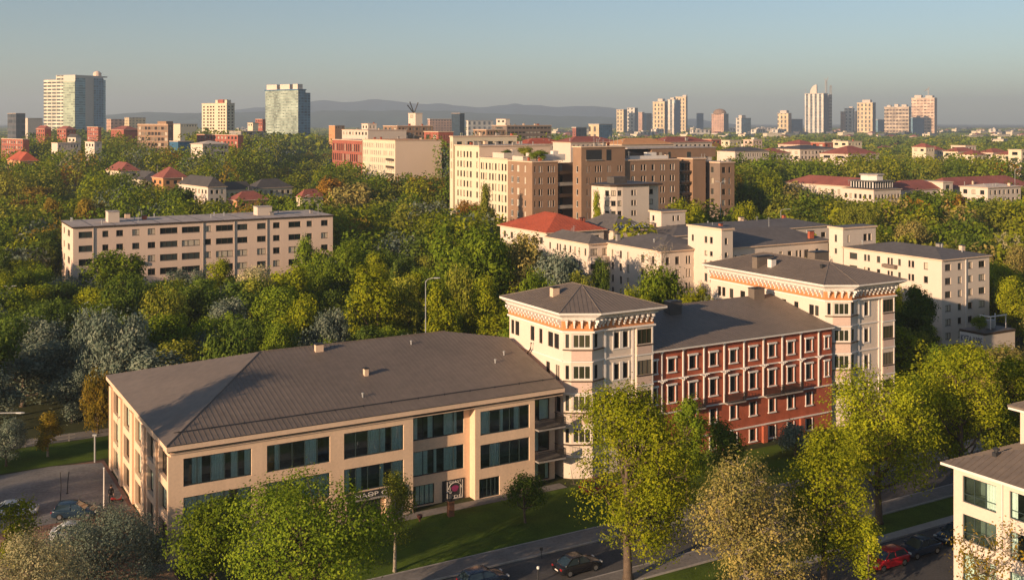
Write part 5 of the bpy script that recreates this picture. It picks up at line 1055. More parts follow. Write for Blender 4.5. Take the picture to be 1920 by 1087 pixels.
X, Y = SITE.W(55.6, -33.3); car('bright red parked car half hidden by the little bright tree', X, Y, A0 + 180, prd, 'hatch', 'cars parked in the side street')
X, Y = SITE.W(60.4, -33.0); car('dark blue parked saloon behind the red car', X, Y, A0 + 180, pdb, 'saloon', 'cars parked in the side street')
X, Y = SITE.W(66.0, -32.6); car('blue-grey parked car beside the corner of the street house', X, Y, A0 + 180, pbl, 'hatch', 'cars parked in the side street')
X, Y = ground_px(142, 968); car('dark blue hatchback with roof rails in the parking lot', X, Y, 8, pbl, 'hatch', 'cars in the parking lot')
X, Y = ground_px(140, 1008); car('white car behind the silver bush in the parking lot', X, Y, 12, pwh, 'saloon', 'cars in the parking lot')
X, Y = ground_px(28, 966); car('pale silver car at the left border of the parking lot', X, Y, 14, psl, 'saloon', 'cars in the parking lot')
X, Y = SITE.W(44.2, -4.6); car('dark red car parked before the first white corner house', X, Y, A0, prd, 'hatch')
X, Y = corner(1912, 170).ox, 170; car('white van-like car at the right edge beside the sign building', X, Y, 60, pwh, 'hatch')

# ------------------------------------------------------------------ lamps, posts and other street furniture
def lamp(label, px, ptop, Y, arms=((1, 2.2),), r=0.09, mt=None, X=None, Hh=None, rz=0):
    X = (px - 960) / FPX * Y if X is None else X; H_ = Hh or CAM_H - (ptop - HZ) / FPX * Y
    r_ = bpy.data.objects.new('street_lamp', None); COL.objects.link(r_); r_.location = (X, Y, 0); r_.rotation_euler = (0, 0, R(rz)); tag(r_, label, 'street lamp')
    m = MB(); m.tube([(0, 0, -0.05), (0, 0, 0.8), (0, 0, 0.85), (0, 0, H_ - 0.4)], [r * 1.7, r * 1.6, r, r * 0.65], mt or m_steel, 8); link('pole', shade_smooth(m.mesh('pole')), r_)
    for sx, l in arms:
        m = MB(); m.tube([(0, 0, H_ - 0.6), (sx * 0.25, 0, H_ - 0.22), (sx * 0.8, 0, H_ - 0.05), (sx * (l - 0.5), 0, H_)], r * 0.6, mt or m_steel, 6); link('arm', m.mesh('arm'), r_)
        m = MB(); loft(m, [[(sx * (l - 0.55), y, H_ + z) for y, z in ((-0.08, -0.05), (0.08, -0.05), (0.05, 0.05), (-0.05, 0.05))], [(sx * l, y, H_ + 0.01 + z) for y, z in ((-0.16, -0.06), (0.16, -0.06), (0.1, 0.07), (-0.1, 0.07))], [(sx * (l + 0.35), y, H_ + 0.01 + z) for y, z in ((-0.06, -0.03), (0.06, -0.03), (0.04, 0.03), (-0.04, 0.03))]], m_steel); link('lamp_head', m.mesh('lamp_head'), r_)
    return r_
lamp('tall grey lamp mast behind the roof ridge among yellow-green trees', 798, 521, 149, ((1, 1.7),), 0.085)
lamp('street lamp at the left border before the dark trees', 31, 439, 282, ((1, 1.8),), 0.11)
lamp('white twin-headed street lamp at the left border among yellow trees', 18, 536, 194, ((1, 0.9), (-1, 0.9)), 0.1, m_whitep)
lamp('far street lamp beside the golden low trees', 195, 331, 500, ((1, 2.6),), 0.16)
lamp('tall mast lamp right of the brown end block', 1351, 340, 290, ((1, 1.2), (-1, 1.2)), 0.1)
lamp('curved street lamp above the wide grey roof', 1464, 392, 300, ((1, 2.4),), 0.11)
lamp('street lamp standing left of the white rounded block', 572, 366, 315, ((1, 1.2),), 0.1)
lamp('street lamp reaching in from outside the left edge', 0, 0, 110, ((1, 4.0),), 0.11, None, X=-54.6, Hh=10.0)
lamp('lamp at the right border among the trees before the red roofs', 1903, 316, 440, ((1, 2.0),), 0.14)
def simple(name, label, cat, px, py, m, rz=0.0, Y=None):
    if Y is None: X, Y = ground_px(px, py)
    else: X = (px - 960) / FPX * Y
    r_ = bpy.data.objects.new(name, None); COL.objects.link(r_); r_.location = (X, Y, 0); r_.rotation_euler = (0, 0, R(rz)); tag(r_, label, cat)
    for nm, mm in m: link(nm, mm.mesh(nm), r_)
    return r_
a, c = MB(), MB(); a.tube([(0, 0, 0), (0, 0, 4.5)], [0.09, 0.06], m_whitep, 8); c.lathe([(0.02, 4.5), (0.1, 4.56), (0.1, 4.66), (0.02, 4.72)], m_lamp, 8); simple('flagpole', 'slim white flagpole at the corner of the beige building', 'pole', 195, 962, [('pole', a), ('knob', c)])
a, c = MB(), MB(); a.tube([(0, 0, 0), (0, 0, 3.1)], 0.11, m_steel, 8); c.box(-0.25, 0.25, -0.15, 0.15, 3.1, 3.3, m_steel); simple('lamp_post', 'grey-blue post at the edge of the gravel yard', 'post', 178, 866, [('post', a), ('cap', c)])
for px, py, h, lb in ((113, 946, 3.4, 'thin dark pole beside the dark blue hatchback'), (126, 925, 2.4, 'shorter thin dark pole shape put in for a shadow in the gravel yard')):
    a, c = MB(), MB(); a.tube([(0, 0, 0), (0.08, 0, h * 0.6), (0.2 if h < 3 else 0.0, 0, h)], 0.045, m_dark, 6); c.lathe([(0.14, 0), (0.14, 0.06), (0.06, 0.1)], m_dark, 8); simple('thin_pole', lb, 'pole', px, py, [('pole', a), ('foot', c)])  # the shorter pole stands in for a cast shadow
a, c = MB(), MB(); a.tube([(0, 0, 0), (0, 0, 1.15)], 0.07, m_dark, 8); c.lathe([(0.08, 1.15), (0.13, 1.2), (0.13, 1.36), (0.03, 1.42)], m_lamp, 10); simple('bollard_lamp', 'black bollard lamp with a white head at the kerb by the bottom edge', 'bollard lamp', 1009, 1091, [('post', a), ('lamp_head', c)])
a, c = MB(), MB(); a.tube([(0, 0, 0), (0, 0, 0.9)], 0.035, m_dark, 6); c.box(-0.14, 0.14, -0.02, 0.02, 0.72, 1.0, m_dark); simple('kerb_sign', 'little dark sign post on the pavement left of the large street tree', 'sign', 1015, 1046, [('post', a), ('panel', c)])
m_urn = mat('rusty_iron', (0.10, 0.035, 0.03), rough=0.7, var=0.3)
a, c = MB(), MB(); a.lathe([(0.2, 0), (0.2, 0.06), (0.08, 0.12), (0.08, 0.3), (0.24, 0.5), (0.3, 0.75), (0.27, 0.78)], m_urn, 14); c.lathe([(0.25, 0.74), (0.2, 0.79), (0.02, 0.82)], m_dark, 10); simple('garden_urn', 'dark rusty urn on the lawn edge before the beige building', 'urn', 787, 979, [('bowl', a), ('soil', c)])
m_wood = mat('brown_timber', (0.20, 0.09, 0.05), var=0.3, streak=0.5)
a, c, e_ = MB(), MB(), MB(); a.box(-0.3, 0.3, -0.25, 0.25, 0, 1.75, m_wood); c.box(-0.36, 0.36, -0.3, 0.3, 1.752, 1.85, m_dark); e_.lathe([(0.12, 1.85), (0.3, 2.0), (0.22, 2.3), (0.05, 2.45)], m_dark, 8); simple('gate_pillar', 'brown timber pillar with a dark top before the wall picture', 'pillar', 845, 970, [('shaft', a), ('cap', c), ('finial', e_)], 30)
# low wire fence along the rear path
fr_ = bpy.data.objects.new('low_fence', None); COL.objects.link(fr_); w_ = SITE.W(-48, 43.9); fr_.location = (*w_, 0); fr_.rotation_euler = (0, 0, SITE.ang); tag(fr_, 'low pale fence along the path behind the gravel yard', 'fence')
m = MB(); m.box(0, 46, -0.02, 0.02, 0.75, 0.85, m_conc); m.box(0, 46, -0.015, 0.015, 0.35, 0.42, m_conc); link('rail', m.mesh('rail'), fr_)
pm = MB(); pm.box(-0.06, 0.06, -0.06, 0.06, 0, 0.95, m_conc); pme = pm.mesh('post')
for k in range(19): link('post', pme, fr_, (0.3 + 2.5 * k, 0.09, 0))
# ------------------------------------------------------------------ white building with the lettered sign
sb = town('sign_building', 'small white flat-roofed building with dark blue lettering on its parapet', 1800, 1846, 1903, 629, 168, m_white, 'flat', m_roofd, cat='shop building', over=0.15, mf=m_frameb)
m = MB(); m.box(-0.14, -0.003, 0.15, sb.D - 0.1, sb.H - 1.9, sb.H - 0.05, m_whitep); sg = sb.part('sign_board', m); sg['label'] = 'white sign board with dark blue letters'
m_ink = mat('dark_blue_lettering', (0.015, 0.03, 0.08), rough=0.5)
text_mesh('lettering', 'KYZA K9BE', 1.5, m_ink, sg, (-0.15, sb.D / 2, sb.H - 1.5), (R(90), 0, R(-90)), width=sb.D * 0.86, depth=0.02)
m = MB(); m.box(0.1, 5.0, -0.03, -0.003, 0.1, 3.6, mat('blue_shopfront', (0.02, 0.07, 0.22), rough=0.4)); sb.part('shopfront', m)
m = MB(); z_ = sb.H + 0.4
for x in (3.2, sb.W - 0.6): 
    for y in (1.2, sb.D * 0.7): m.box(x, x + 0.12, y, y + 0.12, z_, z_ + 2.0, m_whitep)
m.box(3.1, sb.W - 0.4, 1.1, 1.3, z_ + 2.0, z_ + 2.15, m_whitep); m.box(3.1, 3.3, 1.302, sb.D * 0.75, z_ + 2.0, z_ + 2.14, m_whitep); sb.part('pergola', m, sb.rf)
for k, x in enumerate((3.9, 5.0)):
    m = MB(); m.lathe([(0.42, 0), (0.45, 0.4), (0.4, 0.42), (0.45, 0.8), (0.4, 0.85), (0.42, 1.3), (0.1, 1.35)], m_steel, 12); sb.part('water_tank', m, sb.rf, (x, 2.2, z_))
# ------------------------------------------------------------------ person in dark clothes by the corner, with a red scooter
def skin_person(label, X, Y, rz):
    J = {'pelvis': (0, 0, 0.95), 'chest': (0, 0.01, 1.28), 'neck': (0, 0.0, 1.5), 'head': (0, 0.02, 1.63), 'crown': (0, 0.02, 1.77), 'hipL': (-0.1, 0, 0.9), 'kneeL': (-0.12, 0.03, 0.5), 'ankL': (-0.12, -0.02, 0.09), 'toeL': (-0.13, 0.15, 0.04),
         'hipR': (0.1, 0, 0.9), 'kneeR': (0.13, 0.1, 0.5), 'ankR': (0.14, 0.1, 0.09), 'toeR': (0.15, 0.27, 0.04), 'shL': (-0.19, 0, 1.42), 'elL': (-0.25, -0.02, 1.13), 'wrL': (-0.25, 0.08, 0.88), 'haL': (-0.25, 0.11, 0.79), 'shR': (0.19, 0, 1.42), 'elR': (0.25, 0.02, 1.13), 'wrR': (0.22, 0.18, 0.95), 'haR': (0.2, 0.25, 0.9)}
    rad = {'pelvis': .15, 'chest': .165, 'neck': .06, 'head': .1, 'crown': .06, 'hipL': .1, 'kneeL': .065, 'ankL': .045, 'toeL': .04, 'hipR': .1, 'kneeR': .065, 'ankR': .045, 'toeR': .04, 'shL': .075, 'elL': .05, 'wrL': .034, 'haL': .035, 'shR': .075, 'elR': .05, 'wrR': .034, 'haR': .035}
    Ed = [('pelvis', 'chest'), ('chest', 'neck'), ('neck', 'head'), ('head', 'crown'), ('pelvis', 'hipL'), ('hipL', 'kneeL'), ('kneeL', 'ankL'), ('ankL', 'toeL'), ('pelvis', 'hipR'), ('hipR', 'kneeR'), ('kneeR', 'ankR'), ('ankR', 'toeR'), ('chest', 'shL'), ('shL', 'elL'), ('elL', 'wrL'), ('wrL', 'haL'), ('chest', 'shR'), ('shR', 'elR'), ('elR', 'wrR'), ('wrR', 'haR')]
    K = list(J); v = [J[k] for k in K]; e = [(K.index(a), K.index(b)) for a, b in Ed]; r = [rad[k] for k in K]
    for sx, w_, h_ in ((-1, 'wrL', 'haL'), (1, 'wrR', 'haR')):
        w, h = Vector(J[w_]), Vector(J[h_]); d = (h - w).normalized(); side = Vector((0, 1, 0)) if abs(d.y) < 0.7 else Vector((0, 0, 1)); hi = K.index(h_)
        for f, (o, ln) in enumerate(((-0.03, 0.07), (-0.01, 0.085), (0.01, 0.08), (0.03, 0.062))):
            a = len(v); v += [tuple(h + side * o + d * 0.03), tuple(h + side * o + d * (0.03 + ln) + Vector((-sx * 0.015, 0, 0)))]; r += [0.01, 0.008]; e += [(hi, a), (a, a + 1)]
        a = len(v); v += [tuple(w.lerp(h, 0.5) - side * 0.04), tuple(h - side * 0.055 + d * 0.02)]; r += [0.011, 0.009]; e += [(K.index(w_), a), (a, a + 1)]
    me = bpy.data.meshes.new('body'); me.from_pydata(v, e, []); o = bpy.data.objects.new('body', me); COL.objects.link(o)
    sk = o.modifiers.new('skin', 'SKIN'); su = o.modifiers.new('sub', 'SUBSURF'); su.levels = su.render_levels = 1
    for i, q in enumerate(me.skin_vertices[0].data): q.radius = (r[i], r[i]); q.use_root = i == 0
    dg = bpy.context.evaluated_depsgraph_get(); nm = bpy.data.meshes.new_from_object(o.evaluated_get(dg)); bpy.data.objects.remove(o)
    cl = mat('black_clothes', (0.012, 0.012, 0.014), rough=0.9); sn = mat('skin', (0.45, 0.26, 0.18), rough=0.6)
    nm.materials.clear(); nm.materials.append(cl); nm.materials.append(sn)
    for p in nm.polygons: c = p.center; p.material_index = 1 if (c.z > 1.53 or (abs(c.x) > 0.17 and c.z < 0.93 and c.z > 0.7 and abs(c.x) > 0.19)) else 0; p.use_smooth = True
    r_ = bpy.data.objects.new('person', None); COL.objects.link(r_); r_.location = (X, Y, 0); r_.rotation_euler = (0, 0, R(rz)); tag(r_, label, 'person'); link('body', nm, r_)
    m = MB(); hr = mat('dark_hair', (0.02, 0.014, 0.01), rough=0.8); m.lathe([(0.085, 1.64), (0.108, 1.70), (0.1, 1.77), (0.05, 1.815), (0.005, 1.825)], hr, 12, (0, 0.0, 0)); link('hair', shade_smooth(m.mesh('hair')), r_)
    m = MB()
    for sx in (-1, 1): m.lathe([(0.002, -0.014), (0.012, 0), (0.002, 0.014)], m_dark, 6, (sx * 0.035, 0.118, 1.655))
    link('eyes', m.mesh('eyes'), r_); m = MB(); m.hexa([(-0.015, 0.11, 1.605), (0.015, 0.11, 1.605), (0.006, 0.125, 1.66), (-0.006, 0.125, 1.66), (-0.012, 0.14, 1.61), (0.012, 0.14, 1.61), (0.004, 0.128, 1.665), (-0.004, 0.128, 1.665)], sn); link('nose', m.mesh('nose'), r_)
    return r_
X, Y = ground_px(208, 941); skin_person('person in black clothes standing beside the corner of the beige building', X, Y, 200)
X, Y = ground_px(219, 941); r_ = bpy.data.objects.new('scooter', None); COL.objects.link(r_); r_.location = (X, Y, 0); r_.rotation_euler = (0, 0, R(15)); r_.scale = (0.8, 0.8, 0.8); tag(r_, 'small red scooter parked beside the person in black', 'scooter')
m_scr = paint('dull_red_paint', (0.2, 0.015, 0.015)); m = MB(); loft(m, [section(-0.75, 0.1, 0.45, 0.7, 0.05), section(-0.4, 0.17, 0.3, 0.72, 0.06), section(0.0, 0.16, 0.25, 0.4, 0.05), section(0.4, 0.15, 0.28, 0.5, 0.05), section(0.55, 0.14, 0.35, 0.85, 0.05), section(0.62, 0.1, 0.5, 0.9, 0.04)], m_scr); link('body', shade_smooth(m.mesh('body')), r_)
m = MB(); m.box(-0.75, -0.1, -0.14, 0.14, 0.722, 0.8, m_dark); link('seat', m.mesh('seat'), r_)
for x in (-0.55, 0.65): m = MB(); m.tube([(x, -0.05, 0.22), (x, 0.05, 0.22)], 0.22, m_tyre, 14); link('wheel', m.mesh('wheel'), r_)
m = MB(); m.tube([(0.6, 0, 0.3), (0.52, 0, 1.0), (0.5, 0, 1.03)], 0.035, m_steel, 6); m.tube([(0.48, -0.3, 1.05), (0.5, 0, 1.03), (0.48, 0.3, 1.05)], 0.025, m_dark, 6); link('handlebar', m.mesh('handlebar'), r_)
# ------------------------------------------------------------------ trees
def leaf_mat(name, col, trans=0.28, hue=0.22):
    m = bpy.data.materials.new(name); m.use_nodes = True; N, L = nodes(m); N.remove(N['Principled BSDF'])
    at = N.new('ShaderNodeAttribute'); at.attribute_name = 'tone'; oi = N.new('ShaderNodeObjectInfo')
    a = N.new('ShaderNodeMapRange'); a.inputs['To Min'].default_value = 1 - hue; a.inputs['To Max'].default_value = 1 + hue; L.new(oi.outputs['Random'], a.inputs[0])
    mu = N.new('ShaderNodeMath'); mu.operation = 'MULTIPLY'; L.new(at.outputs['Fac'], mu.inputs[0]); L.new(a.outputs[0], mu.inputs[1])
    cm = N.new('ShaderNodeVectorMath'); cm.operation = 'SCALE'; cm.inputs[0].default_value = col; L.new(mu.outputs[0], cm.inputs['Scale'])
    # tone also turns the leaf warmer
    wm = N.new('ShaderNodeVectorMath'); wm.operation = 'MULTIPLY'
    cb = N.new('ShaderNodeCombineXYZ'); p1 = N.new('ShaderNodeMapRange'); p1.inputs['From Min'].default_value = 0.5; p1.inputs['From Max'].default_value = 1.6; p1.inputs['To Min'].default_value = 0.85; p1.inputs['To Max'].default_value = 1.2
    L.new(at.outputs['Fac'], p1.inputs[0]); L.new(p1.outputs[0], cb.inputs[0]); cb.inputs[1].default_value = 1.0; cb.inputs[2].default_value = 0.95
    L.new(cm.outputs[0], wm.inputs[0]); L.new(cb.outputs[0], wm.inputs[1])
    d = N.new('ShaderNodeBsdfDiffuse'); t = N.new('ShaderNodeBsdfTranslucent'); mx = N.new('ShaderNodeMixShader'); mx.inputs[0].default_value = trans
    L.new(wm.outputs[0], d.inputs[0]); L.new(wm.outputs[0], t.inputs[0]); L.new(d.outputs[0], mx.inputs[1]); L.new(t.outputs[0], mx.inputs[2]); L.new(mx.outputs[0], N['Material Output'].inputs[0])
    MATS[name] = m; return m
LEAF = {'green': leaf_mat('green_leaves', (0.16, 0.22, 0.018)), 'yellow': leaf_mat('yellow_green_leaves', (0.245, 0.272, 0.014)), 'olive': leaf_mat('olive_leaves', (0.24, 0.255, 0.032)),
        'dark': leaf_mat('dark_leaves', (0.105, 0.155, 0.024)), 'silver': leaf_mat('silvery_leaves', (0.16, 0.195, 0.145), 0.2), 'pale': leaf_mat('pale_cream_leaves', (0.42, 0.385, 0.21), 0.3),
        'autumn': leaf_mat('rusty_leaves', (0.28, 0.15, 0.02)), 'red': leaf_mat('dark_red_leaves', (0.07, 0.02, 0.02), 0.2), 'brown': leaf_mat('brownish_leaves', (0.31, 0.265, 0.08), 0.25), 'gold': leaf_mat('golden_leaves', (0.30, 0.22, 0.03), 0.45)}
m_bark = mat('bark', (0.12, 0.085, 0.06), var=0.3, scale=1.5, fine=12, bump=0.4); m_barkp = mat('pale_bark', (0.30, 0.25, 0.19), var=0.3, scale=1.5, fine=10)
def crown_points(rng, R_, H_, z0, nl, ncl, per, csz, shape, pfill=0.25):
    """leaf centres and outward directions of an uneven crown: lobes > clumps > leaves"""
    lobes = []
    for i in range(nl):
        a = rng.uniform(0, 2 * np.pi) if shape != 'narrow' else rng.uniform(0, 2 * np.pi); t = (i + 0.5) / nl
        zz = {'round': 0.18 + 0.66 * t, 'tall': 0.12 + 0.74 * t, 'narrow': 0.1 + 0.78 * t, 'bushy': 0.15 + 0.6 * t, 'vase': 0.25 + 0.62 * t}[shape]
        wid = {'round': math.sqrt(max(0.0, 1 - (max(0, zz - 0.35) / 0.68) ** 2)) * (0.75 + 0.25 * min(1, zz / 0.3)), 'tall': math.sin(math.pi * min(1, 0.15 + zz * 0.85)) ** 0.7, 'narrow': math.sin(math.pi * min(1, 0.2 + zz * 0.8)) ** 0.8,
               'bushy': math.sqrt(max(0.05, 1 - zz ** 2 * 0.9)), 'vase': 0.35 + 0.65 * zz}[shape]
        rl = R_ * {'round': 0.42, 'tall': 0.42, 'narrow': 0.5, 'bushy': 0.40, 'vase': 0.38}[shape] * rng.uniform(0.75, 1.2) * (0.6 + 0.4 * wid); rr = max(0, R_ * wid - rl * 0.85) * rng.uniform(0.65, 1.05)
        lobes.append((rr * math.cos(a + i * 2.4), rr * math.sin(a + i * 2.4), z0 + H_ * zz, rl, rl * rng.uniform(0.75, 1.0) * min(1.4, max(0.7, H_ / (2 * R_)))))
    lb = np.array(lobes); P = []; Nn = []; T = []
    k = rng.integers(0, nl, ncl); d = rng.normal(size=(ncl, 3)); d[:, 2] = d[:, 2] * 0.9 + 0.25; d /= np.linalg.norm(d, axis=1)[:, None]
    rad = np.where(rng.random(ncl) < pfill, rng.uniform(0.35, 0.8, ncl), rng.uniform(0.82, 1.12, ncl))
    C = lb[k, :3] + d * rad[:, None] * np.stack([lb[k, 3], lb[k, 3], lb[k, 4]], 1)
    tone = rng.uniform(0.68, 1.32, ncl)
    for j in range(nl):                                   # thin out what lies deep inside a neighbouring lobe
        q = (C - lb[j, :3]) / np.array([lb[j, 3], lb[j, 3], lb[j, 4]]); ins = (np.linalg.norm(q, axis=1) < 0.62) & (k != j); keep = ~ins | (rng.random(len(C)) < 0.15)
        C, d, tone, k = C[keep], d[keep], tone[keep], k[keep]
    n = len(C); off = rng.normal(size=(n, per, 3)) * csz * np.array([1, 1, 0.75]); P = (C[:, None, :] + off).reshape(-1, 3)
    Nn = (d[:, None, :] * 0.75 + off / csz * 0.4 + rng.normal(size=(n, per, 3)) * 0.38 + np.array([0, 0, 0.25])).reshape(-1, 3); Nn /= np.linalg.norm(Nn, axis=1)[:, None] + 1e-9
    T = (tone[:, None] * rng.uniform(0.8, 1.2, (n, per))).reshape(-1)
    return P, Nn, T, lb
def leaf_quads(rng, P, Nn, size):
    n = len(P); r = rng.normal(size=(n, 3)); u = np.cross(Nn, r); u /= np.linalg.norm(u, axis=1)[:, None] + 1e-9; v = np.cross(Nn, u)
    s = size * rng.uniform(0.65, 1.35, n)[:, None]; a, b = u * s * 0.5, v * s * 0.33
    return np.stack([P - a, P + b * 0.9 - a * 0.15, P + a, P - b - a * 0.1], 1).reshape(-1, 3)
def quads_mesh(name, V, T, mi=None, mats=()):
    n = len(V) // 4; me = bpy.data.meshes.new(name); me.vertices.add(len(V)); me.vertices.foreach_set('co', V.astype(np.float32).ravel())
    me.loops.add(4 * n); me.loops.foreach_set('vertex_index', np.arange(4 * n, dtype=np.int32)); me.polygons.add(n)
    me.polygons.foreach_set('loop_start', np.arange(0, 4 * n, 4, dtype=np.int32)); me.polygons.foreach_set('loop_total', np.full(n, 4, dtype=np.int32))
    for m in mats: me.materials.append(m)
    if mi is not None: me.polygons.foreach_set('material_index', mi.astype(np.int32))
    at = me.attributes.new('tone', 'FLOAT', 'FACE'); at.data.foreach_set('value', T.astype(np.float32)); me.update(calc_edges=True); return me
def trunk_mesh(rng, H_, z0, lb, r0, bark, twigs=0):
    m = MB(); top = z0 + (H_ - z0) * 0.62; lean = rng.normal(size=2) * 0.25
    def pt(t): return (lean[0] * math.sin(t * 2.2), lean[1] * math.sin(t * 1.7 + 0.4), top * t)
    m.tube([pt(0), pt(0.05), pt(0.35), pt(0.7), pt(1)], [r0 * 1.45, r0 * 1.05, r0 * 0.8, r0 * 0.5, r0 * 0.2], bark, 7)
    for x, y, z, rl, rz in lb:
        t = min(0.92, max(0.28, (z - rl * 1.3) / top)); a = Vector(pt(t)); e = Vector((x, y, z)); mid = a.lerp(e, 0.5) + Vector((0, 0, -0.1 * (e - a).length)) + Vector(rng.normal(size=3) * 0.15)
        m.tube([a, mid, e], [r0 * 0.55, r0 * 0.36, r0 * 0.10], bark, 5)
        for _ in range(2 + twigs):
            d = rng.normal(size=3); d[2] = abs(d[2]) * 0.7; d /= np.linalg.norm(d); s = mid.lerp(e, float(rng.uniform(0.3, 1))); q = e + Vector(d) * rl * 0.95
            m.tube([s, s.lerp(q, 0.5) + Vector(rng.normal(size=3) * 0.12), q], [r0 * 0.13, r0 * 0.08, 0.012], bark, 4)
            if twigs:
                for _ in range(3):
                    d2 = rng.normal(size=3); d2[2] = abs(d2[2]); d2 /= np.linalg.norm(d2); s2 = s.lerp(q, float(rng.uniform(0.4, 0.95))); m.tube([s2, s2 + Vector(d2) * rl * 0.55], [0.035, 0.012], bark, 3)
    return shade_smooth(m.mesh('trunk'))
def make_tree_meshes(seed, R_, H_, z0, shape, ncl, per, lsize, csz, nl, bark, twigs=0, pfill=0.25):
    rng = np.random.default_rng(seed); P, Nn, T, lb = crown_points(rng, R_, H_ - z0, z0, nl, ncl, per, csz, shape, pfill)
    kz = (H_ - z0) / (np.percentile(P[:, 2], 99.6) - z0); kr = R_ / np.percentile(np.hypot(P[:, 0], P[:, 1]), 98.0); kk = np.array([kr, kr, kz]); P = (P - [0, 0, z0]) * kk + [0, 0, z0]; lb[:, :3] = (lb[:, :3] - [0, 0, z0]) * kk + [0, 0, z0]; lb[:, 3] *= kr; lb[:, 4] *= kz
    V = leaf_quads(rng, P, Nn, lsize); cr = quads_mesh('crown', V, T, mats=[LEAF['green']])
    return trunk_mesh(rng, H_, z0, lb, 0.034 * R_ + 0.010 * H_, bark, twigs), cr
TREES = []      # (x, y, radius) of all placed
NIND = [0]
def tree_object(name, label, X, Y, tm, cm, leaf, sc, rz, cat='tree', group=None):
    r_ = bpy.data.objects.new(name, None); COL.objects.link(r_); r_.location = (X, Y, -0.03); r_.scale = sc; r_.rotation_euler = (0, 0, rz); tag(r_, label, cat, group)
    link('trunk', tm, r_); c = link('crown', cm, r_); c.material_slots[0].link = 'OBJECT'; c.material_slots[0].material = LEAF[leaf]; NIND[0] += 1; return r_
def own_tree(label, px, ptop, Y, wpx, leaf, shape='round', seed=1, base=None, ncl=None, lsize=0.3, name='broadleaf_tree', bark=None, twigs=0, dens=1.0, cat='tree', nl=None, pfill=0.25):
    """a near tree with a crown of its own"""
    X = (px - 960) / FPX * Y; H_ = CAM_H - (ptop - HZ) / FPX * Y; R_ = wpx / 2 * Y / FPX; z0 = H_ * 0.22 if base is None else base
    area = R_ * (R_ + (H_ - z0)) * 3.3; ncl = int(area * 3.1 * dens); nl = nl or max(6, int(5 + R_ * 2.2))
    tm, cm = make_tree_meshes(seed, R_, H_ * 0.985, z0, shape, ncl, 30, lsize * 0.84, 0.3 + 0.035 * R_, nl, bark or m_bark, twigs, pfill)
    TREES.append((X, Y, R_)); return tree_object(name, label, X, Y, tm, cm, leaf, (1, 1, 1), 0, cat)
OT = own_tree
OT('big green tree before the beige building with its crown cut by the bottom edge', 575, 893, 84, 330, 'green', 'round', 11, 4.2, lsize=0.27, nl=28, dens=1.15)
OT('shorter green tree touching the left side of the big green one', 395, 930, 86, 165, 'green', 'round', 12, 3.6, lsize=0.28)
OT('slim young tree with yellowish leaves and a bare thin trunk on the lawn', 740, 878, 94.8, 80, 'olive', 'narrow', 13, 3.3, lsize=0.2, bark=m_barkp, dens=1.5)
OT('large yellow-green street tree with a full oval crown before the red brick house', 1178, 712, 93, 284, 'yellow', 'tall', 14, 3.2, lsize=0.27, twigs=1, dens=1.15, nl=26, pfill=0.4)
OT('olive-brown tree with a ragged crown at the bottom edge', 1405, 855, 86, 235, 'brown', 'tall', 15, 1.5, lsize=0.24, bark=m_barkp, twigs=1, dens=1.15, nl=24, pfill=0.4)
OT('bright green tree right of the ragged olive-brown tree', 1545, 798, 92, 185, 'yellow', 'tall', 16, 2.0, lsize=0.26, nl=20, dens=1.15)
OT('broad yellow-green tree before the second white corner house', 1650, 688, 106, 215, 'yellow', 'round', 17, 3.6, lsize=0.29, twigs=1, nl=24, pfill=0.4)
OT('yellow-green tree below the small white sign building', 1800, 640, 113, 165, 'yellow', 'tall', 18, 3.0, lsize=0.3, nl=20, twigs=1)
OT('yellow-green tree at the right edge behind the street house', 1893, 662, 120, 120, 'yellow', 'tall', 19, 3.0, lsize=0.36)
OT('green tree between the broad yellow-green tree and the one under the sign', 1735, 700, 124, 120, 'green', 'round', 20, 3.0, lsize=0.36)
OT('dark green tree standing in shadow beside the second white corner house', 1717, 537, 166, 88, 'dark', 'tall', 21, 3.0, lsize=0.42)
OT('dark green tree close to the brick wall behind the large street tree', 1290, 742, 112, 78, 'green', 'tall', 22, 2.0, lsize=0.3)
OT('small bushy tree hiding the ground floor of the red brick house', 1357, 782, 117, 86, 'dark', 'bushy', 23, 1.0, lsize=0.3)
OT('small grey-green tree before the right end of the red brick house', 1490, 792, 127, 66, 'silver', 'bushy', 24, 1.0, lsize=0.3)
OT('small dark tree with a grey top on the lawn left of the large street tree', 985, 880, 106, 92, 'dark', 'round', 25, 1.4, lsize=0.24)
OT('little bright green tree at the bottom right by the parked cars', 1627, 965, 89, 62, 'yellow', 'narrow', 26, 1.5, lsize=0.26)
OT('thin leafed tree reaching up before the wall of the street house', 1850, 962, 78, 150, 'gold', 'vase', 27, 2.0, lsize=0.24, twigs=2, dens=0.22, bark=m_barkp)
OT('silver-grey bush at the lower left beside the parked cars', 186, 957, 92, 250, 'silver', 'bushy', 28, 0.5, lsize=0.2, dens=1.7, nl=26, name='willow_bush', cat='bush')
OT('cream-leaved bush in the bottom left corner', 62, 1000, 82, 190, 'pale', 'bushy', 29, 0.5, lsize=0.2, dens=1.7, nl=22, name='willow_bush', cat='bush')
OT('silver bush at the foot of the beige building corner', 275, 985, 94, 96, 'silver', 'bushy', 30, 0.4, lsize=0.2, dens=1.4, name='willow_bush', cat='bush')
OT('yellow-green tree by the left border below the parking lot', 28, 935, 93, 100, 'yellow', 'round', 31, 1.0, lsize=0.26)
OT('small ragged sapling right behind the flagpole', 205, 938, 103, 42, 'pale', 'bushy', 36, 0.3, lsize=0.2, name='willow_bush', cat='bush')
OT('tiny dark shrub at the foot of the big green tree', 600, 925, 97, 40, 'brown', 'bushy', 37, 0.4, lsize=0.2, name='shrub', cat='bush')
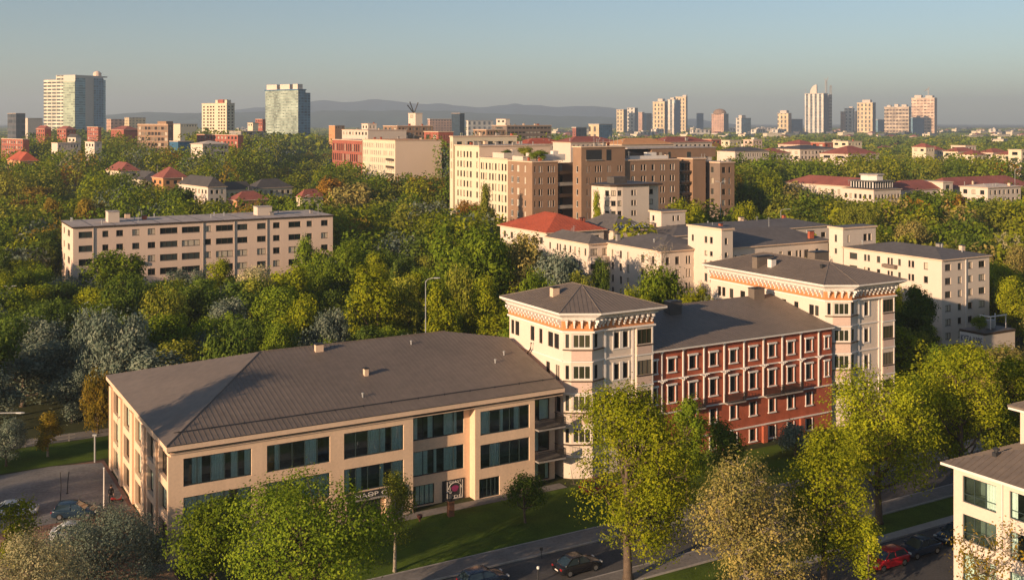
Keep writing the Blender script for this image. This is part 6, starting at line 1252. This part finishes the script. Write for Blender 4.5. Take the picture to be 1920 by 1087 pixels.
# tree behind the viewpoint that throws the shadow on the left roof end
def shade_tree(label, s, t, H_, R_, seed, leaf='green'):
    X, Y = SITE.W(s, t); tm, cm = make_tree_meshes(seed, R_, H_, 3.0, 'tall', int(R_ * H_ * 9), 22, 0.36, 0.5, 14, m_bark); TREES.append((X, Y, R_)); return tree_object('broadleaf_tree', label, X, Y, tm, cm, leaf, (1, 1, 1), 0)
shade_tree('tall leafy tree beyond the left edge whose shadow falls on the left roof end', -24.5, 1.2, 22.5, 5.5, 60)
shade_tree('wide leafy tree beyond the left edge shading the gravel yard', -50, 13, 14, 7.0, 61)
shade_tree('olive tree beyond the left edge shading the rear of the gravel yard', -52, 27, 13, 6.0, 62, 'olive')
shade_tree('leafy tree beyond the lower left corner shading the street', -6, -44, 14, 5.5, 66)
# ---- mid-distance prototypes
PROT = {}
for i, (sh, R_, H_, z0) in enumerate((('round', 5.5, 12, 2.2), ('tall', 4.2, 14, 2.5), ('round', 6.5, 13, 2.4), ('narrow', 2.8, 13, 2.2), ('bushy', 5.0, 9, 0.8), ('tall', 5.0, 15, 2.6), ('vase', 4.6, 12, 3.0), ('bushy', 6.0, 11, 1.0))):
    PROT[('mid', i)] = (R_, H_, *make_tree_meshes(100 + i, R_, H_, z0, sh, int(R_ * (R_ + H_ - z0) * 3.3 * 1.7), 22, 0.42, 0.42 + 0.02 * R_, int(6 + R_ * 1.6), m_bark if i % 3 else m_barkp))
    PROT[('far', i)] = (R_, H_, *make_tree_meshes(200 + i, R_, H_, z0, sh, int(R_ * (R_ + H_ - z0) * 3.3 * 1.15), 14, 0.7, 0.55, int(5 + R_), m_bark))
SHP = {'round': (0, 2), 'tall': (1, 5), 'narrow': (3,), 'bushy': (4, 7), 'vase': (6,)}
rt = random.Random(12)
KINDW = {'green': 'green', 'yellow': 'yellow-green', 'olive': 'olive', 'dark': 'dark green', 'silver': 'silver-grey', 'pale': 'cream-leaved', 'autumn': 'rusty orange', 'red': 'dark red', 'brown': 'brownish', 'gold': 'golden'}
def mid_tree(label, px, ptop, Y, wpx, leaf, shape='round', group=None, H_=None, X=None, R_=None, lod=None, rz=None):
    X = (px - 960) / FPX * Y if X is None else X; H_ = H_ or CAM_H - (ptop - HZ) / FPX * Y; R_ = R_ or wpx / 2 * Y / FPX
    lod = lod or ('mid' if Y < 330 else 'far'); pr = PROT[(lod, rt.choice(SHP[shape]))]; s = R_ / pr[0]
    TREES.append((X, Y, R_)); return tree_object('broadleaf_tree', label, X, Y, pr[2], pr[3], leaf, (s, s, H_ / pr[1]), rt.uniform(0, 6.28), 'tree', group)
ML = [  # label, column, top row, distance, width in pixels, leaf, shape
    ('big silver-grey willow at the left border beside the gravel yard', 42, 640, 150, 180, 'silver', 'bushy'), ('dark silver shrub-like tree right of the big willow', 135, 690, 142, 90, 'silver', 'bushy'),
    ('small golden tree beside the far corner of the beige building', 183, 690, 137, 66, 'gold', 'bushy'), ('little golden tree standing alone on the dark lawn', 90, 772, 127.5, 50, 'gold', 'narrow'),
    ('grey-green tree at the left border above the lamp', 12, 788, 124, 80, 'silver', 'round'), ('brown-twigged tree behind the left end of the brown roof', 290, 588, 156, 112, 'brown', 'tall'),
    ('dark red tree in the shaded wood', 233, 548, 186, 80, 'red', 'round'), ('wide dark green tree below the lamp at the left', 95, 565, 178, 150, 'dark', 'round'), ('dark green tree at the left border above the big willow', 25, 588, 168, 120, 'dark', 'round'),
    ('dark tree between the dark red one and the willow', 165, 605, 163, 110, 'dark', 'round'), ('pale silvery tree before the panel block corner', 110, 520, 207, 110, 'silver', 'round'), ('blue-grey tree under the panel block', 178, 530, 200, 90, 'silver', 'bushy'),
    ('domed green tree hiding the left part of the panel block', 214, 472, 214, 132, 'green', 'round'), ('yellow-green tree at the left border beside the lamp post', 28, 488, 236, 84, 'yellow', 'tall'),
    ('grey-green tree before the middle of the panel block', 352, 506, 214, 100, 'silver', 'round'), ('pale tree before the panel block right of the grey-green one', 478, 500, 206, 88, 'pale', 'round'), ('yellow-green tree standing below the middle of the panel block', 415, 484, 212, 64, 'yellow', 'tall'),
    ('olive tree left of the tall yellow-green pair', 500, 535, 188, 70, 'olive', 'tall'), ('tall yellow-green tree with visible limbs before the panel block', 552, 497, 188, 100, 'yellow', 'tall'),
    ('bright green tree overlapping the right end of the panel block', 577, 443, 221, 62, 'green', 'tall'), ('round bright green tree right of the panel block', 640, 458, 206, 120, 'green', 'round'),
    ('tall yellow-green tree behind the roof ridge', 704, 500, 164, 124, 'yellow', 'tall'), ('slim yellow tree right of the tall yellow-green one', 764, 535, 166, 60, 'olive', 'tall'), ('silver tree in the dark hollow of the wood', 745, 436, 256, 110, 'silver', 'bushy'),
    ('dark tree in the middle of the hollow', 722, 470, 236, 80, 'dark', 'round'), ('blue-grey bush low in the hollow', 700, 505, 214, 60, 'silver', 'bushy'), ('large domed green tree left of the white wings', 885, 428, 186, 180, 'green', 'round'),
    ('yellow-green tree just behind the ridge of the brown roof', 830, 530, 160, 90, 'yellow', 'tall'), ('yellow-green tree at the left side of the first corner house', 915, 520, 166, 90, 'yellow', 'tall'), ('olive tree below the large domed green tree', 865, 500, 172, 80, 'olive', 'round'),
    ('brownish thin tree beside the red hipped roof', 985, 440, 188, 96, 'brown', 'tall'), ('greyish tree before the white wing with the glazed balcony', 1050, 472, 176, 120, 'silver', 'round'), ('green tree behind the roof of the first corner house', 1010, 508, 160, 76, 'green', 'round'),
    ('olive tree right behind the pyramid roof', 1085, 512, 166, 70, 'olive', 'round'), ('dark green tree beside the curved balcony', 1125, 485, 198, 44, 'dark', 'round'), ('dense dark green tree before the white wing, right of the pyramid roof', 1240, 500, 166, 112, 'green', 'round'),
    ('yellow-green tree low beside the dense dark green one', 1190, 540, 158, 66, 'yellow', 'round'), ('yellow-green tree left of the brick house ridge', 1300, 540, 156, 76, 'yellow', 'round'),
    ('grey tree low behind the left part of the roof', 425, 560, 170, 90, 'silver', 'round'), ('blue-grey tree behind the roof, right of the brown-twigged tree', 385, 625, 152, 80, 'silver', 'bushy'), ('dark green tree close behind the roof hip', 455, 600, 155, 90, 'dark', 'round'),
    ('green tree close behind the roof ridge', 530, 600, 152, 90, 'green', 'round'), ('silver tree close behind the roof ridge', 620, 580, 156, 80, 'silver', 'round'), ('dark tree standing between the two tall yellow-green trees', 625, 545, 176, 70, 'dark', 'tall'),
    ('rusty orange tree beside the cream block', 878, 378, 322, 62, 'autumn', 'round'), ('rusty tree right of the dark hipped houses', 612, 332, 410, 90, 'autumn', 'round'), ('large brownish tree before the blank tan wall', 665, 345, 372, 110, 'brown', 'round'),
    ('dark green tree at the left corner of the blank tan wall', 800, 332, 425, 70, 'dark', 'bushy'), ('dark green tree at the right of the blank tan wall', 838, 333, 400, 50, 'dark', 'tall'), ('slim pale tree before the cream block', 912, 346, 296, 34, 'olive', 'narrow'),
    ('dark green round tree before the panel block roof', 325, 350, 330, 90, 'dark', 'round'), ('golden tree with a flat top far left', 62, 350, 400, 84, 'gold', 'round'), ('golden low tree left of the lamp', 100, 372, 330, 50, 'gold', 'round'), ('golden-green tree beside the lamp', 172, 372, 330, 60, 'gold', 'round'),
    ('dark wide tree left of the panel block', 88, 432, 262, 90, 'dark', 'bushy'), ('green tree before the rounded white block', 1118, 360, 258, 22, 'yellow', 'narrow'), ('green tree right of the rounded white block', 1290, 376, 268, 84, 'yellow', 'round'),
    ('yellow-green tree beside the lamp right of the brown blocks', 1395, 380, 275, 60, 'yellow', 'round'), ('bright green tree right of the brown end block', 1420, 300, 480, 110, 'green', 'round'), ('dark green tree at the right corner of the brown end block', 1400, 345, 350, 70, 'dark', 'round'),
    ('dark pine-like tree before the lantern pavilion', 1730, 362, 345, 110, 'dark', 'round'), ('rusty tree beside the dark pine-like tree', 1790, 368, 340, 60, 'autumn', 'round'), ('dark green tree right of the rusty one', 1848, 372, 330, 84, 'dark', 'round'),
    ('bright green tree at the right border before the red roofs', 1912, 376, 322, 50, 'green', 'round'), ('brownish tree before the left wing of the red-roofed block', 1602, 388, 300, 90, 'olive', 'round'), ('pale brown tree before the dark trees on the right', 1712, 415, 262, 76, 'brown', 'round'),
    ('yellow tree right of the six-storey block', 1905, 520, 215, 46, 'yellow', 'round'), ('pale grey tree at the right border above the yellow tree', 1890, 440, 250, 70, 'pale', 'round'), ('dark tree in shadow right of the six-storey block', 1880, 500, 225, 60, 'dark', 'tall')]
for t_ in ML: mid_tree(*t_)
# bare tree with few leaves before the white wing
X = (1236 - 960) / FPX * 184; rngb = np.random.default_rng(9); P_, N_, T_, lb_ = crown_points(rngb, 5.2, 15.5, 4.5, 12, 60, 8, 0.5, 'vase')
tree_object('bare_tree', 'bare tree with pale brown twigs before the white wing', X, 184, trunk_mesh(rngb, 20, 4.5, lb_, 0.26, m_barkp, 6), quads_mesh('crown', leaf_quads(rngb, P_, N_, 0.3), T_, mats=[LEAF['brown']]), 'brown', (1, 1, 1), 0); TREES.append((X, 184, 5))
# shrubs in the roof gardens of the housing blocks
def roof_shrub(label, bb, x, y, r, h, leaf):
    X, Y = bb.F.W(x, y); pr = PROT[('mid', 4)]; s = r / pr[0]; o = tree_object('roof_shrub', label, X, Y, pr[2], pr[3], leaf, (s, s, h / pr[1]), rt.uniform(0, 6), 'shrub'); o.location.z = bb.H + 0.36
roof_shrub('round dark shrub on the roof of the cream block beside the brown end wall', c2, 3, 6, 1.8, 2.6, 'dark'); roof_shrub('spreading yellow-green shrub in the roof garden of the cream block', c2, 9, 5, 3.0, 3.4, 'olive')
roof_shrub('large green shrub at the front of the roof garden above the brown corner block', b1, 3.2, 2.8, 2.6, 3.0, 'green'); roof_shrub('domed dark shrub on the roof of the brown corner block', b1, 10, 11, 2.2, 2.8, 'dark'); roof_shrub('bushy roof plant in a tub on the sign building', sb, 2.0, sb.D * 0.55, 1.3, 2.3, 'green')
# ---- fill the woods between
VIS = [(116, 330, 522, 244), (320, 470, 518, 254), (460, 560, 508, 262), (550, 628, 470, 268), (1500, 1790, 610, 190), (1766, 1860, 648, 196), (1130, 1240, 566, 222), (1230, 1385, 562, 206), (1020, 1145, 478, 234), (935, 1030, 452, 255), (1140, 1380, 455, 232), (1375, 1560, 470, 203), (950, 1090, 412, 298), (1240, 1380, 380, 298), (1108, 1240, 412, 262),
       (847, 955, 402, 312), (680, 828, 332, 498), (630, 682, 306, 535), (14, 72, 305, 520), (199, 262, 324, 480), (248, 352, 352, 428), (334, 424, 376, 384), (412, 548, 364, 390), (428, 502, 380, 334), (556, 606, 373, 344), (1480, 1640, 372, 418), (1588, 1705, 376, 396),
       (1700, 1925, 362, 410), (1828, 1918, 376, 398), (1480, 1575, 300, 636), (1570, 1650, 294, 620), (1375, 1482, 296, 556), (1728, 1925, 297, 635), (82, 204, 246, 1520), (258, 328, 278, 695), (362, 458, 277, 695), (372, 430, 284, 556), (146, 192, 266, 795),
       (104, 194, 285, 595), (-10, 57, 286, 615), (378, 442, 248, 1085), (497, 583, 252, 1290), (735, 850, 262, 575), (850, 1036, 262, 600), (985, 1340, 285, 425), (60, 145, 262, 825), (203, 260, 256, 845), (440, 500, 256, 845), (1328, 1430, 276, 750),
       (936, 1250, 560, 128), (1220, 1560, 620, 140), (1336, 1700, 545, 150)]
def site_of(X, Y): dx, dy = X - SITE.ox, Y - SITE.oy; return dx * SITE.c + dy * SITE.s, -dx * SITE.s + dy * SITE.c
def blocked(X, Y, r):
    s, t = site_of(X, Y)
    if t < 3 and not (s > 104 and -11 < t): return True
    if s < 5 and t < 48.5: return True
    for F, x0, x1, y0, y1 in FOOT:
        dx, dy = X - F.ox, Y - F.oy
        if abs(dx) + abs(dy) > 260: continue
        a, b = dx * F.c + dy * F.s, -dx * F.s + dy * F.c
        if x0 - r < a < x1 + r and y0 - r < b < y1 + r: return True
    return False
def limit_height(px, w, Y, H_):
    lo = -1e9; near = False
    for a, c, py, Yb in VIS:
        if Y < Yb and px + w > a and px - w < c:
            if py > lo: lo = py; near = Y > 0.76 * Yb and Yb > 235
    cap = CAM_H - (lo - HZ) / FPX * Y
    if near: return min(cap + rt.uniform(-2.2, -0.2), 21 if Y < 480 else 32)
    return min(H_, cap + rt.uniform(-0.6, 0.6))
def species(px, Y):
    u = rt.random()
    if Y < 200 and px < 960: tb = (('dark', .28), ('green', .26), ('silver', .12), ('yellow', .16), ('olive', .18))
    elif Y < 260: tb = (('green', .3), ('yellow', .22), ('dark', .18), ('olive', .16), ('silver', .08), ('brown', .06))
    elif px > 1380: tb = (('green', .36), ('olive', .26), ('dark', .12), ('yellow', .2), ('brown', .05), ('autumn', .01))
    else: tb = (('green', .42), ('yellow', .22), ('olive', .16), ('dark', .06), ('gold', .04), ('autumn', .012), ('silver', .038), ('pale', .01))
    for k, w in tb:
        u -= w
        if u < 0: return k
    return 'green'
cand = []
Yc = 128.0
while Yc < 900:
    sp_ = 7.4 if Yc < 260 else 9.5 if Yc < 460 else 13.0
    half = 0.5 * Yc + 12; x = -half
    while x < half:
        X, Y = x + rt.uniform(-0.35, 0.35) * sp_, Yc + rt.uniform(-0.35, 0.35) * sp_; R_ = rt.uniform(0.46, 0.72) * sp_ * (1.0 if Yc < 460 else 0.9)
        if not blocked(X, Y, R_ * 0.55 + 0.5) and not any((X - a) ** 2 + (Y - b) ** 2 < (0.62 * (R_ + r)) ** 2 for a, b, r in TREES[:110]):
            px = 960 + FPX * X / Y; H_ = limit_height(px, R_ / Y * FPX * 0.9, Y, rt.uniform(8.5, 14.5) * (1.0 if Yc < 300 else 1.05)); 
            if H_ > 2.6: cand.append((X, Y, R_ * (1 if H_ > 6 else 0.7), H_, species(px, Y), px))
        x += sp_
    Yc += sp_
cand.sort(key=lambda c: c[1])
# those hidden behind the long roof and other things stay out
def zone(px, Y):
    if Y < 200 and px < 640: return 'in the shaded wood behind the long brown roof'
    if Y < 300 and px < 1000: return 'in the wood right of the panel block'
    if px > 1380: return 'in the wood right of the brown and white blocks'
    if px < 640: return 'in the wood beyond the panel block'
    return 'in the wood around the central blocks'
nind = 0; extra = []
for X, Y, R_, H_, lf, px in cand:
    pt_ = HZ + FPX * (CAM_H - H_) / Y
    if abs(px - 960) > 985 + R_ / Y * FPX: continue
    if NIND[0] < 296:
        z_ = zone(px, Y); mid_tree('%s leafy tree %s' % (KINDW[lf], z_), px, pt_, Y, 0, lf, rt.choice(('round', 'round', 'tall', 'bushy', 'vase') if H_ > 6 else ('bushy', 'round')), '%s trees %s' % (KINDW[lf], z_), H_=H_, X=X, R_=R_); 
    else: extra.append((X, Y, R_, H_, lf))
# ---- distant woods: one canopy of countless trees
KEYS = list(LEAF); rngw = np.random.default_rng(31); BV, BT, BM = [], [], []
def canopy(X, Y, R_, H_, lf, n, ls):
    d = rngw.normal(size=(n, 3)); d[:, 2] = np.abs(d[:, 2]) * 1.0 - 0.25; d /= np.linalg.norm(d, axis=1)[:, None]
    ph = rngw.uniform(0, 6.28, 3); bump = 1 + 0.16 * np.sin(d[:, 0] * 5 + ph[0]) + 0.16 * np.sin(d[:, 1] * 5 + ph[1]) + 0.12 * np.sin(d[:, 2] * 6 + ph[2])
    P = d * (bump * rngw.uniform(0.82, 1.05, n))[:, None] * np.array([R_, R_, H_ * 0.46]) + np.array([X, Y, H_ * 0.56])
    Nn = d * 0.8 + rngw.normal(size=(n, 3)) * 0.45; Nn /= np.linalg.norm(Nn, axis=1)[:, None]
    BV.append(leaf_quads(rngw, P, Nn, ls)); tn = rngw.uniform(0.75, 1.25); BT.append(tn * rngw.uniform(0.75, 1.25, n)); BM.append(np.full(n, KEYS.index(lf)))
for X, Y, R_, H_, lf in extra: canopy(X, Y, R_ * 1.1, H_, lf, 700 if Y < 480 else 420, 1.0 if Y < 480 else 1.3)
Yc = 900.0
while Yc < 5200:
    sp_ = 15 if Yc < 1300 else 22 if Yc < 2200 else 38; x = -0.5 * Yc - 30
    while x < 0.5 * Yc + 30:
        X, Y = x + rt.uniform(-0.4, 0.4) * sp_, Yc + rt.uniform(-0.4, 0.4) * sp_; px = 960 + FPX * X / Y; R_ = sp_ * rt.uniform(0.45, 0.75); x += sp_
        if Yc > 1900 and rt.random() < (0.72 if px > 1100 else 0.4): continue
        if blocked(X, Y, R_ * 0.5): continue
        H_ = limit_height(px, R_ / Y * FPX, Y, rt.uniform(9, 15) if Yc < 1900 else rt.uniform(4.5, 9))
        if H_ > 3: canopy(X, Y, R_, H_, rt.choice(('green', 'olive', 'dark', 'green', 'yellow')), 80 if Yc < 2200 else 45, R_ * 0.36)
    Yc += sp_ * 1.15
V = np.concatenate(BV); me = quads_mesh('distant_woods', V, np.concatenate(BT), np.concatenate(BM), [LEAF[k] for k in KEYS])
tag(link('distant_woods', me), 'broad green woods stretching from the town to the far city', 'woods', kind='stuff')
print('TREES individuals', NIND[0], 'extra', len(extra), 'wood faces', len(V) // 4)
# ------------------------------------------------------------------ the evening haze, one even box of air
HD = 0.00014
m = MB(); m.box(-8900, 8900, -700, 13500, -1.5, 330, None)
hm = bpy.data.materials.new('evening_haze'); hm.use_nodes = True; N, L = nodes(hm); N.remove(N['Principled BSDF'])
pv = N.new('ShaderNodeVolumePrincipled'); pv.inputs['Color'].default_value = (0.72, 0.85, 0.98, 1); pv.inputs['Density'].default_value = HD
pv.inputs['Anisotropy'].default_value = 0.15
L.new(pv.outputs[0], N['Material Output'].inputs['Volume'])
m.mats = [hm]; m.m = [0] * len(m.f)
tag(link('haze', m.mesh('haze')), kind='stuff')
